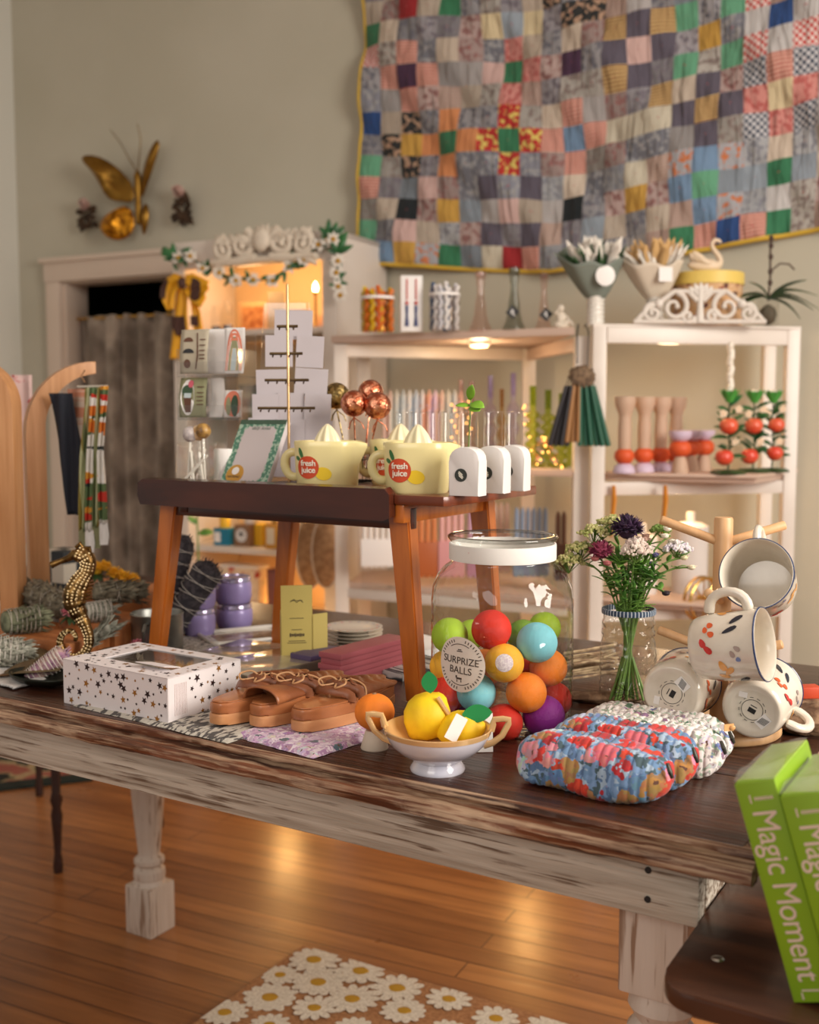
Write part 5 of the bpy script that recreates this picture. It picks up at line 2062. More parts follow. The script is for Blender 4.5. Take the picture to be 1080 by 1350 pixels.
# wire basket with copper and gold baubles
m_wire = pm('dark wire', rgb(50, 44, 40), .4, .7)
m_copper = pm('copper foil', rgb(232, 160, 126), .24, 1, c2=rgb(180, 96, 66), sc=110, ramp=(.48, .54), bump=.8, bsc=120)
m_gfoil = pm('gold foil', rgb(196, 172, 112), .28, 1, c2=rgb(124, 104, 64), sc=110, ramp=(.48, .54), bump=.8, bsc=120)
wp = R(471, .205)
t = thing('wire_basket', 'small dark wire basket behind the juicers holding shiny baubles', 'basket', wp, TYAW)
b = MB()
for z in (.002, .02, .038, .056):
    s = .03 + z * .1
    b.tube([(-s, -s, z), (s, -s, z), (s, s, z), (-s, s, z)], .0009, 5, closed=True)
for i in range(7):
    q = -.03 + i * .01
    for (x0, y0, x1, y1) in ((q, -.03, q * 1.19, -.0356), (q, .03, q * 1.19, .0356), (-.03, q, -.0356, q * 1.19), (.03, q, .0356, q * 1.19)):
        b.cyl((x0, y0, .002), (x1, y1, .056), .0006, n=5)
    b.cyl((q, -.03, .002), (q, .03, .002), .0006, n=5)
b.build('wire_frame', m_wire, t)
for px, py, v, pr_, m, lb in ((444, 522, .23, 17.5, m_gfoil, 'gold bauble on a stem, left of the copper ones behind the juicers'), (467, 532, .17, 17.5, m_copper, 'copper bauble in front at the left of the copper three'),
                              (489, 517, .23, 16.5, m_copper, 'copper bauble at the back, topmost of the copper three'), (498, 535, .185, 18, m_copper, 'copper bauble at the right of the copper three')):
    q = R(px, v)
    q.z = aty(px, py, q.y).z
    t = thing('bauble', lb, 'bauble', q, group='foil baubles in the wire basket')
    r_0 = pr_ * q.y / FPX
    b = MB(); b.sph((0, 0, 0), r_0, 32, 20, f=lambda d: 1 + .012 * NZ.noise(d * 6)); b.build('ball', m, t, ang=180)
    b = MB()
    dz = RZ_ + .012 - q.z
    e = V((wp.x - q.x, wp.y - q.y, 0)) * .55
    b.tube([(0, 0, -r_0 * .9), e * .5 + V((0, 0, dz * .5)), e + V((0, 0, dz))], [.0016, .0013, .0011], 6)
    for a in (0, 2.1, 4.2):
        b.tube([(0, 0, -r_0 * 1.05), (.012 * math.cos(a), .012 * math.sin(a), -r_0 * 1.45), (.016 * math.cos(a), .016 * math.sin(a), -r_0 * 1.9)], .0009, 5)
    b.build('stem', m, t)
t = thing('yellow_planter', 'ochre yellow pot with dark rim behind the left juicer', 'pot', R(402, .235), TYAW)
b = MB(); b.lathe([(0, 0), (.026, 0), (.033, .055), (.034, .062), (.031, .062), (.029, .05), (0, .045)], 32); b.build('pot', pm('ochre glaze', rgb(214, 164, 66), .4), t, ang=50)
b = MB(); b.lathe([(.0325, .056), (.0352, .057), (.0352, .064), (.0325, .064)], 32, close=True); b.build('rim', m_kraft, t, ang=40)
t = thing('cellophane_bag', 'crumpled clear cellophane bag behind the rear juicer', 'bag', R(512, .262), 0)
b = MB(); b.sph((0, 0, .035), (.022, .016, .035), 24, 16, f=lambda d: 1 + .3 * NZ.noise(d * 3)); b.build('bag', m_wrap, t, ang=25)

# earring stand: brass rod with widening cross bars
m_bronze = pm('dark bronze', rgb(84, 66, 44), .35, .9)
ep = R(381, .10)
t = thing('earring_stand', 'brass rod stand with four dark cross bars of hooks, in front of the grey cards', 'earring stand', ep, rad(-6))
k_ = ep.y / FPX
zrod = aty(379, 373, ep.y).z - RZ_
b = MB(); b.tube([(0, 0, .004), (0, 0, zrod * .5), (-.0, 0, zrod - .004), (0, 0, zrod)], [.0022, .0022, .0022, .0008], 12); b.build('rod', pm('satin brass', rgb(214, 176, 128), .3, .9), t)
b = MB(); b.lathe([(0, 0), (.026, 0), (.027, .002), (.024, .004), (0, .005)], 32); b.build('base', m_bronze, t, ang=40)
for py, x0, x1 in ((430, 366, 394), (466, 356, 400), (501, 349, 408), (538, 339, 416)):
    z = aty(379, py, ep.y).z - RZ_
    b = MB()
    b.box(((x0 + x1) / 2 * k_ - 381 * k_, .003, z), ((x1 - x0) * k_, .004, .0045), bev=.001)
    n = max(3, int((x1 - x0) / 11))
    for i in range(n):
        x = (x0 + (x1 - x0) * (i + .5) / n - 381) * k_
        b.tube([(x, .002, z - .001), (x, -.002, z - .005), (x, -.006, z - .006), (x, -.007, z - .003)], .0008, 5)
    b.build('hook_bar', m_bronze, t)
# tower of grey cards
m_card = pm('pale lilac grey card', rgb(192, 184, 188), .6)
gp = R(388, .17)
t = thing('card_tower', 'tapering acrylic tower stacked with pale grey jewellery cards', 'card display', gp, rad(-4))
kk = gp.y / FPX


def zz_(py):
    return aty(388, py, gp.y).z - RZ_


b = MB()
pts = [(338, 632), (440, 632), (438, 575), (408, 398), (348, 398), (336, 575)]
b.prism([((x - 388) * kk, zz_(y)) for x, y in pts], -.002, 0, M=TR(0, .012, 0) @ RX(PI / 2))
b.build('acrylic_panel', m_acryl, t, smooth=False)
r_ = random.Random(8)
rows = [(410, 448, 360, 407, 1), (444, 484, 352, 418, 2), (483, 522, 344, 424, 2), (519, 556, 337, 432, 3), (552, 592, 333, 436, 3), (590, 628, 331, 438, 3)]
for j, (y0, y1, x0, x1, n) in enumerate(rows):
    for i in range(n):
        a = x0 + (x1 - x0) * i / n
        c = x0 + (x1 - x0) * (i + 1) / n
        b = MB()
        yo = r_.uniform(-2, 4)
        lo = .004 + .0025 * ((i + j) % 2)
        b.box(((a + c) / 2 * kk - 388 * kk, -lo - .003 * j, (zz_(y0 + yo) + zz_(y1)) / 2), ((c - a + 3) * kk, .0012, zz_(y0 + yo) - zz_(y1)), M=RY(r_.uniform(-.03, .03) + (.07 if i == n - 1 and n > 1 else 0)))
        o = b.build('card', m_card, t)
b = MB(); b.box((-.5 * kk * 2, .0, zz_(408)), (50 * kk, .012, .002)); b.build('top_ledge', m_acryl, t)

# two-tier acrylic sticker display
sp_ = R(288, .155)
t = thing('sticker_display', 'clear two tier acrylic display stand filled with stickers', 'display stand', sp_, rad(-14))
ks = sp_.y / FPX


def zs(py):
    return aty(290, py, sp_.y).z - RZ_


W2 = .055
b = MB()
for z in (.002, zs(553), zs(497)):
    b.box((0, 0, z), (2 * W2, .075, .003))
for x in (-W2, 0, W2):
    b.box((x, .0, zs(497) / 2), (.003, .075, zs(497)))
b.box((0, .036, zs(440) / 2), (2 * W2, .003, zs(440)))
for z in (zs(553), zs(497)):
    b.box((0, -.037, z + .012), (2 * W2, .0025, .024))
    for x in (-W2, 0, W2):
        b.box((x, 0, z + .022), (.0025, .075, .045))
b.build('acrylic_tiers', m_acryl, t, smooth=False)


def sticker(label, x, y, z, w2, h2, m, bend, marks, yaw=0, lean=-.12):
    """one bent sticker card standing in the display"""
    M0 = MX.Translation(sp_) @ RZ(rad(-14)) @ TR(x, y, z) @ RZ(yaw) @ RX(lean)
    tt = thing('sticker_card', label, 'sticker', M0.translation, group='stickers in the acrylic display', rot=M0.to_euler())
    f = lambda u, v, o=0: (w2 * (u - .5), -o - bend * math.sin(PI * v) * 1.0, h2 * v)
    b = MB(); b.grid(lambda u, v: f(u, v), 6, 14); b.build('card', m, tt, solid=.0012)
    for mm, pts in marks:
        b = MB()
        b.poly([f(px_, py_, .0014 + .0002 * len(tt.children)) for px_, py_ in pts])
        b.build('print', mm, tt, smooth=False, recalc=False)


m_sage = pm('sage card', rgb(150, 150, 112), .6)
m_oat = pm('oat card', rgb(178, 168, 146), .6)
m_brn = pm('brown print', rgb(96, 60, 40), .6)
m_pnk = pm('pink print', rgb(206, 96, 112), .6)
m_cor = pm('coral print', rgb(226, 130, 100), .6)
m_must0 = pm('sand print', rgb(214, 186, 140), .6)
m_ltb = pm('pale blue print', rgb(190, 204, 206), .6)
m_dgn = pm('dark green print', rgb(52, 78, 52), .6)


def ell(cx, cy, rx, ry, n=16, half=False):
    return [(cx + rx * math.cos(PI * i / n if half else 2 * PI * i / n), cy + ry * math.sin(PI * i / n if half else 2 * PI * i / n)) for i in range(n + 1 if half else n)]


bars = lambda x, ys, w: [(m_brn, [(x - w, y), (x + w, y), (x + w, y + .025), (x - w, y + .025)]) for y in ys]
z1, z2 = zs(495), zs(551)
sticker('oat sticker card with brown pastry drawings in the upper left tier', -.030, -.026, z1 + .002, .050, .074, m_oat, .004,
        [(m_brn, ell(.3, .72, .17, .1, half=True)), (m_black, ell(.32, .46, .2, .1, half=True)), (m_brn, ell(.28, .22, .12, .1)), (m_brn, [(.56, .1), (.6, .1), (.68, .4), (.62, .92), (.58, .92), (.63, .4)])] + bars(.82, (.75, .62, .5, .4, .32), .1))
sticker('blank white card standing behind the pastry sticker in the upper tier', .004, -.008, z1 + .002, .075, .076, m_paper, .002, [])
arc = lambda k: [(.5 + k * .36 * math.cos(a), .06 + (.45 + .42 * k) * (1 if 0 < a < PI else 0) * (math.sin(a) ** .6 if 0 < a < PI else 0)) for a in [PI * i / 14 for i in range(15)]]
mk = []
sticker('white sticker card with a coral arched rainbow in the upper right tier', .040, -.026, z1 + .002, .036, .076, m_paper, -.004,
        [(m_cor, arc(1.1)), (m_paper, arc(.98)), (m_cor, arc(.9)), (m_paper, arc(.78)), (m_sage, arc(.7)), (m_must0, arc(.5)), (m_ltb, arc(.36))])
tt_r = bpy.data.objects[-1] if False else None
sticker('sage sticker card with a potted pink flower drawing in the lower left tier', -.032, -.028, z2 + .001, .048, .066, m_sage, .005,
        [(m_paper, ell(.32, .5, .26, .46)), (m_dgn, ell(.3, .66, .2, .16)), (m_pnk, ell(.42, .84, .1, .1)), (m_brn, [(.18, .5), (.48, .5), (.44, .12), (.24, .12)]), (m_ltb, [(.2, .6), (.46, .6), (.46, .48), (.2, .48)])] + bars(.8, (.75, .6, .5, .4, .3), .13))
sticker('curled white card in the middle of the lower sticker tier', .006, -.022, z2 + .001, .024, .066, m_paper, -.008, [])
sticker('small sticker with green cactus and coral outline in the lower right tier', .040, -.030, z2 + .001, .032, .045, m_paper, .002,
        [(m_cor, ell(.5, .5, .46, .48)), (m_dgn, ell(.62, .42, .2, .4)), (m_sage, ell(.28, .4, .14, .34))])
t = thing('paper_roll', 'small roll of white paper standing behind the glass of sticks', 'paper roll', R(296, .095))
b = MB(); b.lathe([(0, 0), (.017, 0), (.0175, .002), (.0175, .052), (.016, .054), (.005, .054), (.005, .045)], 28); b.build('roll', m_paper, t, ang=50)

# glass of white sticks with round tops
gp = R(261, .045)
t = thing('square_glass_jar', 'small square glass jar of white sticks at the left end of the tray table', 'jar', gp, rad(-20))
b = MB()
n = 48


def sqr(r, z):
    return [b._v((r * sq(2 * PI * i / n, 6) * math.cos(2 * PI * i / n), r * sq(2 * PI * i / n, 6) * math.sin(2 * PI * i / n), z)) for i in range(n)]


rg_ = [sqr(.027, .002), sqr(.0285, .005), sqr(.0285, .046), sqr(.027, .052), sqr(.024, .056), sqr(.0245, .062), sqr(.0265, .064), sqr(.0255, .066)]
b.face(rg_[0][::-1])
for a_, c_ in zip(rg_[:-1], rg_[1:]):
    for i in range(n):
        b.face([a_[i], a_[(i + 1) % n], c_[(i + 1) % n], c_[i]])
b.build('glass', m_tube, t, ang=180)
m_stk = pm('white paper sticks', rgb(232, 226, 214), .6)
for i, (x, y, tx, tz, ball) in enumerate([(-.012, .004, .012, .055, 0), (-.004, -.008, -.010, .05, 0), (.008, .002, -.014, .052, 0), (.012, -.006, .004, .05, 0), (-.016, -.004, -.012, .07, 1), (.0, .008, .0, .072, 2), (.012, .0, .010, .075, 3), (-.02, -.01, .02, .045, 0)]):
    mm = [m_stk, pm('pearl white ball', rgb(214, 206, 200), .4, c2=rgb(170, 160, 160), sc=90), pm('tan ball', rgb(196, 154, 100), .4, c2=rgb(230, 206, 170), sc=90), pm('golden tan ball', rgb(176, 136, 70), .4, c2=rgb(110, 80, 50), sc=90)][ball]
    q = MX.Translation(gp) @ RZ(rad(-20))
    tt = thing('white_stick' if not ball else 'lollipop', ['thin white stick in the square glass jar, ' + ['first', 'second', 'third', 'fourth', '', '', '', 'steeply slanted fifth'][i] + ' of the bare ones', 'pearly white round topped stick, left in the square glass jar', 'tan round topped stick in the middle of the square glass jar', 'golden brown round topped stick, right in the square glass jar'][ball],
               'stick' if not ball else 'lollipop', gp, rad(-20), 'sticks in the square glass jar')
    b = MB(); b.tube([(x, y, .005), (tx, y * .5, tz)], .0023, 8); b.build('stick', m_stk, tt)
    if ball:
        b = MB(); b.sph((tx, y * .5, tz + .008), .0125, 20, 14); b.build('candy_ball', mm, tt)

# notepad
m_ntg = pm('green leafy border', rgb(84, 134, 112), .6, c2=rgb(170, 196, 176), sc=150, detail=2, ramp=(.5, .55))
m_ntd = pm('deep green edge', rgb(70, 96, 78), .6)
m_ntw = pm('greyish white page', rgb(206, 196, 196), .6)
m_must = pm('mustard sticker', rgb(198, 148, 62), .5)
NB = R(289, .065)
wv_ = V((.080, -.045, 0)); hv = V((.030, .050, .100))
hv = hv - wv_ * (hv.dot(wv_) / wv_.length_squared)
Wn, Hn = wv_.length, hv.length
x_, y_ = wv_.normalized(), hv.normalized()
z_ = x_.cross(y_)
t = thing('notepad', 'notepad with green leafy border and round mustard sticker leaning on the tray table', 'notepad', NB, rot=MX((x_, y_, z_)).transposed().to_euler())
b = MB(); b.box((Wn / 2, Hn / 2, -.005), (Wn, Hn, .010), bev=.0005); b.build('page_block', m_ntw, t)
b = MB(); b.box((Wn / 2, Hn / 2, .0003), (Wn * .985, Hn * .985, .0006)); bd = b.build('leafy_border', m_ntg, t, smooth=False)
b = MB(); b.box((Wn / 2, Hn - .004, .0007), (Wn * .985, .008, .0006)); b.build('top_edge', m_ntd, t, smooth=False)
b = MB()
pts = []
w0, h0, cx, cy = Wn * .34, Hn * .41, Wn / 2, Hn * .47
for i in range(120):
    a = 2 * PI * i / 120
    k = 1 + .05 * abs(math.sin(a * 15))
    s_ = sq(a, 7)
    pts.append((cx + w0 * s_ * math.cos(a) * k, cy + h0 * s_ * math.sin(a) * k))
b.prism(pts, .0008, .0011)
b.build('writing_area', m_ntw, t, smooth=False)
text('lettering', 'daily notes', .0085, m_ntd, t, TR(Wn / 2, Hn * .865, .0012), .0001, shear=.4)
b = MB(); b.prism(circle(32, .0165), .0012, .0018, M=TR(Wn * .27, Hn * .145, 0)); sk = b.build('round_sticker', m_must, t, smooth=False)
b = MB(); b.prism(circle(24, .0068), .0019, .0022, M=TR(Wn * .27, Hn * .19, 0)); b.build('white_dot', m_paper, sk, smooth=False)
text('lettering', 'NOTEPAD', .0052, m_ink, sk, TR(Wn * .27, Hn * .10, .0021), .0001)

# ================================================================ MIDDLE AND LEFT OF THE TABLE
# star box
A = T(222, 957)
lv = V((-.171, .116, 0)).normalized(); bv = V((.116, .171, 0)).normalized()
SW, SD, SH = .207, .137, .062
# local frame: x from the left corner to the near corner, y backwards
t = thing('star_cake_box', 'white bakery box printed with gold and dark stars, clear window in its lid', 'box', A + lv * SW, math.atan2(-lv.y, -lv.x))
m_boxw = pm('white box card', rgb(232, 224, 224), .5)
b = MB()
b.box((SW / 2, .0006, SH / 2), (SW, .0012, SH)); b.box((SW / 2, SD - .0006, SH / 2), (SW, .0012, SH))
b.box((.0006, SD / 2, SH / 2), (.0012, SD - .003, SH)); b.box((SW - .0006, SD / 2, SH / 2), (.0012, SD - .003, SH))
b.box((SW / 2, SD / 2, .0008), (SW - .003, SD - .003, .0016))
b.build('box_body', m_boxw, t, smooth=False)
b = MB()
outer = rrect(SW, SD, .001, 2)
hx0, hx1, hy0, hy1 = .045, SW - .03, .035, SD - .022
# lid ring made of four pieces round the window
for c, s in (((SW / 2, hy0 / 2, SH), (SW, hy0, .0012)), ((SW / 2, (hy1 + SD) / 2, SH), (SW, SD - hy1, .0012)), ((hx0 / 2, (hy0 + hy1) / 2, SH), (hx0, hy1 - hy0 - .0001, .0012)), (((hx1 + SW) / 2, (hy0 + hy1) / 2, SH), (SW - hx1, hy1 - hy0 - .0001, .0012))):
    b.box(c, s)
b.build('lid', m_boxw, t, smooth=False)
b = MB(); b.box((0, 0, 0), (.055, .03, .001), M=TR(SW - .055, .035, SH + .005) @ RX(-.2)); b.build('lid_flap', m_boxw, t, smooth=False)
b = MB(); b.box(((hx0 + hx1) / 2, (hy0 + hy1) / 2, SH - .001), (hx1 - hx0 + .01, hy1 - hy0 + .01, .0004)); b.build('window', m_acryl, t, smooth=False)
m_sgold = pm('gold foil star', rgb(184, 130, 60), .35, .6)
m_sdark = pm('dark foil star', rgb(54, 36, 36), .4, .3)
r_ = random.Random(12)
sg, sd = MB(), MB()
def stars(nx, ny, place):
    for i in range(nx):
        for j in range(ny):
            u = (i + .5 + r_.uniform(-.33, .33) + (.25 if j % 2 else -.25)) / nx
            v = (j + .5 + r_.uniform(-.33, .33)) / ny
            if not (.02 < u < .98 and .05 < v < .95):
                continue
            R_ = r_.choice((.0062, .0056, .0040, .0021, .0020, .0021))
            b_ = sg if r_.random() < .3 else sd
            M = place(u, v)
            if M is None:
                continue
            b_.poly([M @ V((x, y, 0)) for x, y in (star(R_, a0=r_.uniform(0, 6)) if R_ > .0025 else star(R_, .6, a0=r_.uniform(0, 6)))])
stars(15, 4, lambda u, v: facing((u * SW, -.0004, v * SH), (1, 0, 0), (0, -1, 0)))
stars(10, 4, lambda u, v: facing((SW + .0004, u * SD, v * SH), (0, 1, 0), (1, 0, 0)) if u > .28 else None)


def ontop(u, v):
    x, y = u * SW, v * SD
    if hx0 - .006 < x < hx1 + .006 and hy0 - .006 < y < hy1 + .006:
        return None
    return TR(x, y, SH + .0009)


stars(14, 9, ontop)
sg.build('gold_stars', m_sgold, t, smooth=False, recalc=False)['kind'] = 'stuff'
sd.build('dark_stars', m_sdark, t, smooth=False, recalc=False)['kind'] = 'stuff'
b = MB()
for i in range(9):
    b.box((SW + .0003, .012 + i * .0026, SH * .5), (.0003, .0004, .042))
b.build('fine_print', pm('faint pink print', rgb(206, 180, 176), .6), t, smooth=False)
t2 = thing('dried_bundle', 'grey dried herb bundle lying inside the star box, seen through its window', 'herb bundle', A + lv * SW * .5 + bv * SD * .5 + V((0, 0, .02)), math.atan2(-lv.y, -lv.x))
m_dried = pm('grey dried leaves', rgb(190, 180, 160), .85, c2=rgb(130, 118, 100), sc=80, bump=.6, bsc=90)
b = MB()
b.sph((0, 0, .014), (.075, .042, .024), 30, 16, f=lambda d: 1 + .18 * NZ.noise(d * 4))
for i in range(80):
    p = V((r_.uniform(-.07, .07), r_.uniform(-.035, .035), .022))
    b.leaf(p, (r_.uniform(-1, 1), r_.uniform(-.5, .5), .15), (0, 0, 1), .025, .008, 0)
b.build('herbs', m_dried, t2, solid=.0006)

# cloths under the box and the sandals
m_weave = pm('grey woven cloth', rgb(190, 184, 172), .9, c2=rgb(84, 80, 78), sc=140, detail=2, ramp=(.5, .56), stretch=(1, .4, 1), bump=.6, bsc=200)
m_purp = floral('lilac printed cloth', [rgb(196, 160, 190), rgb(226, 214, 222), rgb(170, 130, 170), rgb(206, 186, 206)], [rgb(226, 218, 222), rgb(90, 110, 120), rgb(180, 140, 176), rgb(210, 196, 210), rgb(216, 200, 214)], 60, 2.2, k=(.3, .36, .4))
c0 = T(104, 931)


def folded(name, label, cat, p0, p1, dep, hgt, m, fold=2, seed=0):
    d = (p1 - p0); L = d.length
    t = thing(name, label, cat, p0, math.atan2(d.y, d.x))
    for k in range(fold):
        b = MB()
        h0 = hgt / fold
        def fn(u, v, k=k, h0=h0):
            e = min(1, min(u, 1 - u) * 30) * min(1, min(v, 1 - v) * 22)
            x = u * L + NZ.noise(V((v * 5, k, seed))) * .004
            y = v * dep + NZ.noise(V((u * 6, k + 3, seed))) * .004
            return (x, y, h0 * (k + .12) + h0 * .8 * e + .0012 * NZ.noise(V((u * 12, v * 9, k + seed))))
        b.grid(fn, 60, 30)
        b.grid(lambda u, v: (u * L, v * dep, h0 * k + .0004), 2, 2)
        b.build('folded_layer', m, t, ang=180)
    return t


folded('woven_cloth', 'grey and white woven cloth folded under the star box', 'cloth', T(96, 931), T(300, 981), .20, .005, m_weave, 1, 1)
folded('printed_cloth', 'lilac and white printed cloth folded under the wooden sandals', 'cloth', T(308, 971), T(413, 1001), .17, .0065, m_purp, 1, 5)

# wooden-soled sandals
m_sole = pm('warm wooden sole', rgb(176, 110, 66), .35, c2=rgb(146, 84, 48), sc=9, stretch=(6, 1, 6), ramp=(.35, .7), coat=.2)
m_sole2 = pm('pale wooden sole', rgb(206, 148, 100), .4, c2=rgb(186, 124, 78), sc=9, stretch=(6, 1, 6), ramp=(.35, .7))
m_leath = pm('brown leather', rgb(164, 102, 62), .4, c2=rgb(128, 74, 44), sc=14, bump=.3, bsc=60)
m_lace = pm('tan leather lace', rgb(196, 148, 104), .5)


def smooth(P, n=6):
    P = [V(p) for p in P]
    Q_ = []
    for i in range(len(P) - 1):
        a, b_, c, d = P[max(0, i - 1)], P[i], P[i + 1], P[min(len(P) - 1, i + 2)]
        for k in range(n):
            s = k / n
            Q_.append(.5 * (2 * b_ + (c - a) * s + (2 * a - 5 * b_ + 4 * c - d) * s * s + (3 * b_ - a - 3 * c + d) * s ** 3))
    return Q_ + [P[-1]]


def sandal(p, yaw, label, z=.0, k=1, tall=True):
    t = thing('wooden_sandal', label, 'sandal', (p.x, p.y, TZ + .0075 + z), yaw, 'wooden soled lace up sandals')
    L = .188

    def outline(g):
        P = []
        for i in range(40):
            a = 2 * PI * i / 40
            y = L / 2 + (L / 2 - g) * math.sin(a)
            wd = .0262 + .005 * math.sin((y / L) * PI * 1.2 - .6)
            P.append((math.copysign(abs(math.cos(a)) ** .55, math.cos(a)) * (wd - g) + .004 * math.sin(y / L * 3), y))
        return P
    b = MB(); b.prism(outline(0), 0, .014, bev=.003); b.build('outsole', m_sole2, t, ang=40)
    b = MB(); b.prism(outline(.0008), .0142, .028, bev=.003); b.build('midsole', m_sole, t, ang=40)
    b = MB(); b.prism(outline(.003), .0282, .030, bev=.001); b.build('insole', m_sole, t, ang=40)
    # leather upper: gathered vamp and heel strap
    b = MB()

    def vamp(u, v):
        a = PI * u
        y = L * (.50 + .42 * v)
        w_ = .0295 - .007 * v
        hh = .013 * (1 - v) ** .7 + .007 + .002 * math.sin(v * 26 + u * 3)
        return (w_ * math.cos(a), y + .006 * math.sin(a * 5), .028 + hh * max(0, math.sin(a)) ** .7)
    b.grid(vamp, 24, 24)
    b.build('vamp', m_leath, t, solid=.0022, ang=180)
    b = MB()
    for yy, hh in ((.36, .020), (.46, .026)):
        b.tube([(.033 * math.cos(PI * i / 12), L * yy + .006 * math.sin(i * .7), .028 + hh * .62 * math.sin(PI * i / 12)) for i in range(13)], .006, 8, flat=.3)
    b.build('strap', m_leath, t)
    if 'middle' in label:
        b = MB()
        b.grid(lambda u, v: ((.029 - .004 * v) * math.cos(PI * u), .012 + L * .34 * v, .030 + (.004 + .014 * (1 - v) ** .5) * max(0, math.sin(PI * u)) ** .7), 24, 14)
        b.build('heel_cup', m_leath, t, solid=.002, ang=180)
    rr = random.Random(len(label))
    b = MB()
    for s in (-1, 1):
        b.tube(smooth([(0, L * .45, .046), (s * .012, L * .43, .053), (s * .022, L * .37, .050), (s * .012, L * .33, .045), (s * .002, L * .40, .046)]), .0013, 6)
        b.tube(smooth([(0, L * .45, .046), (s * .010, L * .52, .049), (s * .026, L * .55, .042), (s * .037, L * .5, .032)]), .0013, 6)
    b.sph((0, L * .45, .0465), .0035, 10, 6)
    b.build('lace', m_lace, t)
    return t


yw = math.atan2(.80, .60) - PI / 2
h3 = T(381, 974); h1 = T(288, 963); h2 = T(337, 966)
sandal(V((h3.x + .008, h3.y + .005, 0)), yw, 'wooden sandal with brown leather upper, frontmost, behind the crepe orange')
sandal(V((h2.x - .002, h2.y + .0, 0)), yw + .03, 'wooden sandal with brown leather upper, in the middle of the three')
sandal(V((h1.x - .006, h1.y + .0, 0)), yw, 'wooden sandal with brown leather upper, nearest the star box')
t = thing('shoe_tag', 'white paper tag on a looped cord lying on the sandals', 'tag', aty(448, 928, 1.41), .5)
b = MB(); b.box((0, 0, 0), (.016, .024, .0012), M=RZ(-.7) @ RX(.4)); b.build('tag_card', m_paper, t)
b = MB(); b.tube([(.004, .008, .002), (.006, .022, .012), (-.006, .032, .02), (-.03, .03, .016)], .0011, 6); b.build('cord', m_string, t)

# pink and purple boxes
m_pinkb = pm('dusty rose card', rgb(178, 92, 100), .5)
m_purb = pm('slate purple card', rgb(94, 78, 112), .5)
pA = onz(447, 863, .812); pA.z = TZ
dl = V((.60, .80, 0))
for i in range(3):
    t = thing('slim_gift_box', ['dusty rose slim box, lowest of its stack behind the sandals', 'dusty rose slim box in the middle of its stack', 'dusty rose slim box, topmost of its stack'][i], 'box',
              pA + V((.0015 * i, -.001 * i, .0174 * i)), math.atan2(dl.y, dl.x), 'slim rose boxes')
    b = MB(); b.box((.083, .021, .0042), (.163, .039, .0084), bev=.0005); b.build('box_base', m_pinkb, t)
    b = MB(); b.box((.083, .021, .0130), (.1672, .0432, .0080), bev=.0006); b.build('lid', m_pinkb, t)
pB = onz(410, 866, .793); pB.z = TZ
for i in range(2):
    t = thing('slim_gift_box', ['slate purple slim box, lower of the two left of the rose boxes', 'slate purple slim box, upper of the two left of the rose boxes'][i], 'box', pB + V((0, 0, .0168 * i)), math.atan2(dl.y, dl.x), 'slim purple boxes')
    b = MB(); b.box((.04, .021, .0045), (.08, .042, .009), bev=.0005); b.build('box_base', m_purb, t)
    b = MB(); b.box((.04, .021, .0128), (.0812, .0432, .0078), bev=.0006); b.build('lid', m_purb, t)

# yellow leaflet display box
m_yc = pm('soft yellow card', rgb(204, 184, 104), .55)
pY = T(412, 884)
t = thing('yellow_display_box', 'soft yellow card display box with tall printed front, behind the sandals', 'box', pY, rad(8))
b = MB()
b.box((-.024, .0006, .068), (.049, .0012, .136)); b.build('tall_panel', m_yc, t, smooth=False)
b = MB()
b.box((.0, .028, .044), (.0012, .056, .088)); b.box((-.048, .028, .044), (.0012, .056, .088)); b.box((-.024, .056, .044), (.049, .0012, .088)); b.box((-.024, .028, .001), (.048, .055, .0012))
b.build('tray_box', m_yc, t, smooth=False)
# the side that faces right is angled outward
b = MB()
b.box((.0, 0, 0), (.0012, .0, 0.0)); b.bm.clear()
b.box((.013, .010, .046), (.027, .0012, .086), rz=.5); b.build('side_wing', m_yc, t, smooth=False)
b = MB()
for z, w2, n in ((.112, .018, 1), (.084, .022, 1), (.066, .016, 1), (.048, .026, 1), (.045, .03, 1), (.030, .018, 1)):
    b.box((-.024, -.0004, z), (w2, .0004, .0008))
b.tube([(-.034, -.0004, .110), (-.028, -.0004, .114), (-.024, -.0004, .109), (-.018, -.0004, .113), (-.014, -.0004, .109)], .0006, 4)
for i in range(9):
    b.box((-.034 + i * .0026, -.0004, .0575), (.0017, .0004, .004 if i % 3 else .006))
b.build('printed_marks', m_ink, t, smooth=False)['kind'] = 'stuff'

# glossy boards, tray, plates, paper
m_pear = pm('glossy pale board', rgb(190, 178, 160), .08, c2=rgb(160, 146, 128), sc=9, coat=.6)
t = thing('glossy_board', 'glossy pale stone board with grey edge right behind the star box', 'board', T(350, 893), math.atan2(dl.y, dl.x) - .1)
b = MB(); b.box((0, .0, .012), (.16, .115, .024), bev=.001); b.build('board', pm('grey board edge', rgb(128, 118, 104), .4), t)
b = MB(); b.box((0, 0, .0245), (.158, .113, .002), bev=.0006); b.build('glossy_face', m_pear, t)
t = thing('glossy_board', 'darker glossy board lying left of the yellow box, behind the stone board', 'board', T(322, 868), math.atan2(dl.y, dl.x) + .15)
b = MB(); b.box((0, .0, .008), (.13, .11, .016), bev=.001); b.build('board', m_pear, t)
t = thing('white_tray', 'shallow white tray with brown printed middle in front of the purple tins', 'tray', T(325, 842), rad(28))
b = MB()
b.prism(rrect(.15, .11, .018), 0, .004); o = b.build('tray', m_ceramic, t)
b = MB()
P0 = rrect(.15, .11, .018)
b.tube([(x, y, .007) for x, y in P0], .004, 8, closed=True); b.build('rim', m_ceramic, t)
b = MB(); b.prism(rrect(.115, .075, .01), .0041, .0048); b.build('printed_middle', pm('brown marbled print', rgb(180, 160, 140), .2, c2=rgb(130, 90, 60), sc=30), t)
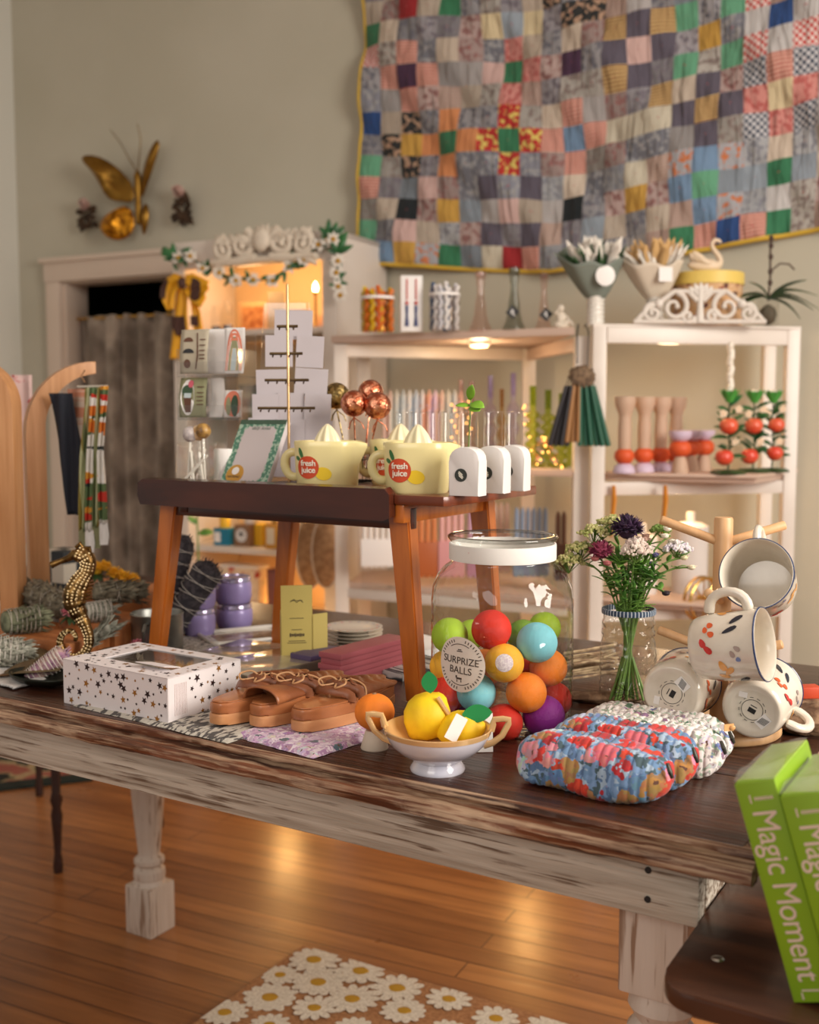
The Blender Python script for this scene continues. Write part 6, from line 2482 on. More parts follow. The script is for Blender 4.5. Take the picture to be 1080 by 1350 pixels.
t = thing('white_cloth', 'white crocheted cloth under the purple tins', 'cloth', T(262, 850), rad(20))
b = MB(); b.grid(lambda u, v: ((u - .5) * .22, (v - .5) * .14, .003 + .0015 * NZ.noise(V((u * 9, v * 9, 1)))), 30, 20); b.build('cloth', pm('crocheted white', rgb(206, 200, 194), .9, c2=rgb(120, 116, 112), sc=160, ramp=(.5, .6)), t, solid=.002)
m_plate = pm('patterned ivory plate', rgb(222, 212, 196), .25, coat=.5)
t0 = None
pp = T(466, 852)
for i in range(5):
    t = thing('stacked_plate', ['ivory plate, lowest in the small stack behind the rose boxes', 'ivory plate, second from the bottom of the small stack', 'ivory plate in the middle of the small stack', 'ivory plate just under the topmost of the small stack', 'ivory plate with red and blue flower sprigs, topmost of its stack'][i], 'plate', pp + V((.001 * (i % 2), 0, .0062 * i)), 0, 'plates behind the rose boxes')
    b = MB(); b.lathe([(0, .002), (.022, .002), (.024, 0), (.027, .001), (.030, .005), (.050, .0095), (.051, .0108), (.049, .0112), (.030, .0068), (0, .005)], 44); b.build('plate', m_plate, t, ang=60)
    if i == 4:
        b = MB()
        for k in range(18):
            a = 2 * PI * k / 18
            b.sph((.044 * math.cos(a), .044 * math.sin(a), .0104), (.0022, .0018, .0005), 8, 4)
        b.build('rim_sprigs', pm('blue and red sprigs', rgb(70, 90, 130), .3, c2=rgb(190, 60, 50), sc=60, ramp=(.49, .51)), t)
t = thing('white_sheet_stack', 'flat stack of white sheets lying behind the rose boxes under the tray table', 'paper', T(530, 862), rad(40))
b = MB(); b.box((0, 0, .008), (.17, .12, .016), bev=.0006); b.build('sheets', m_paper, t)
t = thing('striped_notebook', 'dark striped spiral notebook lying behind the right front leg of the tray table', 'notebook', T(545, 884), rad(40))
b = MB(); b.box((0, 0, .005), (.12, .09, .010), bev=.0006); b.build('notebook', pm('striped cover', rgb(40, 46, 52), .6, c2=rgb(200, 196, 190), sc=14, stretch=(8, .3, 1), ramp=(.49, .51)), t)

# purple tins
m_tin = pm('lavender enamel tin', rgb(164, 148, 204), .35, .1, coat=.3)
m_tinlid = pm('silvery lilac lid', rgb(186, 176, 206), .2, .7)


def tin(p, r, h, label):
    t = thing('purple_tin', label, 'tin', p, group='lavender candle tins behind the tray table legs')
    b = MB(); b.lathe([(0, 0), (r * .82, 0), (r * .93, h * .08), (r, h * .3), (r, h * .66), (r * .95, h * .8), (r * .93, h * .82), (0, h * .82)], 40); b.build('tin', m_tin, t, ang=50)
    b = MB(); b.lathe([(r * .93, h * .80), (r * .96, h * .81), (r * .96, h * .97), (r * .92, h), (r * .84, h * .995), (r * .82, h * .95), (0, h * .95)], 40); b.build('lid', m_tinlid, t, ang=50)


tA, tB = T(263, 838), T(309, 827)
sA, sB = tA.y / FPX, tB.y / FPX
tin(tA, 21.5 * sA, 38 * sA, 'lavender tin at the bottom of the left stack')
tin(tA + V((.002, 0, 38.2 * sA)), 21 * sA, 37 * sA, 'lavender tin on top of the left stack')
tin(tB, 24.5 * sB, 33 * sB, 'lavender tin at the bottom of the right stack')
tin(tB + V((-.001, 0, 33.2 * sB)), 24.5 * sB, 36 * sB, 'lavender tin on top of the right stack')

# galvanised mug with wrapped herb sticks
m_galv = pm('galvanised metal', rgb(176, 176, 170), .35, .9, c2=rgb(130, 132, 128), sc=14)
gm = T(208, 858)
t = thing('metal_mug', 'galvanised metal mug holding dark wrapped herb bundles, behind the star box', 'mug', gm, rad(200))
b = MB(); b.lathe([(0, .002), (.040, .002), (.042, 0), (.043, .004), (.044, .062), (.0455, .0655), (.044, .067), (.0425, .064), (.0415, .006), (0, .005)], 44); b.build('cup', m_galv, t, ang=50)
b = MB(); b.tube([(.020, .040, .054), (.026, .052, .055), (.030, .060, .046), (.030, .060, .028), (.026, .052, .018), (.020, .040, .017)], .0028, 8); b.build('handle', m_galv, t)


def bundle(name, label, cat, p0, p1, r0, r1, m, twm, n_tw=9, leaves=60, leafL=.016, seed=0, group=None, tip=True):
    """herb bundle wound with thread: tapered core, leaf scales and thread turns"""
    rr = random.Random(seed)
    p0, p1 = V(p0), V(p1)
    d = p1 - p0
    L = d.length
    q = d.to_track_quat('Z', 'Y')
    t = thing(name, label, cat, p0, group=group, rot=q.to_euler())
    b = MB()
    N = 14
    rad_ = lambda s: (r0 + (r1 - r0) * s) * (1 if s < .85 else max(.25, max(0, 1 - ((s - .85) / .15) ** 2) ** .5)) * (1 if s > .05 else .8)
    prev = None
    rings = []
    for i in range(N + 1):
        s = i / N
        R_ = rad_(s) * .92
        rings.append([b._v((R_ * math.cos(2 * PI * k / 18) * (1 + .12 * NZ.noise(V((k * .9, s * 8, seed)))), R_ * math.sin(2 * PI * k / 18) * (1 + .12 * NZ.noise(V((k * .9, s * 8, seed + 4)))), L * s)) for k in range(18)])
    for a_, c_ in zip(rings[:-1], rings[1:]):
        for k in range(18):
            b.face([a_[k], a_[(k + 1) % 18], c_[(k + 1) % 18], c_[k]])
    b.face(rings[0][::-1]); b.face(rings[-1])
    for i in range(leaves):
        s = rr.random() ** .9
        a = rr.uniform(0, 2 * PI)
        R_ = rad_(s) * .9
        b.leaf((R_ * math.cos(a), R_ * math.sin(a), L * s), (math.cos(a) * .35, math.sin(a) * .35, 1), (math.cos(a), math.sin(a), 0), leafL * rr.uniform(.6, 1.2), leafL * .3, rr.uniform(-.2, .2), n=3)
    b.build('leaves', m, t, solid=.0006, ang=60)
    b = MB()
    for sg_ in (1, -1):
        pts = []
        K = n_tw * 16
        for i in range(K + 1):
            s = .06 + .86 * i / K
            a = sg_ * (2 * PI * n_tw * i / K + 1.6 * math.sin(i * .05 + seed))
            R_ = rad_(s) * 1.07 + .0006
            pts.append((R_ * math.cos(a), R_ * math.sin(a), L * s))
        b.tube(pts, .0005, 5)
    b.build('thread', twm, t)
    return t


m_lav = pm('dark lavender buds', rgb(76, 70, 74), .9, c2=rgb(50, 46, 52), sc=120)
m_wth = pm('white thread', rgb(214, 206, 196), .8)
bundle('herb_bundle', 'dark lavender bundle wound with white thread leaning right in the metal mug', 'herb bundle', aty(222, 838, 1.955), aty(280, 742, 1.96), .018, .032, m_lav, m_wth, 6, 320, .007, 1, 'dark wrapped bundles in the metal mug')
bundle('herb_bundle', 'dark herb bundle standing upright in the metal mug behind the amber leg', 'herb bundle', aty(212, 840, 1.99), aty(246, 706, 2.02), .018, .022, m_lav, m_wth, 6, 260, .007, 2, 'dark wrapped bundles in the metal mug')

# wooden display blocks at the left end
def block(label, corner, L, D_, h, yaw=TYAW):
    t = thing('wooden_block', label, 'display block', corner, yaw, 'honey wood display blocks')
    b = MB(); b.box((-L / 2, D_ / 2, h / 2), (L, D_, h), bev=.002); b.build('block', m_oakb, t)
    return t


m_oakb = pm('orange brown block wood', rgb(186, 118, 68), .45, c2=rgb(160, 94, 50), sc=7, stretch=(1, 12, 4), ramp=(.35, .7))
kA = T(92, 878); kB = T(152, 866)
block('low wooden display block at the left edge with wrapped herbs on it', kA, .42, .12, .036)
block('wooden display block right behind the brass seahorse', kB, .135, .11, .052)
kC = T(188, 828)
block('taller rear wooden display block carrying the marigolds', kC + V((.0, .0, 0)), .20, .10, .068)

m_sagel = pm('dried sage green', rgb(130, 132, 104), .85, c2=rgb(92, 96, 72), sc=70)
m_sageg = pm('grey green leaves', rgb(128, 120, 100), .85, c2=rgb(88, 80, 64), sc=70)
m_silver = pm('silvery leaves', rgb(170, 168, 154), .8, c2=rgb(120, 120, 106), sc=70)
m_lil = pm('lilac pink blossoms', rgb(168, 126, 150), .8, c2=rgb(190, 160, 150), sc=60)
zA, zB, zC = TZ + .036, TZ + .052, TZ + .068
kAt = lambda px, py: onz(px, py, zA)
bundle('herb_bundle', 'green sage bundle tied with thread on the low block at the left edge', 'herb bundle', kAt(4, 838) + V((0, 0, .022)), kAt(58, 832) + V((0, 0, .022)), .020, .021, m_sagel, m_string, 7, 120, .018, 3, 'wrapped herb bundles at the left end')
bundle('herb_bundle', 'grey leafy bundle behind the seahorse on the low block', 'herb bundle', kAt(112, 836) + V((.0, .03, .024)), kAt(38, 800) + V((0, 0, .030)), .014, .028, m_sageg, m_string, 5, 260, .026, 4, 'wrapped herb bundles at the left end')
bundle('herb_bundle', 'silvery sage roll lying on the block right of the seahorse', 'herb bundle', onz(108, 822, zB) + V((0, 0, .018)), onz(150, 818, zB) + V((0, 0, .018)), .015, .018, m_silver, m_wth, 6, 110, .014, 5, 'wrapped herb bundles at the left end')
bundle('herb_bundle', 'pale bundle with lilac flowers at the far left picture edge', 'herb bundle', T(-12, 884) + V((0, 0, .030)), T(36, 880) + V((0, 0, .026)), .026, .016, m_silver, m_wth, 6, 160, .018, 6, 'wrapped herb bundles at the left end')
bundle('herb_bundle', 'pink and lilac flower bundle wound with thread in the dark dish', 'herb bundle', aty(36, 897, 1.64), aty(90, 863, 1.66), .013, .021, m_lil, m_wth, 9, 120, .010, 7, 'wrapped herb bundles at the left end')
bundle('silvery_sprig', 'silvery leafy sprig lying between the seahorse tail and the star box', 'sprig', aty(108, 856, 1.775), aty(146, 824, 1.79), .004, .010, m_silver, m_string, 2, 70, .026, 8)

m_mari = pm('marigold yellow', rgb(232, 164, 26), .7, c2=rgb(240, 184, 40), sc=60)
m_rose = pm('pink petals', rgb(206, 104, 124), .7, c2=rgb(226, 150, 160), sc=60)


def bloom(px, py, D, r, m, label, name, n=90, cat='flower', group=None, rest=None):
    p = aty(px, py, D)
    t = thing(name, label, cat, p, group=group)
    b = MB()
    for i in range(n):
        z = rf.uniform(-.1, 1); a = rf.uniform(0, 2 * PI); q = math.sqrt(max(0, 1 - z * z))
        d = V((q * math.cos(a), q * math.sin(a), z * .8))
        b.leaf(d * r * .3, d, (0, 0, 1), r * rf.uniform(.6, .8), r * .32, rf.uniform(-.3, .3), n=3)
    b.sph((0, 0, 0), r * .45, 10, 8)
    b.build('petals', m, t, solid=.0003)
    b = MB()
    for i in range(9):
        a = rf.uniform(0, 2 * PI)
        b.leaf((0, 0, -r * .3), (math.cos(a), math.sin(a), -.3), (0, 0, 1), r * 1.3, r * .5, .3)
    b.build('leaves', m_darkleaf, t, solid=.0004)


for i, (px, py, D, r) in enumerate(((128, 752, 2.12, .020), (138, 748, 2.16, .016), (152, 757, 2.12, .018), (163, 763, 2.10, .020), (174, 765, 2.10, .017))):
    bloom(px, py, D, r, m_mari, ['yellow marigold at the left end of its row, behind the seahorse fin', 'small yellow marigold, second from the left, set back', 'yellow marigold in the middle of its row', 'yellow marigold, second from the right of its row', 'yellow marigold at the right end of its row'][i], 'marigold', 80, group='marigolds on the rear block')
bundle('leafy_bed', 'dark leafy bundle lying under the marigolds', 'herb bundle', onz(118, 795, zC) + V((0, .02, .016)), onz(186, 790, zC) + V((0, .0, .014)), .018, .016, m_sageg, m_string, 3, 160, .024, 9)
bloom(94, 808, 1.86, .018, m_rose, 'pink rose bloom inside the curl of the seahorse tail', 'pink_bloom', 60)
bloom(181, 851, 1.80, .013, m_rose, 'pink bloom behind the star box, in front of the metal mug', 'pink_bloom', 60)
bloom(83, 867, 1.655, .012, pm('lilac petals', rgb(170, 150, 204), .7), 'lilac bloom at the top of the wrapped bundle in the dark dish', 'lilac_bloom', 60)

# dark dish, leaves, lace cloth
t = thing('dark_dish', 'dark boat shaped dish under the pink flower bundle', 'dish', T(56, 903), TYAW)
b = MB(); b.sph((0, 0, .018), (.062, .036, .018), 32, 16); 
for v in list(b.bm.verts):
    if v.co.z > .0185:
        v.co.z = .0185 - (v.co.z - .0185) * .8
b.build('dish', pm('blackened brass', rgb(44, 46, 38), .35, .6), t, ang=180)
m_leafbr = pm('olive brown leaf', rgb(112, 92, 60), .6, c2=rgb(86, 70, 44), sc=30)
for i, (px, py, dx, dz, L, lb) in enumerate(((5, 893, .9, .25, .10, 'large brown dried leaf, front one at the left edge'), (2, 878, 1, .1, .09, 'brown dried leaf lying behind the dark dish at the left edge'), (48, 872, .8, .1, .07, 'brown dried leaf behind the pink flower bundle'), (120, 876, 1, .02, .07, 'brown dried leaf lying at the foot of the seahorse'))):
    t = thing('dried_leaf', lb, 'leaf', T(px, py) + V((0, 0, .006 + .006 * (i % 2))), group='brown dried leaves')
    b = MB(); b.leaf((0, 0, 0), (dx, .1 - .4 * (i == 0), dz), (0, -.3, 1), L, .045, .15, n=8); b.build('leaf', m_leafbr, t, solid=.0012)
t = thing('lace_cloth', 'white lace edged cloth lying at the front left corner of the table top', 'cloth', T(-30, 902), TYAW)
b = MB(); b.grid(lambda u, v: (u * .16 - .08, .028 + v * .10 - .028 * u + .002 * abs(math.sin(u * 60)) * (v < .02), .004 + .002 * NZ.noise(V((u * 6, v * 6, 3)))), 120, 16); b.build('cloth', pm('white lace', rgb(206, 202, 198), .85, bump=.5, bsc=200), t, solid=.003)
t = thing('stacked_saucer', 'brown and white stacked saucers under the pale bundle at the left edge', 'saucer', T(10, 888))
b = MB(); b.lathe([(0, 0), (.03, 0), (.055, .010), (.056, .012), (.03, .004), (0, .003)], 36); b.build('saucer', m_kraft, t)

# brass seahorse
sh = T(100, 878)
t = thing('brass_seahorse', 'beaded brass seahorse figurine standing on its curled tail', 'figurine', sh)
S_ = sh.y / FPX


def P(px, py, dy=0):
    q = aty(px, py, sh.y)
    return V((q.x - sh.x, dy, q.z - sh.z))


m_sea = pm('antique gold', rgb(140, 108, 62), .38, 1, c2=rgb(84, 62, 36), sc=60)
m_seab = pm('bright gold beads', rgb(250, 224, 170), .3, .85)
path = [(104, 729, 9), (112, 733, 9.5), (117, 742, 9), (114, 754, 9.5), (106, 766, 12), (100, 778, 14), (98, 790, 13.5), (101, 802, 10.5), (107, 814, 8), (113, 826, 6.5), (117, 838, 6), (117, 850, 5.5), (111, 861, 5.5), (101, 867, 5.2), (90, 864, 4.8), (82, 856, 4.4), (79, 846, 4), (82, 837, 3.6), (89, 832, 3.2), (96, 833, 2.8), (100, 839, 2.5), (99, 845, 2.2)]
b = MB()
b.tube(smooth([P(x, y) for x, y, r in path], 3), [path[min(len(path) - 1, i // 3)][2] * S_ * 1.12 for i in range(3 * (len(path) - 1) + 1)], 16)
b.sph(P(104, 732), 9.5 * S_, 16, 12)
b.build('body', m_sea, t)
b = MB()
b.tube([P(100, 730), P(90, 736), P(80, 740), P(70, 744), P(68, 745)], [7 * S_, 4.5 * S_, 3.6 * S_, 4.4 * S_, 5 * S_], 12)
b.build('snout', m_sea, t)
b = MB()
for k in range(7):
    y0 = 764 + k * 4.2
    x1 = 122 + 2 * math.sin(k)
    b.tube([P(104, y0 + 2), P(x1, y0 - 1)], [2.2 * S_, 2.4 * S_], 8, flat=.6)
b.build('dorsal_fin', m_sea, t)
b = MB()
b.tube([P(100, 722), P(106, 716), P(110, 722), P(118, 722), P(120, 730)], [2.5 * S_, 3 * S_, 2 * S_, 3 * S_, 2 * S_], 8)
b.build('crest', m_sea, t)
b = MB()
fine = []
for (x0, y0, r0_), (x1, y1, r1_) in zip(path[:-1], path[1:]):
    d = math.hypot(x1 - x0, y1 - y0)
    n = max(1, int(d / 3.6))
    for i in range(n):
        s = i / n
        fine.append((x0 + (x1 - x0) * s, y0 + (y1 - y0) * s, r0_ + (r1_ - r0_) * s, (x1 - x0) / d, (y1 - y0) / d))
for i, (x, y, r, dx, dy) in enumerate(fine):
    for k in ((-.85, -.45, -.05, .4, .85) if r > 7 else (-.7, 0, .7)):
        px_, py_ = x - dy * r * k, y + dx * r * k
        b.sph(P(px_, py_, -r * S_ * 1.12 * math.sqrt(max(0, 1 - k * k))), (1.7 if r > 5 else 1.3) * S_, 6, 4)
b.build('beading', m_seab, t)['kind'] = 'stuff'
b = MB(); b.lathe([(0, 0), (22 * S_, 0), (22 * S_, .003), (12 * S_, .006), (6 * S_, .009), (0, .010)], 32); b.build('base', m_sea, t, ang=50)

# curved wooden rack arches with hanging textiles
def arch(label, px, D, mirror, yaw, h_px, reach):
    p = aty(px, 700, D); p.z = TZ
    k = D / FPX
    t = thing('wooden_arch', label, 'rack', p, yaw, 'curved wooden display arches')
    w_ = 25 * k
    H_ = aty(px, h_px, D).z - TZ
    R_ = reach * k
    out, inn = [], []
    for i in range(15):
        a = PI - (PI / 2) * i / 14
        out.append((R_ + R_ * math.cos(a), H_ - R_ * 1.05 + R_ * 1.05 * math.sin(a)))
        r2 = R_ - w_ * (1 - .35 * i / 14)
        inn.append((R_ + r2 * math.cos(a), H_ - R_ * 1.05 + (R_ * 1.05 - w_ * (1 - .35 * i / 14)) * math.sin(a)))
    pts = [(0, 0)] + out + inn[::-1] + [(w_, 0)]
    if mirror:
        pts = [(-x, y) for x, y in pts]
    b = MB(); b.prism(pts, -.02, .02, M=RX(PI / 2), bev=.0015); b.build('arch_board', m_oakv, t, ang=30)
    return t


m_oakv = pm('pale oak veneer', rgb(206, 152, 104), .45, c2=rgb(186, 130, 82), sc=8, stretch=(14, 14, .8), ramp=(.35, .7), rot=(0, 0, 0))
arch('curved pale oak arch with textiles hanging from its tip', 36, 2.12, False, rad(28), 475, 92)
arch('curved pale oak arch at the left picture edge', 27, 2.02, True, rad(-6), 473, 60)
m_navyc = pm('navy webbing', rgb(30, 34, 46), .8)
hp = aty(112, 497, 2.08)
hx = thing('textile_hanger', 'thin twine and rail hanging from the oak arch tip', 'hanger', hp)
kh = hp.y / FPX


def HP_(px, py, dy=0):
    q = aty(px, py, hp.y)
    return V((q.x - hp.x, dy, q.z - hp.z))


b = MB(); b.tube([HP_(112, 488), HP_(107, 496), HP_(112, 504)], .0014, 6); b.build('twine', m_kraft, hx)
b = MB(); b.tube([HP_(102, 510), HP_(142, 509)], .0022, 8); b.build('rail', m_string, hx)


def strip(label, pts, wpx, m, name, group='textiles hanging from the oak arch', dy=0, tassel=None):
    t = thing(name, label, 'textile', hp + V((0, dy, 0)), group=group)
    b = MB()
    P_ = [HP_(x, y) for x, y in pts]
    n = 30

    def fn(u, v):
        s = v * (len(P_) - 1); i = min(int(s), len(P_) - 2)
        c = P_[i].lerp(P_[i + 1], s - i)
        return (c.x + (u - .5) * wpx * kh, c.y + .006 * math.sin(u * 9 + v * 6), c.z)
    b.grid(fn, 8, n)
    b.build('strip', m, t, solid=.002, ang=180)
    if tassel:
        b = MB()
        e = P_[-1]
        for i in range(9):
            x = e.x + (i / 8 - .5) * wpx * kh
            b.tube([(x, 0, e.z + .002), (x * 1.0 + .001 * (i % 3), .002 * (i % 2), e.z - 16 * kh), (x, 0, e.z - 28 * kh)], [.0014, .0016, .0012], 5)
        b.build('tassels', tassel, t)


def stripes(name, cols, sc, axis=2):
    m = pm(name, cols[0], .85)
    nt = m.node_tree
    tc = nt.nodes.new('ShaderNodeTexCoord')
    mp = nt.nodes.new('ShaderNodeMapping')
    mp.inputs['Scale'].default_value = (.2, .2, 1) if axis == 2 else (1, .05, .05)
    n = nt.nodes.new('ShaderNodeTexVoronoi'); n.inputs['Scale'].default_value = sc
    cr = nt.nodes.new('ShaderNodeValToRGB'); cr.color_ramp.interpolation = 'CONSTANT'
    for i, c in enumerate(cols):
        e = cr.color_ramp.elements[i] if i < 2 else cr.color_ramp.elements.new(i / len(cols))
        e.position = i / len(cols); e.color = c
    s = nt.nodes.new('ShaderNodeSeparateColor')
    nt.links.new(tc.outputs['Object'], mp.inputs[0]); nt.links.new(mp.outputs[0], n.inputs['Vector']); nt.links.new(n.outputs['Color'], s.inputs[0]); nt.links.new(s.outputs[0], cr.inputs[0])
    nt.links.new(cr.outputs[0], nt.nodes['Principled BSDF'].inputs['Base Color'])
    return m


m_bead = stripes('orange white and black weave', [rgb(214, 120, 40), rgb(226, 222, 214), rgb(40, 52, 50), rgb(196, 50, 36), rgb(214, 150, 50), rgb(88, 110, 70), rgb(230, 226, 220)], 60)
m_grs = stripes('green striped weave', [rgb(120, 130, 84), rgb(190, 194, 150), rgb(146, 130, 60), rgb(104, 116, 76)], 160, 0)
strip('navy strap slanting down behind the oak arch', [(75, 518), (88, 580), (100, 680)], 30, m_navyc, 'navy_strap', dy=.02)
strip('pale sheer plaid cloth behind the woven strips', [(95, 512), (102, 600), (108, 680)], 34, pm('sheer plaid', rgb(176, 156, 140), .8, c2=rgb(170, 110, 84), sc=8, stretch=(.1, .1, 3), ramp=(.5, .55)), 'sheer_cloth', dy=.05)
strip('green and cream striped scarf, left of the woven strips', [(118, 511), (111, 600), (110, 700)], 11, m_grs, 'woven_scarf', dy=0, tassel=m_sage)
strip('orange and white patterned woven strip left of centre', [(124, 511), (120, 600), (119, 700)], 9, m_bead, 'woven_scarf', dy=-.006, tassel=m_paper)
strip('green striped scarf between the two patterned strips', [(131, 511), (127, 600), (127, 695)], 9, m_grs, 'woven_scarf', dy=-.002, tassel=m_sage)
strip('orange and white patterned woven strip at the right end', [(139, 509), (134, 600), (138, 690)], 9, m_bead, 'woven_scarf', dy=-.008, tassel=m_paper)
t = thing('spotted_cloth', 'pink and red spotted cloth hanging between the two oak arches', 'textile', aty(27, 600, 2.35))
b = MB(); b.grid(lambda u, v: ((u - .5) * .06, .004 * math.sin(u * 12), .17 - v * .36), 10, 20)
b.build('cloth', pm('pink and red spots', rgb(206, 176, 170), .85, c2=rgb(180, 30, 36), sc=22, ramp=(.6, .63)), t, solid=.002)
t = thing('chequered_box', 'black and white chequered box behind the hanging textiles', 'box', T(86, 790), TYAW)
b = MB(); b.box((0, 0, .055), (.075, .07, .11), bev=.002); mck = pm('chequered card', rgb(30, 34, 36), .6)
nt_ = mck.node_tree; tc_ = nt_.nodes.new('ShaderNodeTexCoord'); ck_ = nt_.nodes.new('ShaderNodeTexChecker'); ck_.inputs['Scale'].default_value = 24; ck_.inputs['Color1'].default_value = rgb(30, 36, 40); ck_.inputs['Color2'].default_value = rgb(190, 180, 164)
nt_.links.new(tc_.outputs['Object'], ck_.inputs['Vector']); nt_.links.new(ck_.outputs['Color'], nt_.nodes['Principled BSDF'].inputs['Base Color'])
b.build('box', mck, t)
# ================================================================ ON AND IN THE SHELF UNITS
def colr(px, D, z):
    p = aty(px, 500, D)
    p.z = z
    return p


def simple(name, label, cat, p, parts, rz=0, group=None):
    """thing whose parts are lathes: [(part name, material, profile, offset)]"""
    t = thing(name, label, cat, p, rz, group)
    for pn, m, prof, off in parts:
        b = MB(); b.lathe(prof, 28, c=off); b.build(pn, m, t, ang=60)
    return t


m_clearc = glassmat('clear cup', tint=(.93, .93, .92, 1), edge=(.5, .5, .5, 1))


def wax(c, c2=None):
    return pm('wax', rgb(*c), .45, c2=rgb(*c2) if c2 else None, sc=20)


def taper_cup(px, D, z, w_, h_, cols, label, cl, twist=True):
    p = colr(px, D, z)
    k = D / FPX
    t = thing('candle_cup', label, 'candle cup', p)
    R_ = w_ * k / 2
    b = MB(); b.lathe([(0, .001), (R_, .001), (R_, h_ * k * .86), (R_ * 1.03, h_ * k * .87)], 32); b.build('clear_cup', m_clearc, t, ang=180)
    b = MB(); b.lathe([(R_ * 1.0, h_ * k * .72), (R_ * 1.02, h_ * k * .72), (R_ * 1.02, h_ * k * .78), (R_, h_ * k * .78)], 32, close=True); b.build('paper_band', m_paper, t)
    n = 13
    for i in range(n):
        a = 2 * PI * i / n
        r_ = R_ * (.80 if i < 11 else .3)
        m = cols[i % len(cols)]
        tt = thing('twisted_candle' if twist else 'taper_candle', cl[i % 4] + ' twisted candle in the ' + ('leftmost' if px < 550 else 'second') + ' clear cup on the top board', 'candle', p + V((r_ * math.cos(a), r_ * math.sin(a), .003)), group=label)
        b = MB()
        N = 24
        rr = R_ * .15
        if twist:
            b.tube([(rr * .35 * math.cos(j * 1.1 + i), rr * .35 * math.sin(j * 1.1 + i), h_ * k * (.93 + .05 * math.sin(i * 2)) * j / N) for j in range(N + 1)], [rr * (1 + .18 * math.sin(j * 2.2)) for j in range(N)] + [rr * .5], 8)
        else:
            b.tube([(0, 0, 0), (r_ * .15 * math.cos(a), r_ * .15 * math.sin(a), h_ * k * (.9 + .08 * math.sin(i * 2))), (r_ * .16 * math.cos(a), r_ * .16 * math.sin(a), h_ * k)], [rr, rr * .9, rr * .3], 8)
        b.build('candle', m, tt)


ZT = ZS
taper_cup(498, 3.2, ZT, 44, 58, [wax((222, 118, 20)), wax((214, 170, 20)), wax((206, 96, 24)), wax((220, 190, 60))], 'clear cup of amber and yellow twisted candles, left on the top board', ['amber', 'yellow', 'dark amber', 'pale yellow'])
taper_cup(586, 3.16, ZT, 40, 62, [wax((226, 220, 218)), wax((214, 212, 218)), wax((232, 228, 226)), wax((40, 78, 120))], 'clear cup of white and blue twisted candles on the top board', ['white', 'pale grey', 'ivory', 'blue'])
t = thing('white_gift_box', 'tall white box with red and blue beaded figures, between the two candle cups', 'box', colr(542, 3.2, ZT), .1)
b = MB(); b.box((0, 0, .079), (.062, .04, .158), bev=.001); b.build('box', m_paper, t)
b = MB()
for x in (-.014, .012):
    b.tube([(x, -.021, .148), (x, -.022, .09)], .0022, 6)
    b.sph((x, -.023, .08), (.005, .004, .006), 8, 6)
b.build('red_beads', pm('red beads', rgb(196, 50, 44), .5), t)
b = MB()
for x in (-.014, .012):
    b.tube([(x, -.022, .072), (x, -.022, .045), (x, -.022, .015)], [.0045, .003, .006], 8)
b.build('blue_beads', pm('blue beads', rgb(34, 50, 110), .5), t)


def glass_stick(px, D, z, h_px, m, label, tagged=None, wpx=30, name='glass_candlestick', bubbles=0, group=None):
    k = D / FPX
    h = h_px * k; w2 = wpx * k / 2
    if bubbles:
        prof = [(0, .001), (w2, .001), (w2 * 1.0, h * .03), (w2 * .35, h * .09)]
        for i in range(bubbles):
            z0 = h * (.10 + .60 * i / bubbles); dz = h * .60 / bubbles
            prof += [(w2 * .35, z0), (w2 * .85, z0 + dz * .3), (w2 * .95, z0 + dz * .5), (w2 * .85, z0 + dz * .7), (w2 * .35, z0 + dz)]
        prof += [(w2 * .4, h * .74), (w2 * .42, h), (w2 * .36, h), (w2 * .34, h * .76)]
    else:
        prof = [(0, .001), (w2, .001), (w2 * 1.0, h * .04), (w2 * .75, h * .13), (w2 * .55, h * .28), (w2 * .5, h * .42), (w2 * .34, h * .6), (w2 * .3, h * .72), (w2 * .42, h * .8), (w2 * .36, h * .84), (w2 * .5, h * .9), (w2 * .48, h), (w2 * .38, h), (w2 * .34, h * .9)]
    t = simple(name, label, 'candlestick', colr(px, D, z), [('glass', m, prof, (0, 0, 0))], group=group)
    if tagged:
        b = MB(); b.box((tagged * k, -w2 * .9, h * .26), (.030, .0015, .030), M=TR(0, 0, 0)); 
        b.bm.clear()
        b.box((0, 0, 0), (.028, .0015, .028), M=TR(tagged * k, -w2 * .9, h * .27) @ RY(.7))
        tg_ = b.build('black_tag', m_black, t)
        b = MB()
        for i in range(3):
            b.box((0, 0, 0), (.016 - i * .003, .0004, .002), M=TR(tagged * k, -w2 * .9 - .001, h * .27 + (i - 1) * .005) @ RY(.7))
        b.build('tag_lettering', m_paper, tg_)
    return t


g_pink = glassmat('pink glass', tint=(.95, .84, .81, 1), edge=(.74, .56, .54, 1))
g_smoke = glassmat('smoky glass', tint=(.66, .68, .64, 1), edge=(.34, .36, .34, 1))
g_green = glassmat('olive green glass', tint=(.74, .80, .28, 1), edge=(.22, .30, .04, 1))
g_lil = glassmat('lilac glass', tint=(.86, .80, .94, 1), edge=(.64, .56, .78, 1))
g_amb = glassmat('amber glass', tint=(.86, .7, .45, 1), edge=(.6, .42, .2, 1))
glass_stick(633, 3.15, ZT, 76, g_pink, 'pink pressed glass candlestick, leftmost of three on the top board')
glass_stick(677, 3.12, ZT, 80, g_smoke, 'smoky grey pressed glass candlestick with black tag, middle of three', tagged=-3, wpx=30)
glass_stick(716, 3.15, ZT, 74, g_pink, 'clear pinkish glass candlestick with black tag, rightmost of three', tagged=2, wpx=24)
t = thing('cherub_figurine', 'small cream cherub figurine at the right end of the top board', 'figurine', colr(740, 3.1, ZT))
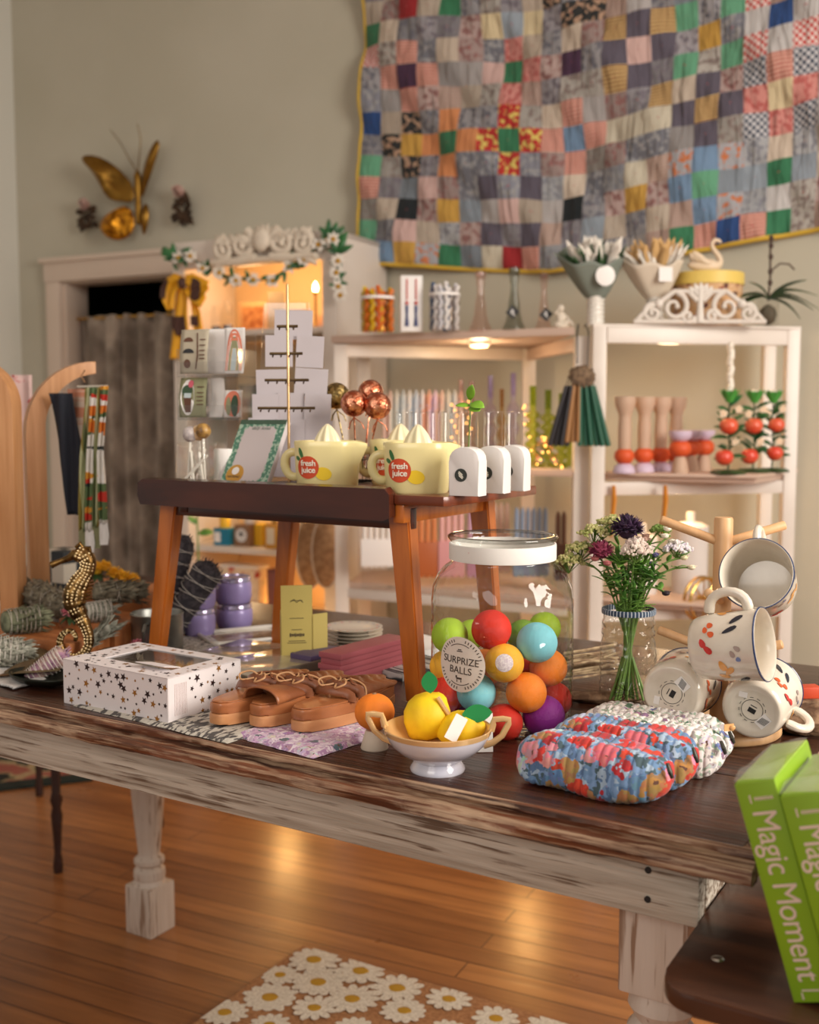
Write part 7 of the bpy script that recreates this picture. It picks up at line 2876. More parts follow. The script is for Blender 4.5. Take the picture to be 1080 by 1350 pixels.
b = MB(); b.sph((0, 0, .012), (.024, .016, .012), 14, 8); b.sph((-.002, 0, .032), (.013, .011, .018), 14, 10); b.sph((-.004, -.002, .058), .0105, 14, 10); b.tube([(.004, 0, .04), (.016, -.004, .03), (.020, -.006, .018)], [.005, .0045, .004], 8); b.tube([(-.008, 0, .04), (-.018, -.004, .046), (-.010, -.006, .054)], [.005, .004, .004], 8); b.tube([(.004, -.01, .016), (.022, -.012, .02), (.030, -.012, .008)], [.007, .006, .005], 8)
b.build('figure', m_plaster, t)

# middle shelf of the left unit
ZM = 1.012
for px, D, h, m, lb, w_, nb in ((703, 3.2, 106, g_green, 'olive green bubble glass candlestick, left of the green group', 22, 5), (723, 3.15, 102, g_green, 'olive green bubble glass candlestick, second of the green group', 22, 5), (741, 3.12, 98, g_green, 'olive green bubble glass candlestick, third of the green group', 20, 5), (752, 3.2, 96, g_green, 'olive green bubble glass candlestick, rightmost of the green group', 18, 5),
                                (647, 3.25, 118, g_lil, 'lilac glass candlestick, left of the lilac pair', 18, 3), (677, 3.25, 122, g_lil, 'lilac glass candlestick, right of the lilac pair', 18, 3),
                                (608, 3.3, 112, g_pink, 'pale pink glass candlestick standing left of the lilac pair', 16, 3), (622, 3.3, 110, g_pink, 'pale pink glass candlestick just left of the leafy sprig', 16, 3), (662, 3.3, 100, g_amb, 'amber glass candlestick between the lilac pair', 14, 3)):
    glass_stick(px, D, ZM, h, m, lb, wpx=w_, bubbles=nb, group='bubble glass candlesticks on the middle shelf')
wcol = [(206, 168, 150), (196, 190, 176), (180, 186, 186), (214, 206, 196), (176, 186, 196), (206, 200, 200), (214, 150, 120), (206, 176, 196)]
for i in range(12):
    px = 510 + i * 8.5
    c = wcol[i % 8]
    t = thing('taper_candle', ['salmon', 'oatmeal', 'grey', 'ivory', 'blue grey', 'white', 'peach', 'mauve', 'rosy', 'tan', 'silver', 'pearl'][i] + ' taper candle bundle standing on the middle shelf behind the vases', 'candle', colr(px, 3.3, ZM), group='pastel taper candles on the middle shelf')
    b = MB()
    for j in range(3):
        x = (j - 1) * .006
        b.tube([(x, j % 2 * .008, 0), (x + .004 * (j - 1), j % 2 * .008, .18 + .01 * j), (x + .005 * (j - 1), j % 2 * .008, .205 + .01 * j)], [.0062, .0055, .0015], 8)
    b.build('candles', wax(c), t)
# copper wire fairy lights draped over the green glass
m_fairy = pm('warm fairy bulb', rgb(255, 200, 110), .4, emit=rgb(255, 176, 84), es=5)
t = thing('fairy_lights', 'warm fairy light string draped among the green glass candlesticks', 'string lights', colr(700, 3.1, ZM))
b = MB(); w2 = MB()
rfa = random.Random(9)
pts = []
for i in range(60):
    s = i / 59
    pts.append(V((-.02 + .10 * s + .012 * math.sin(i * 1.9), -.03 + .03 * math.sin(i * .9), .015 + .16 * abs(math.cos(s * 5)) * (1 - s) + .012 * math.sin(i * 2.3))))
w2.tube(pts, .0006, 4)
for p in pts[::3]:
    b.sph(p, .0024, 8, 6)
w2.build('wire', m_copper, t); b.build('bulbs', m_fairy, t)['kind'] = 'stuff'
t = thing('fairy_lights', 'warm fairy light string hanging behind the pink glass candlesticks', 'string lights', colr(605, 3.27, ZM))
b = MB(); w2 = MB()
pts = [V((-.012 + .010 * math.sin(i * 2.1), .0, .02 + .008 * i)) for i in range(22)] + [V((.03 + .008 * math.sin(i * 2.1), .0, .19 - .008 * i)) for i in range(14)]
w2.tube(pts, .0006, 4)
for p in pts[::2]:
    b.sph(p, .0024, 8, 6)
w2.build('wire', m_copper, t); b.build('bulbs', m_fairy, t)['kind'] = 'stuff'
q_ = colr(705, 3.05, ZM + .07)
lamp('fairy_light_glow', q_, .35, (1, .66, .32), .05)

# lower shelf of the left unit: boxed candles
ZL = .65


def boxed(px, D, z, wpx, hpx, n, c, c2, label, base=0, group='boxed candle sets on the lower shelf'):
    k = D / FPX
    t = thing('boxed_candles', label, 'candles', colr(px, D, z + base), .05, group)
    w = wpx * k; h = hpx * k
    for i in range(n):
        b = MB(); x = -w / 2 + w * (i + .5) / n
        b.tube([(x, 0, 0), (x, 0, h * .93), (x, 0, h)], [w / n * .45, w / n * .42, w / n * .2], 10)
        b.build('candle', wax(c), t)
    b = MB(); b.box((0, 0, h * .28), (w * 1.03, w / n * 1.4, h * .5), bev=.001); b.build('paper_sleeve', wax(c2), t)


boxed(500, 3.25, ZL, 48, 72, 6, (222, 212, 204), (232, 226, 222), 'white candle set standing on a clear stand, left on the lower shelf', .06)
t = thing('clear_stand', 'small clear stand under the white candle set', 'stand', colr(500, 3.25, ZL), .05)
b = MB(); b.box((0, 0, .029), (.11, .06, .058)); b.build('acrylic_block', m_acryl, t, smooth=False)
boxed(560, 3.25, ZL, 34, 90, 4, (206, 120, 60), (176, 92, 44), 'burnt orange candle set next to the white one', .03)
boxed(596, 3.25, ZL, 34, 92, 4, (222, 166, 160), (214, 150, 150), 'pink candle set left of the riser leg', .03)
boxed(632, 3.25, ZL, 30, 92, 4, (196, 150, 170), (186, 130, 150), 'mauve candle set above the jar lid', .03)
boxed(662, 3.3, ZL, 24, 92, 3, (222, 190, 170), (214, 176, 160), 'peach candle set right of the mauve one', .04)
boxed(702, 3.2, ZL, 46, 92, 6, (130, 146, 170), (120, 134, 160), 'blue grey candle set above the right side of the jar lid', .04)
boxed(742, 3.12, ZL, 16, 92, 2, (110, 76, 56), (96, 66, 50), 'brown candle pair beside the shelf post', .04)

# hanging tapers on a hook between the units
m_twn = pm('jute twine', rgb(128, 104, 80), .9, c2=rgb(90, 72, 56), sc=90)
hk = aty(766, 430, 2.94)
t = thing('twine_hook', 'thin dark hook and twine hanging between the two shelf units', 'hook', hk)
b = MB(); b.tube([(-.005, .02, 0), (-.008, -.01, .004), (-.014, -.03, -.02), (-.014, -.032, -.10)], .0022, 6); b.tube([(.012, .02, 0), (.012, -.01, .004), (.016, -.03, -.02), (.014, -.032, -.11)], .0018, 6); b.build('hooks', m_black, t)
b = MB(); b.sph((.0, -.035, -.135), (.034, .018, .03), 20, 14, f=lambda d: 1 + .35 * NZ.noise(d * 5)); b.build('twine_knot', m_twn, t)
for (x0, n, c, nm) in ((745, 4, (34, 30, 34), 'black'), (760, 3, (158, 112, 66), 'tan'), (783, 6, (22, 84, 62), 'dark green')):
    mm = wax(c)
    for i in range(n):
        xx = x0 + (i - n / 2) * 6
        p = aty(xx * .5 + 766 * .5, 498, 2.90 + .01 * (i % 2))
        e = aty(xx + (xx - 766) * .25, 588 - (5 if nm == 'tan' else 0), 2.90 + .01 * (i % 2))
        tt = thing('taper_candle', nm + ' taper candle in the twine bunch, ' + ['first', 'second', 'third', 'fourth', 'fifth', 'sixth'][i] + ' of its colour from the left', 'candle', p, group=nm + ' hanging tapers')
        b = MB(); d = e - p
        b.tube([(0, 0, 0), d * .12], .0012, 5); b.tube([d * .12, d * .95, d], [.0052, .0075, .0068], 10); b.build('candle', mm, tt)

# right unit, top: bouquets, hatbox, swan, scrollwork, plant
ZR = ZT + .006
m_cream = pm('cream wrap paper', rgb(214, 200, 180), .7, bump=.2, bsc=30)
m_grn2 = pm('grey green wrap', rgb(120, 128, 118), .7, bump=.3, bsc=30)
m_wpet = pm('white petals', rgb(228, 220, 208), .7)
m_straw = pm('dried straw', rgb(206, 166, 110), .8)


def wrapped(px, D, label, mw, m_back, mix, seed, seal_round):
    k = D / FPX
    rr = random.Random(seed)
    p = colr(px, D, ZR)
    t = thing('wrapped_bouquet', label, 'bouquet', p)
    b = MB()
    b.tube([(.0, 0, .0), (0, 0, .08)], [.022, .020], 18)
    for s in range(2):
        b.tube([(.021 * math.cos(i * .55 + s * PI), .021 * math.sin(i * .55 + s * PI), .078 * i / 40) for i in range(41)], .0045, 6)
    b.build('twisted_vase', m_ceramic, t)
    b = MB()

    def cone(u, v):
        a = PI * 1.1 + u * PI * 1.9
        R_ = .020 + .075 * v ** .8
        return (R_ * math.cos(a) * (1.0) - .02 * v, R_ * .75 * math.sin(a), .065 + .115 * v + .03 * v * math.sin(a) + .006 * math.sin(u * 40) * v)
    b.grid(cone, 48, 10)
    b.build('wrapping', mw, t, solid=.001)
    b = MB()
    for i in range(60):
        a = rr.uniform(0, 2 * PI); q = rr.random()
        base = V((.02 * q * math.cos(a), .02 * q * math.sin(a), .11))
        d = V((math.cos(a) * q * .7, math.sin(a) * q * .5, 1))
        b.leaf(base + d * .03, d, (0, -1, .2), rr.uniform(.05, .095), .022, rr.uniform(-.5, .6))
    b.build('petals', mix[0], t, solid=.0006)
    b = MB()
    for i in range(46):
        a = rr.uniform(0, 2 * PI)
        q = rr.random()
        b.leaf(V((.03 * math.cos(a), .02 * math.sin(a), .13)), (math.cos(a) * .8 - .2, math.sin(a) * .5, .8), (0, -1, .2), rr.uniform(.06, .10), .010, rr.uniform(-.3, .6))
    b.build('foliage', mix[1], t, solid=.0006)
    b = MB()
    if seal_round:
        b.lathe([(0, 0), (.024, 0), (.026, .0012), (.022, .0024), (0, .0024)], 28, M=TR(.014, -.064, .120) @ RX(PI / 2))
    else:
        b.box((.012, -.068, .125), (.036, .002, .036), rz=0)
    b.build('paper_seal', m_paper, t)
    t.scale = (1.0, 1.0, 1.05)
    return t


wrapped(784, 3.04, 'white lily bouquet in grey green wrap with round seal, left end of the right unit', m_grn2, None, (m_wpet, m_darkleaf), 3, True)
wrapped(862, 3.06, 'dried cream bouquet in pale wrap with square label, beside the hatbox', m_cream, None, (m_straw, m_wpet), 6, False)
t = thing('round_hatbox', 'round floral hatbox with yellow lid standing on the right shelf unit', 'box', colr(929, 3.14, ZR))
m_hat = floral('tan floral paper', [rgb(206, 164, 120), rgb(196, 150, 106), rgb(214, 176, 136), rgb(200, 160, 110)], [rgb(110, 60, 50), rgb(206, 150, 120), rgb(150, 80, 70), rgb(196, 156, 110), rgb(216, 180, 140)], 34, 3.0, k=(.3, .3, .32))
b = MB(); b.lathe([(0, 0), (.098, 0), (.098, .118), (0, .118)], 56); b.build('box', m_hat, t, ang=40)
b = MB(); b.lathe([(.0985, .116), (.102, .116), (.102, .148), (.100, .15), (0, .15)], 56); b.build('lid', pm('soft yellow lid', rgb(226, 196, 100), .5), t, ang=40)
hb_ = colr(926, 3.12, ZR + .15)
t = thing('swan_figurine', 'cream carved swan standing on the yellow lid of the hatbox', 'figurine', hb_)
m_swan = pm('cream resin', rgb(222, 200, 172), .5)
b = MB()
b.tube([(-.05, 0, .022), (-.03, 0, .024), (0, 0, .022), (.025, 0, .020), (.040, 0, .022), (.045, 0, .036), (.036, 0, .052), (.022, 0, .066), (.016, 0, .080), (.023, 0, .092), (.035, 0, .092), (.046, 0, .084)],
       [.006, .016, .021, .019, .013, .009, .0075, .0065, .006, .0068, .0068, .003], 14)
b.build('body', m_swan, t, sub=1)
for s in (-1, 1):
    b = MB()
    for i in range(7):
        b.leaf((.012 - i * .006, s * .019, .024 + i * .001), (-.8, s * .1, .35 + .22 * i), (0, s, 0), .045 - i * .002, .014, .1)
    b.build('wing', m_swan, t, solid=.003)
t = thing('scroll_ornament', 'white iron scrollwork crest standing in front of the hatbox', 'ornament', colr(921, 3.0, ZR))
b = MB()
ks = 3.0 / FPX
for sg in (-1, 1):
    scroll(b, sg * 34 * ks, 22 * ks, 19 * ks, PI / 2 + sg * .2, 1.2, sg, 3.4 * ks)
    scroll(b, sg * 62 * ks, 14 * ks, 12 * ks, PI / 2, 1.3, -sg, 3 * ks)
    scroll(b, sg * 16 * ks, 10 * ks, 9 * ks, 0, 1.2, sg, 3 * ks)
    b.tube([(sg * 4 * ks, 0, 30 * ks), (sg * 16 * ks, 0, 42 * ks), (sg * 34 * ks, 0, 42 * ks), (sg * 50 * ks, 0, 30 * ks), (sg * 66 * ks, 0, 22 * ks), (sg * 82 * ks, 0, 5 * ks)], 3 * ks, 8)
    b.sph((sg * 54 * ks, 0, 26 * ks), 6 * ks, 10, 8)
b.tube([(-86 * ks, 0, 3 * ks), (86 * ks, 0, 3 * ks)], 3 * ks, 8)
for i in range(5):
    a = rad(50 + i * 20)
    b.leaf((0, 0, 30 * ks), (math.cos(a), -.1, math.sin(a)), (0, -1, 0), 24 * ks, 9 * ks, 0)
b.tube([(0, 0, 2 * ks), (0, 0, 20 * ks), (0, 0, 48 * ks)], [6 * ks, 4 * ks, 3 * ks], 10)
b.build('scrollwork', m_white, t, solid=.0015)
t = thing('potted_orchid', 'dark leaved plant in a clear glass at the right end of the shelf top', 'plant', colr(1010, 3.08, ZR))
b = MB(); b.lathe([(0, .002), (.028, .002), (.030, .075), (.0305, .078)], 32); b.build('glass_pot', m_clearc, t, ang=180)
b = MB(); b.sph((0, 0, .032), (.024, .024, .028), 16, 10, f=lambda d: 1 + .2 * NZ.noise(d * 6)); b.build('moss', pm('dark moss', rgb(90, 84, 70), .9), t)
b = MB()
for dx, dz, L, bd in ((1, .9, .12, .75), (.9, .2, .12, .5), (-1, .9, .09, 1.0), (-.7, .3, .10, .9), (.5, .5, .11, .3), (1, -.1, .10, .5), (-.4, .9, .07, .5), (.8, .6, .12, 1.1)):
    b.leaf((0, 0, .075), (dx, -.25, dz), (0, -.35, 1), L, .032, bd, n=8)
b.build('leaves', m_darkleaf, t, solid=.001)
b = MB()
b.tube([(0, 0, .07), (.004, 0, .13), (.002, 0, .20), (.004, 0, .245)], .003, 6)
b.tube([(.003, 0, .15), (.03, 0, .172), (.055, 0, .170), (.07, 0, .155)], .0025, 6)
for z in (.12, .15, .19, .22, .24):
    b.sph((.004, 0, z), (.007, .005, .009), 8, 6)
b.build('flower_spike', pm('dark spike', rgb(66, 46, 36), .7), t)

# shelf with turned candles and fruit-tree candlesticks
ZK = 1.005
m_beige = pm('matte beige wax', rgb(196, 164, 140), .6)
m_oran = pm('matte orange wax', rgb(214, 84, 36), .55)
m_lilw = pm('matte lilac wax', rgb(206, 186, 206), .55)
for i, (px, D) in enumerate(((825, 2.98), (851, 3.04), (873, 3.08), (893, 3.12))):
    k = D / FPX
    t = simple('turned_candle', ['tall beige turned candle with orange ball and lilac foot, leftmost of four', 'tall beige turned candle with orange ball and lilac foot, second from left', 'tall beige turned candle with orange ball and lilac foot, third from left', 'tall beige turned candle with orange ball, rearmost and rightmost of four'][i], 'candle', colr(px, D, ZK), [
        ('foot', m_lilw, [(0, 0), (.029, 0), (.030, .006), (.026, .018), (.014, .027), (0, .028)], (0, 0, 0)),
        ('ball', m_oran, [(0, 0), (.016, .002), (.025, .012), (.0275, .022), (.025, .033), (.016, .042), (0, .044)], (0, 0, .024)),
        ('stem', m_beige, [(0, 0), (.017, 0), (.018, .03), (.018, .06), (.016, .085), (.018, .098), (.026, .115), (.028, .13), (.028, .142), (0, .142)], (0, 0, .064))], group='tall turned candles')
for i, (px, D) in enumerate(((899, 2.98), (913, 3.06), (930, 3.10))):
    t = simple('turned_candle', ['short candle with lilac bowl top, orange ball and beige foot, front one', 'short candle with lilac bowl top and orange ball, set back in the middle', 'short candle with lilac bowl top and orange ball, right one beside the fruit tree'][i], 'candle', colr(px, D, ZK), [
        ('foot', m_beige, [(0, 0), (.022, 0), (.023, .006), (.019, .03), (.013, .046), (0, .047)], (0, 0, 0)),
        ('ball', m_oran, [(0, 0), (.018, .003), (.028, .013), (.030, .023), (.028, .034), (.018, .043), (0, .045)], (0, 0, .043)),
        ('bowl_top', m_lilw, [(0, 0), (.014, 0), (.028, .012), (.031, .024), (.031, .030), (0, .030)], (0, 0, .084))], group='short turned candles')
m_fruit = pm('red orange fruit', rgb(214, 66, 44), .35, c2=rgb(226, 110, 70), sc=14, coat=.3)
m_lf2 = pm('painted leaf green', rgb(44, 108, 52), .4, c2=rgb(30, 76, 40), sc=24)
m_pcup = pm('bright green cup', rgb(70, 146, 60), .4)
m_tfl = pm('cream tole flower', rgb(232, 206, 176), .5)


def fruit_tree(px, D, label, seed, cand=None):
    rr = random.Random(seed)
    k = D / FPX
    t = thing('fruit_candlestick', label, 'candlestick', colr(px, D, ZK), group='fruit tree candlesticks')
    b = MB(); b.lathe([(0, 0), (.046, 0), (.048, .004), (.036, .010), (0, .012)], 32); b.build('base', m_darkleaf, t, ang=50)
    b = MB(); b.tube([(0, 0, .01), (.003, 0, .07), (-.003, 0, .14), (0, 0, .19)], .0025, 8); b.build('stem', m_darkleaf, t)
    for x, y, z, r in ((-.014, -.012, .045, .024), (-.004, -.012, .128, .0245)) if seed != 3 else ((.004, -.012, .052, .0225), (.006, -.012, .130, .0225)):
        b = MB(); b.sph((x, y, z), (r, r, r * .93), 24, 16, f=lambda d: 1 - .1 * math.exp(-((1 - d.z) / .12) ** 2)); b.build('fruit', m_fruit, t, ang=180)
    b = MB()
    for i in range(16):
        z = .03 + .15 * (i + rr.random()) / 16
        s = 1 if i % 2 else -1
        b.leaf((0, -.002, z), (s * rr.uniform(.6, 1), rr.uniform(-.7, .2), rr.uniform(.1, .9)), (0, -.6, 1), rr.uniform(.034, .05), .020, rr.uniform(-.1, .4))
    b.build('leaves', m_lf2, t, solid=.0008)
    for x, z in ((.012, .085), (-.022, .160), (.018, .172)):
        b = MB()
        for q in range(5):
            a = 2 * PI * q / 5 + .3
            b.leaf((x, -.020, z), (math.cos(a), -.25, math.sin(a)), (0, -1, 0), .012, .009, 0, n=4)
        b.sph((x, -.022, z), .0025, 8, 6)
        b.build('blossom', m_tfl, t, solid=.0008)
    b = MB(); b.lathe([(0, 0), (.008, 0), (.016, .016), (.017, .03), (.012, .03), (.010, .01)], 20, c=(0, 0, .19))
    for q in range(5):
        a = 2 * PI * q / 5
        b.leaf((.008 * math.cos(a), .008 * math.sin(a), .195), (math.cos(a) * .35, math.sin(a) * .35, 1), (math.cos(a), math.sin(a), 0), .036, .018, -.2)
    b.build('candle_cup', m_pcup, t, solid=.001)
    if cand is not None:
        tt = thing('twisted_candle', cand[1], 'candle', colr(px, D, ZK + .20))
        b = MB(); n = 30; h = cand[0]
        b.tube([(.002 * math.cos(i * .8), .002 * math.sin(i * .8), h * i / n) for i in range(n + 1)], [.0085 * (1 + .12 * math.sin(i * 2.1)) for i in range(n)] + [.003], 10)
        b.build('candle', wax((232, 222, 206)), tt)


fruit_tree(963, 2.94, 'painted metal fruit tree candlestick, leftmost of three, with tall white candle', 1, (.150, 'tall white twisted candle standing in the leftmost fruit candlestick'))
fruit_tree(996, 3.02, 'painted metal fruit tree candlestick, middle of three', 2, (.02, 'short cream candle stub in the middle fruit candlestick'))
fruit_tree(1021, 3.05, 'painted metal fruit tree candlestick, rightmost of three', 3, (.02, 'short cream candle stub in the rightmost fruit candlestick'))

# lower bay of the right unit
for px, lb in ((809, 'orange felt strip hanging under the right unit shelf, left one'), (877, 'orange felt strip hanging under the right unit shelf, right one')):
    p = aty(px, 645, 2.98)
    t = thing('orange_felt_strip', lb, 'felt strip', p, group='orange felt strips')
    b = MB(); b.tube([(0, 0, .01), (.002, 0, -.03), (-.002, 0, -.08), (-.006, 0, -.13)], [.008, .011, .009, .006], 10, flat=.6); b.build('strip', pm('orange felt', rgb(214, 136, 40), .9, bump=.6, bsc=200), t)
t = thing('wheel_ornament', 'small brass spoked wheel standing on the lower shelf behind the mugs', 'ornament', aty(928, 790, 3.0), .5)
b = MB()
for y in (-.012, .012):
    b.tube([(.06 * math.cos(2 * PI * i / 36), y, .0 + .06 * math.sin(2 * PI * i / 36)) for i in range(36)], .0045, 8, closed=True)
for i in range(8):
    a = PI * i / 4
    b.cyl((0, 0, 0), (.058 * math.cos(a), 0, .058 * math.sin(a)), .0025, n=6)
b.cyl((0, -.02, 0), (0, .02, 0), .009)
b.build('wheel', m_gold, t)
m_gauze = pm('pale gauze', rgb(214, 206, 200), .8)
for px, D, w_, h_, lb in ((850, 3.12, .09, .16, 'tall white lantern on the lower right shelf behind the bouquet'), (915, 3.14, .10, .19, 'wide white lantern on the lower right shelf behind the mug tree')):
    t = simple('white_lantern', lb, 'lantern', colr(px, D, .655), [('shade', m_gauze, [(0, 0), (w_ / 2, 0), (w_ / 2, h_), (w_ * .3, h_ + .01), (0, h_ + .012)], (0, 0, 0)), ('cap', m_white, [(0, 0), (.012, 0), (.012, .03), (0, .03)], (0, 0, h_ + .01))])
for x, D in ((705, 3.0), (375, 3.55)):
    q_ = aty(x, 700, D)
    if x == 705:
        q_.y = 3.12
    zz = .27
    t = thing('table_lamp', 'small warm lamp on the lowest shelf of the ' + ('left shelf unit' if x == 705 else 'hutch'), 'lamp', V((q_.x, q_.y, .25 if x == 705 else .2)))
    b = MB(); b.lathe([(0, 0), (.03, 0), (.03, .01), (.01, .02), (.008, .05), (0, .05)], 20); b.build('base', m_gold, t)
    b = MB(); b.sph((0, 0, .085), .038, 16, 12); b.build('glass_globe', pm('lit globe', rgb(255, 214, 150), .4, emit=rgb(255, 190, 104), es=22), t)
    lamp('table_lamp_glow', (q_.x, q_.y - .06, .33), .6, (1, .62, .28), .04)

# ================================================================ IN AND ON THE HUTCH
zh = HZ[0]
bl = HU(416, 382, .12)
t = thing('candle_bulb_lamp', 'lit flame shaped bulb on a slim brass stick inside the hutch', 'lamp', (bl.x, bl.y, zh))
b = MB(); b.lathe([(0, 0), (.022, 0), (.022, .004), (.005, .008), (.004, bl.z - zh - .02), (.007, bl.z - zh - .016), (.007, bl.z - zh - .006), (0, bl.z - zh - .006)], 18); b.build('stick', m_gold, t)
b = MB(); b.lathe([(0, -.010), (.007, -.004), (.009, .004), (.007, .014), (.003, .024), (0, .028)], 16, c=(0, 0, bl.z - zh)); b.build('bulb', pm('lit flame bulb', rgb(255, 220, 160), .4, emit=rgb(255, 204, 130), es=30), t)
lamp('candle_bulb_glow', (bl.x - .02, bl.y - .015, bl.z + .05), .8, (1, .60, .26), .03)
q_ = HU(330, 395, .10)
lamp('hutch_shelf_glow', (q_.x, q_.y, HT - .12), .75, (1, .62, .30), .05)
q_ = HU(380, 770, .12)
t = thing('night_light', 'small warm globe light on the hutch shelf behind the yellow display box', 'lamp', (q_.x, q_.y, HZ[4]))
b = MB(); b.sph((0, 0, .035), .034, 16, 12); b.build('globe', pm('warm globe', rgb(255, 206, 140), .4, emit=rgb(255, 180, 90), es=10), t)
lamp('night_light_glow', (q_.x, q_.y - .05, HZ[4] + .12), .7, (1, .58, .22), .04)
q_ = HU(330, 660, .12)
lamp('hutch_lower_glow', (q_.x, q_.y, HZ[2] - .05), .6, (1, .66, .34), .04)
m_wood2 = pm('warm wooden frame', rgb(186, 132, 76), .5)
p = HU(335, 420, .16, zh)
t = thing('framed_picture', 'small wooden framed picture glowing warm on the upper hutch shelf', 'picture frame', p, WYAW)
b = MB(); b.box((0, 0, .055), (.125, .014, .11), bev=.002); b.build('frame', pm('peach painted frame', rgb(226, 176, 120), .5), t)
b = MB(); b.box((0, -.008, .055), (.09, .003, .075)); b.build('picture', pm('warm shadowy print', rgb(176, 100, 50), .5, c2=rgb(216, 150, 90), sc=40), t)
for px, h, lb in ((285, .10, 'clear glass jar at the left of the upper hutch shelf'), (300, .115, 'tall clear glass jar on the upper hutch shelf beside the picture')):
    simple('clear_jar', lb, 'jar', HU(px, 420, .12, zh), [('glass', m_clearc, [(0, .002), (.02, .002), (.02, h * .8), (.014, h * .88), (.015, h)], (0, 0, 0)), ('contents', pm('dark contents', rgb(90, 96, 110), .6), [(0, .004), (.017, .004), (.017, h * .25), (0, h * .25)], (0, 0, 0))])
t = thing('grey_display_board', 'plain grey board standing on the upper hutch shelf behind the earring stand', 'board', HU(365, 420, .15, zh), WYAW)
b = MB(); b.box((0, 0, .07), (.07, .004, .14), bev=.001); b.build('board', pm('warm grey card', rgb(176, 158, 130), .6), t)
for px, lb in ((402, 'small pink tealight glass right on the upper hutch shelf'), (425, 'small clear tealight glass at the right end of the upper hutch shelf')):
    simple('tealight_glass', lb, 'candle', HU(px, 420, .1, zh), [('glass', g_pink, [(0, .001), (.017, .001), (.020, .045), (.019, .046)], (0, 0, 0)), ('wax_fill', wax((226, 196, 160)), [(0, .003), (.016, .003), (.016, .02), (0, .02)], (0, 0, 0))])
# middle shelf things (between display and riser)
for i, (px, w_, h_, c, lb) in enumerate(((262, .05, .09, (120, 110, 100), 'grey box at the left of the second hutch shelf'), (330, .06, .08, (96, 84, 84), 'dark patterned tin on the second hutch shelf'), (352, .04, .10, (70, 80, 100), 'blue bottle on the second hutch shelf'), (415, .07, .07, (200, 110, 40), 'orange box at the right of the second hutch shelf'))):
    t = thing('shelf_box', lb, 'box', HU(px, 500, .12, HZ[1]), WYAW)
    b = MB(); b.box((0, 0, h_ / 2), (w_, .05, h_), bev=.002); b.build('box', pm('muted card', rgb(*c), .6, c2=rgb(*[min(255, x + 60) for x in c]), sc=60, ramp=(.5, .6)), t)
    b = MB(); b.box((0, 0, h_ * .94), (w_ * 1.03, .0515, h_ * .12), bev=.001); b.build('lid', pm('lid card', rgb(*[int(x * .8) for x in c]), .6), t)
# lower shelf
zl = HZ[3]
def cbox(px, dep, w_, d_, h_, m, label, name='candle_box', cat='box', z=zl):
    t = thing(name, label, cat, HU(px, 700, dep, z), WYAW)
    b = MB(); b.box((0, 0, h_ / 2), (w_, d_, h_), bev=.0015); b.build('box', m, t)
    return t


m_teal = pm('teal card', rgb(20, 120, 150), .5)
m_yelc = pm('bright yellow', rgb(236, 188, 40), .5)
t = cbox(297, .07, .068, .05, .062, m_teal, 'teal box with pale label on the lower hutch shelf')
b = MB(); b.box((-.016, -.0255, .03), (.026, .001, .036)); b.build('label', m_paper, t)
simple('yellow_candle', 'yellow pillar candle standing on the teal box in the hutch', 'candle', HU(297, 700, .07, zl + .062), [('pillar', m_yelc, [(0, 0), (.019, 0), (.019, .036), (.017, .040), (0, .040)], (0, 0, 0)), ('wick', m_black, [(0, 0), (.001, 0), (.001, .006), (0, .006)], (0, 0, .04))])
m_brc = pm('brown kraft box', rgb(140, 104, 74), .6)
t = cbox(324, .08, .062, .055, .078, m_brc, 'brown kraft box with round pale label on the lower hutch shelf')
b = MB(); b.lathe([(0, 0), (.024, 0), (.024, .001), (0, .001)], 28, M=TR(0, -.0275, .04) @ RX(PI / 2)); lb_ = b.build('round_label', m_paper, t)
b = MB(); b.lathe([(0, 0), (.008, 0), (.008, .0008), (0, .0008)], 16, M=TR(0, -.029, .044) @ RX(PI / 2)); b.tube([(.018 * math.cos(i * .4), -.029, .04 + .018 * math.sin(i * .4)) for i in range(16)], .0008, 4, closed=True); b.build('label_print', m_black, lb_)
cbox(344, .12, .05, .06, .078, m_yelc, 'amber yellow box between the kraft box and the bottle in the hutch')
simple('white_cup_candle', 'white cup candle with glowing rim standing on the kraft box', 'candle', HU(330, 700, .10, zl + .0785), [('cup', m_ceramic, [(0, 0), (.020, 0), (.026, .030), (.027, .036), (.024, .034), (0, .032)], (0, 0, 0)), ('wax_fill', wax((236, 190, 120)), [(0, .0325), (.022, .0325), (.021, .036), (0, .038)], (0, 0, 0))])
t = cbox(362, .06, .052, .04, .088, pm('amber liquid', rgb(206, 146, 50), .3), 'amber bottle with tall white label beside the yellow box', 'amber_bottle', 'bottle')
b = MB(); b.box((-.004, -.0205, .045), (.032, .001, .058), bev=0); b.build('label', pm('off white label', rgb(230, 214, 186), .6), t)
b = MB(); b.lathe([(0, 0), (.010, 0), (.010, .016), (0, .016)], 16, c=(0, 0, .088)); b.build('cap', m_gold, t)
zb_ = HZ[4]
p = HU(322, 772, .05); 
zb2 = p.z - .07
t = thing('floral_gift_box', 'white box with red poppies standing behind the purple tins', 'box', HU(322, 772, .10, HZ[4]), WYAW)
m_poppy = floral('white with red poppies', [rgb(226, 204, 176), rgb(232, 214, 190), rgb(222, 200, 170), rgb(226, 206, 180)], [rgb(206, 60, 34), rgb(226, 206, 180), rgb(214, 80, 50), rgb(230, 210, 186)], 26, 1.0, k=(.3, .3, .36))
hh = HU(322, 746, .10).z - HZ[4]
b = MB(); b.box((0, 0, hh / 2), (.17, .07, hh), bev=.002); b.build('box', m_poppy, t)
b = MB(); b.box((0, 0, hh + .001), (.172, .072, .008), bev=.002); b.build('lid', m_paper, t)
hh = HU(368, 752, .08).z - HZ[4]
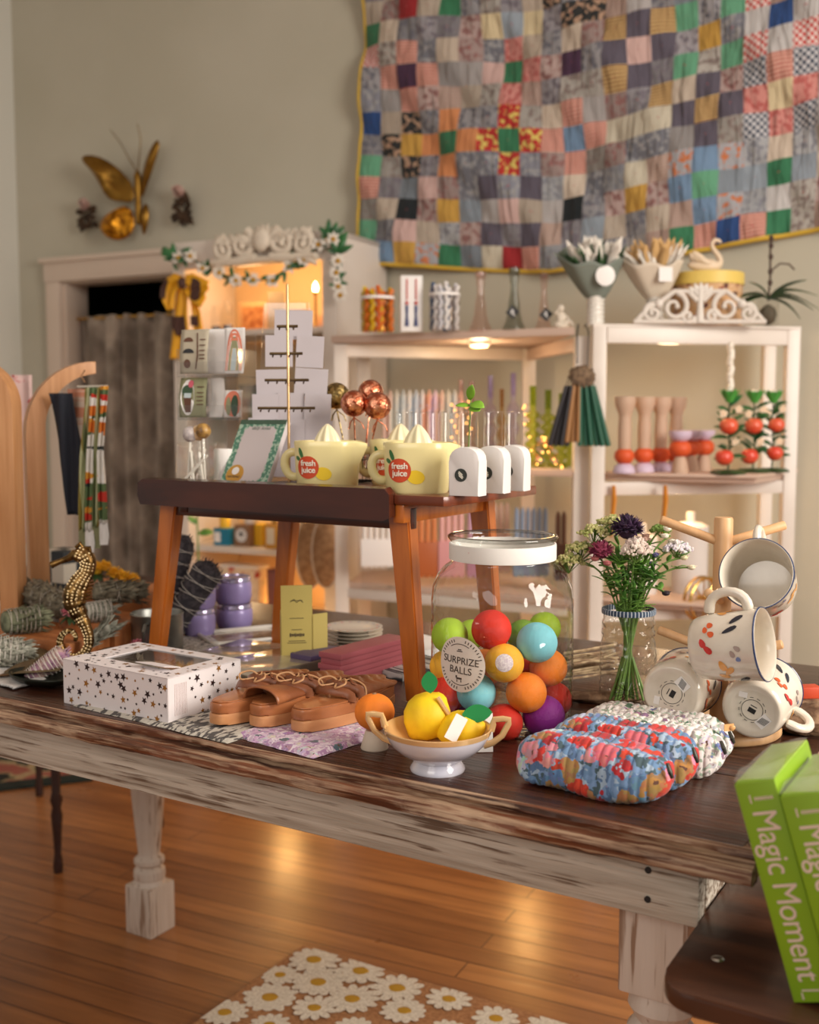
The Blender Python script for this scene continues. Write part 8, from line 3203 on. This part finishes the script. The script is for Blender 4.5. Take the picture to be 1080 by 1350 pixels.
t = thing('mauve_box', 'plain mauve box right of the poppy box behind the yellow display box', 'box', HU(368, 772, .08, HZ[4]), WYAW)
b = MB(); b.box((0, 0, hh / 2), (.06, .06, hh), bev=.002); b.build('box', pm('mauve card', rgb(130, 80, 76), .6), t)
b = MB(); b.box((0, 0, hh), (.062, .062, .012), bev=.002); b.build('lid', pm('mauve lid', rgb(110, 66, 64), .6), t)
# two bath brushes on the side panel front
m_loofa = pm('woven loofah', rgb(176, 140, 102), .9, c2=rgb(150, 114, 80), sc=60, bump=.6, bsc=120)
for i, (px, D, lb) in enumerate(((409, 3.58, 'oval tan loofah paddle hanging at the front of the hutch, left one'), (430, 3.50, 'oval tan loofah paddle hanging left of the shelf post, right one'))):
    p = aty(px, 728, D)
    k = D / FPX
    t = thing('loofah_paddle', lb, 'bath paddle', p, group='loofah paddles')
    b = MB(); b.sph((0, 0, 0), (19 * k, .012, 48 * k), 26, 18); b.build('pad', m_loofa, t)
    b = MB(); b.tube([(19 * k * math.cos(2 * PI * j / 30), -.002, 48 * k * math.sin(2 * PI * j / 30)) for j in range(30)], .003, 6, closed=True); b.build('piping', m_cream, t)
    b = MB(); b.tube([(-.012, 0, 46 * k), (.0, 0, 60 * k), (.006, 0, 78 * k)], .005, 8, flat=.4); b.tube([(.012, 0, 46 * k), (.006, 0, 60 * k), (.006, 0, 78 * k)], .005, 8, flat=.4); b.build('strap', m_cream, t)
# leafy stem in front of the hutch's left
p = aty(262, 720, 3.45)
t = thing('green_stem', 'single green leafy stem standing left of the teal box', 'plant', p)
b = MB(); b.tube([(0, 0, -.12), (-.002, 0, 0), (-.004, 0, .12)], .003, 6); b.build('stem', m_stem, t)
b = MB(); b.leaf((0, 0, .04), (1, -.2, .15), (0, -.8, .6), .05, .026, .1); b.leaf((-.002, 0, .07), (-.7, -.2, .6), (0, -.8, .6), .04, .02, .1); b.build('leaves', m_greenleaf, t, solid=.0008)
simple('stem_pot', 'small dark pot holding the green stem inside the hutch', 'pot', V((p.x, p.y, p.z - .155)), [('pot', pm('dark pot', rgb(60, 56, 50), .6), [(0, 0), (.02, 0), (.026, .05), (.022, .05), (.02, .045), (0, .045)], (0, 0, 0))])

# daisy garland
gpts = [(229, 345), (236, 336), (252, 340), (268, 350), (290, 362), (312, 366), (335, 371), (360, 366), (382, 354), (402, 338), (420, 325), (432, 312), (440, 318), (446, 340), (444, 362), (449, 385)]
gz = [aty(x, y, 3.86 - (x - 229) * .0011) for x, y in gpts]
gz = [onpl(x, y, HP - WN * (-.035), WN) for x, y in gpts]
t = thing('daisy_garland', 'garland of white daisies and green leaves draped across the front of the hutch', 'garland', gz[0])
L_ = [p - gz[0] for p in gz]
b = MB()
dense = []
for a_, c_ in zip(L_[:-1], L_[1:]):
    for i in range(4):
        dense.append(a_.lerp(c_, i / 4))
dense.append(L_[-1])
b.tube(dense, .0035, 6)
b.build('cord', m_darkleaf, t)
b = MB()
rg2 = random.Random(17)
for i in range(70):
    p = dense[rg2.randrange(len(dense))]
    a = rg2.uniform(0, 2 * PI)
    b.leaf(p, (math.cos(a), -.5, math.sin(a) - .2), (0, -1, .2), rg2.uniform(.025, .045), .014, .2)
for p in (dense[1], dense[2], dense[3], dense[-16], dense[-14], dense[-12], dense[-10]):
    for q in range(3):
        a = rg2.uniform(0, 2 * PI)
        b.leaf(p, (math.cos(a), -.4, abs(math.sin(a))), (0, -1, .2), .06, .022, .2)
b.build('leaves', m_lf2, t, solid=.0008)
for i in list(range(4, len(dense), 4)) + [len(dense) - 3]:
    p = dense[i] + V((0, -.012, -.012 if i % 8 else .004))
    f = MB()
    for q in range(9):
        a = 2 * PI * q / 9 + rg2.random()
        f.leaf(p, (math.cos(a), -.25, math.sin(a)), (0, -1, 0), .026, .012, .1, n=4)
    fo = f.build('daisy', m_wpet, t, solid=.0008)
    f = MB(); f.sph(p + V((0, -.006, 0)), (.008, .005, .008), 10, 6); f.build('flower_centre', m_dyel, fo)

# yellow and brown scarf tied in a bow at the hutch corner
p = onpl(245, 372, HP - WN * (-.05), WN)
t = thing('silk_scarf', 'mustard yellow and brown scarf tied in a bow at the left corner of the hutch', 'scarf', p, WYAW)
k = p.y / FPX


m_scy = pm('mustard silk', rgb(226, 164, 24), .6)
m_scb = pm('dark brown silk', rgb(72, 40, 30), .6)


def sheet(pts_l, pts_r, name, y0=0, wave=.006, m=None):
    b = MB()
    n = len(pts_l) - 1
    def fn(u, v):
        s = v * n; i = min(int(s), n - 1); f = s - i
        l = (pts_l[i][0] + (pts_l[i + 1][0] - pts_l[i][0]) * f, pts_l[i][1] + (pts_l[i + 1][1] - pts_l[i][1]) * f)
        r = (pts_r[i][0] + (pts_r[i + 1][0] - pts_r[i][0]) * f, pts_r[i][1] + (pts_r[i + 1][1] - pts_r[i][1]) * f)
        x = l[0] + (r[0] - l[0]) * u; z = l[1] + (r[1] - l[1]) * u
        return (x * k, y0 + wave * math.sin(u * 11 + v * 3) , z * k)
    b.grid(fn, 24, 24)
    b.build(name, m or m_scy, t, solid=.003, ang=180)


sheet([(0, 6), (-16, 12), (-30, 6), (-37, -8), (-36, -24), (-26, -36)], [(0, -8), (-7, -9), (-12, -12), (-15, -18), (-16, -26), (-18, -34)], 'bow_loop', -.012)
sheet([(2, 8), (14, 10), (28, 4), (42, -2)], [(4, -12), (14, -28), (26, -34), (34, -22)], 'bow_loop', -.014)
sheet([(-12, -6), (-20, -40), (-24, -70), (-27, -98)], [(6, -8), (4, -42), (5, -70), (0, -100)], 'scarf_tail', -.004)
sheet([(2, -8), (6, -40), (8, -60), (8, -78)], [(12, -10), (22, -40), (24, -60), (24, -84)], 'scarf_tail', .006)
sheet([(16, 4), (24, 2), (30, -3)], [(13, -22), (20, -26), (27, -24)], 'brown_print', -.022, .002, m_scb)
sheet([(-26, 6), (-35, -6), (-36, -20)], [(-22, 0), (-26, -10), (-28, -20)], 'brown_print', -.022, .002, m_scb)
sheet([(-19, -44), (-20, -56), (-12, -68)], [(2, -44), (4, -58), (4, -70)], 'brown_print', -.018, .002, m_scb)
sheet([(8, -44), (9, -56)], [(20, -44), (21, -58)], 'brown_print', -.008, .002, m_scb)
b = MB(); b.sph((0, -.02, -2 * k), (6 * k, .014, 8 * k), 14, 10); b.build('knot', m_scb, t)

# added puck lights, out of sight under the shelf boards, to warm the bays
for px, z0, e in ((880, ZS - .003, .9), (900, .98, .7), (600, .99, .6)):
    p = colr(px, 3.12 if px > 700 else 3.4, z0)
    t = thing('puck_light', {880: 'small added puck light under the top board of the right shelf unit', 900: 'small added puck light under the middle shelf of the right unit', 600: 'small added puck light under the middle shelf of the left unit'}[px], 'light', p)
    b = MB(); b.lathe([(0, 0), (.034, 0), (.034, -.008), (.028, -.012), (0, -.012)], 24); b.build('housing', m_white, t)
    b = MB(); b.lathe([(0, -.0122), (.026, -.0122), (.022, -.014), (0, -.0145)], 24); b.build('lens', m_puck, t)
    lamp('puck_light_glow', (p.x, p.y, z0 - .05), e, (1, .68, .38), .03)
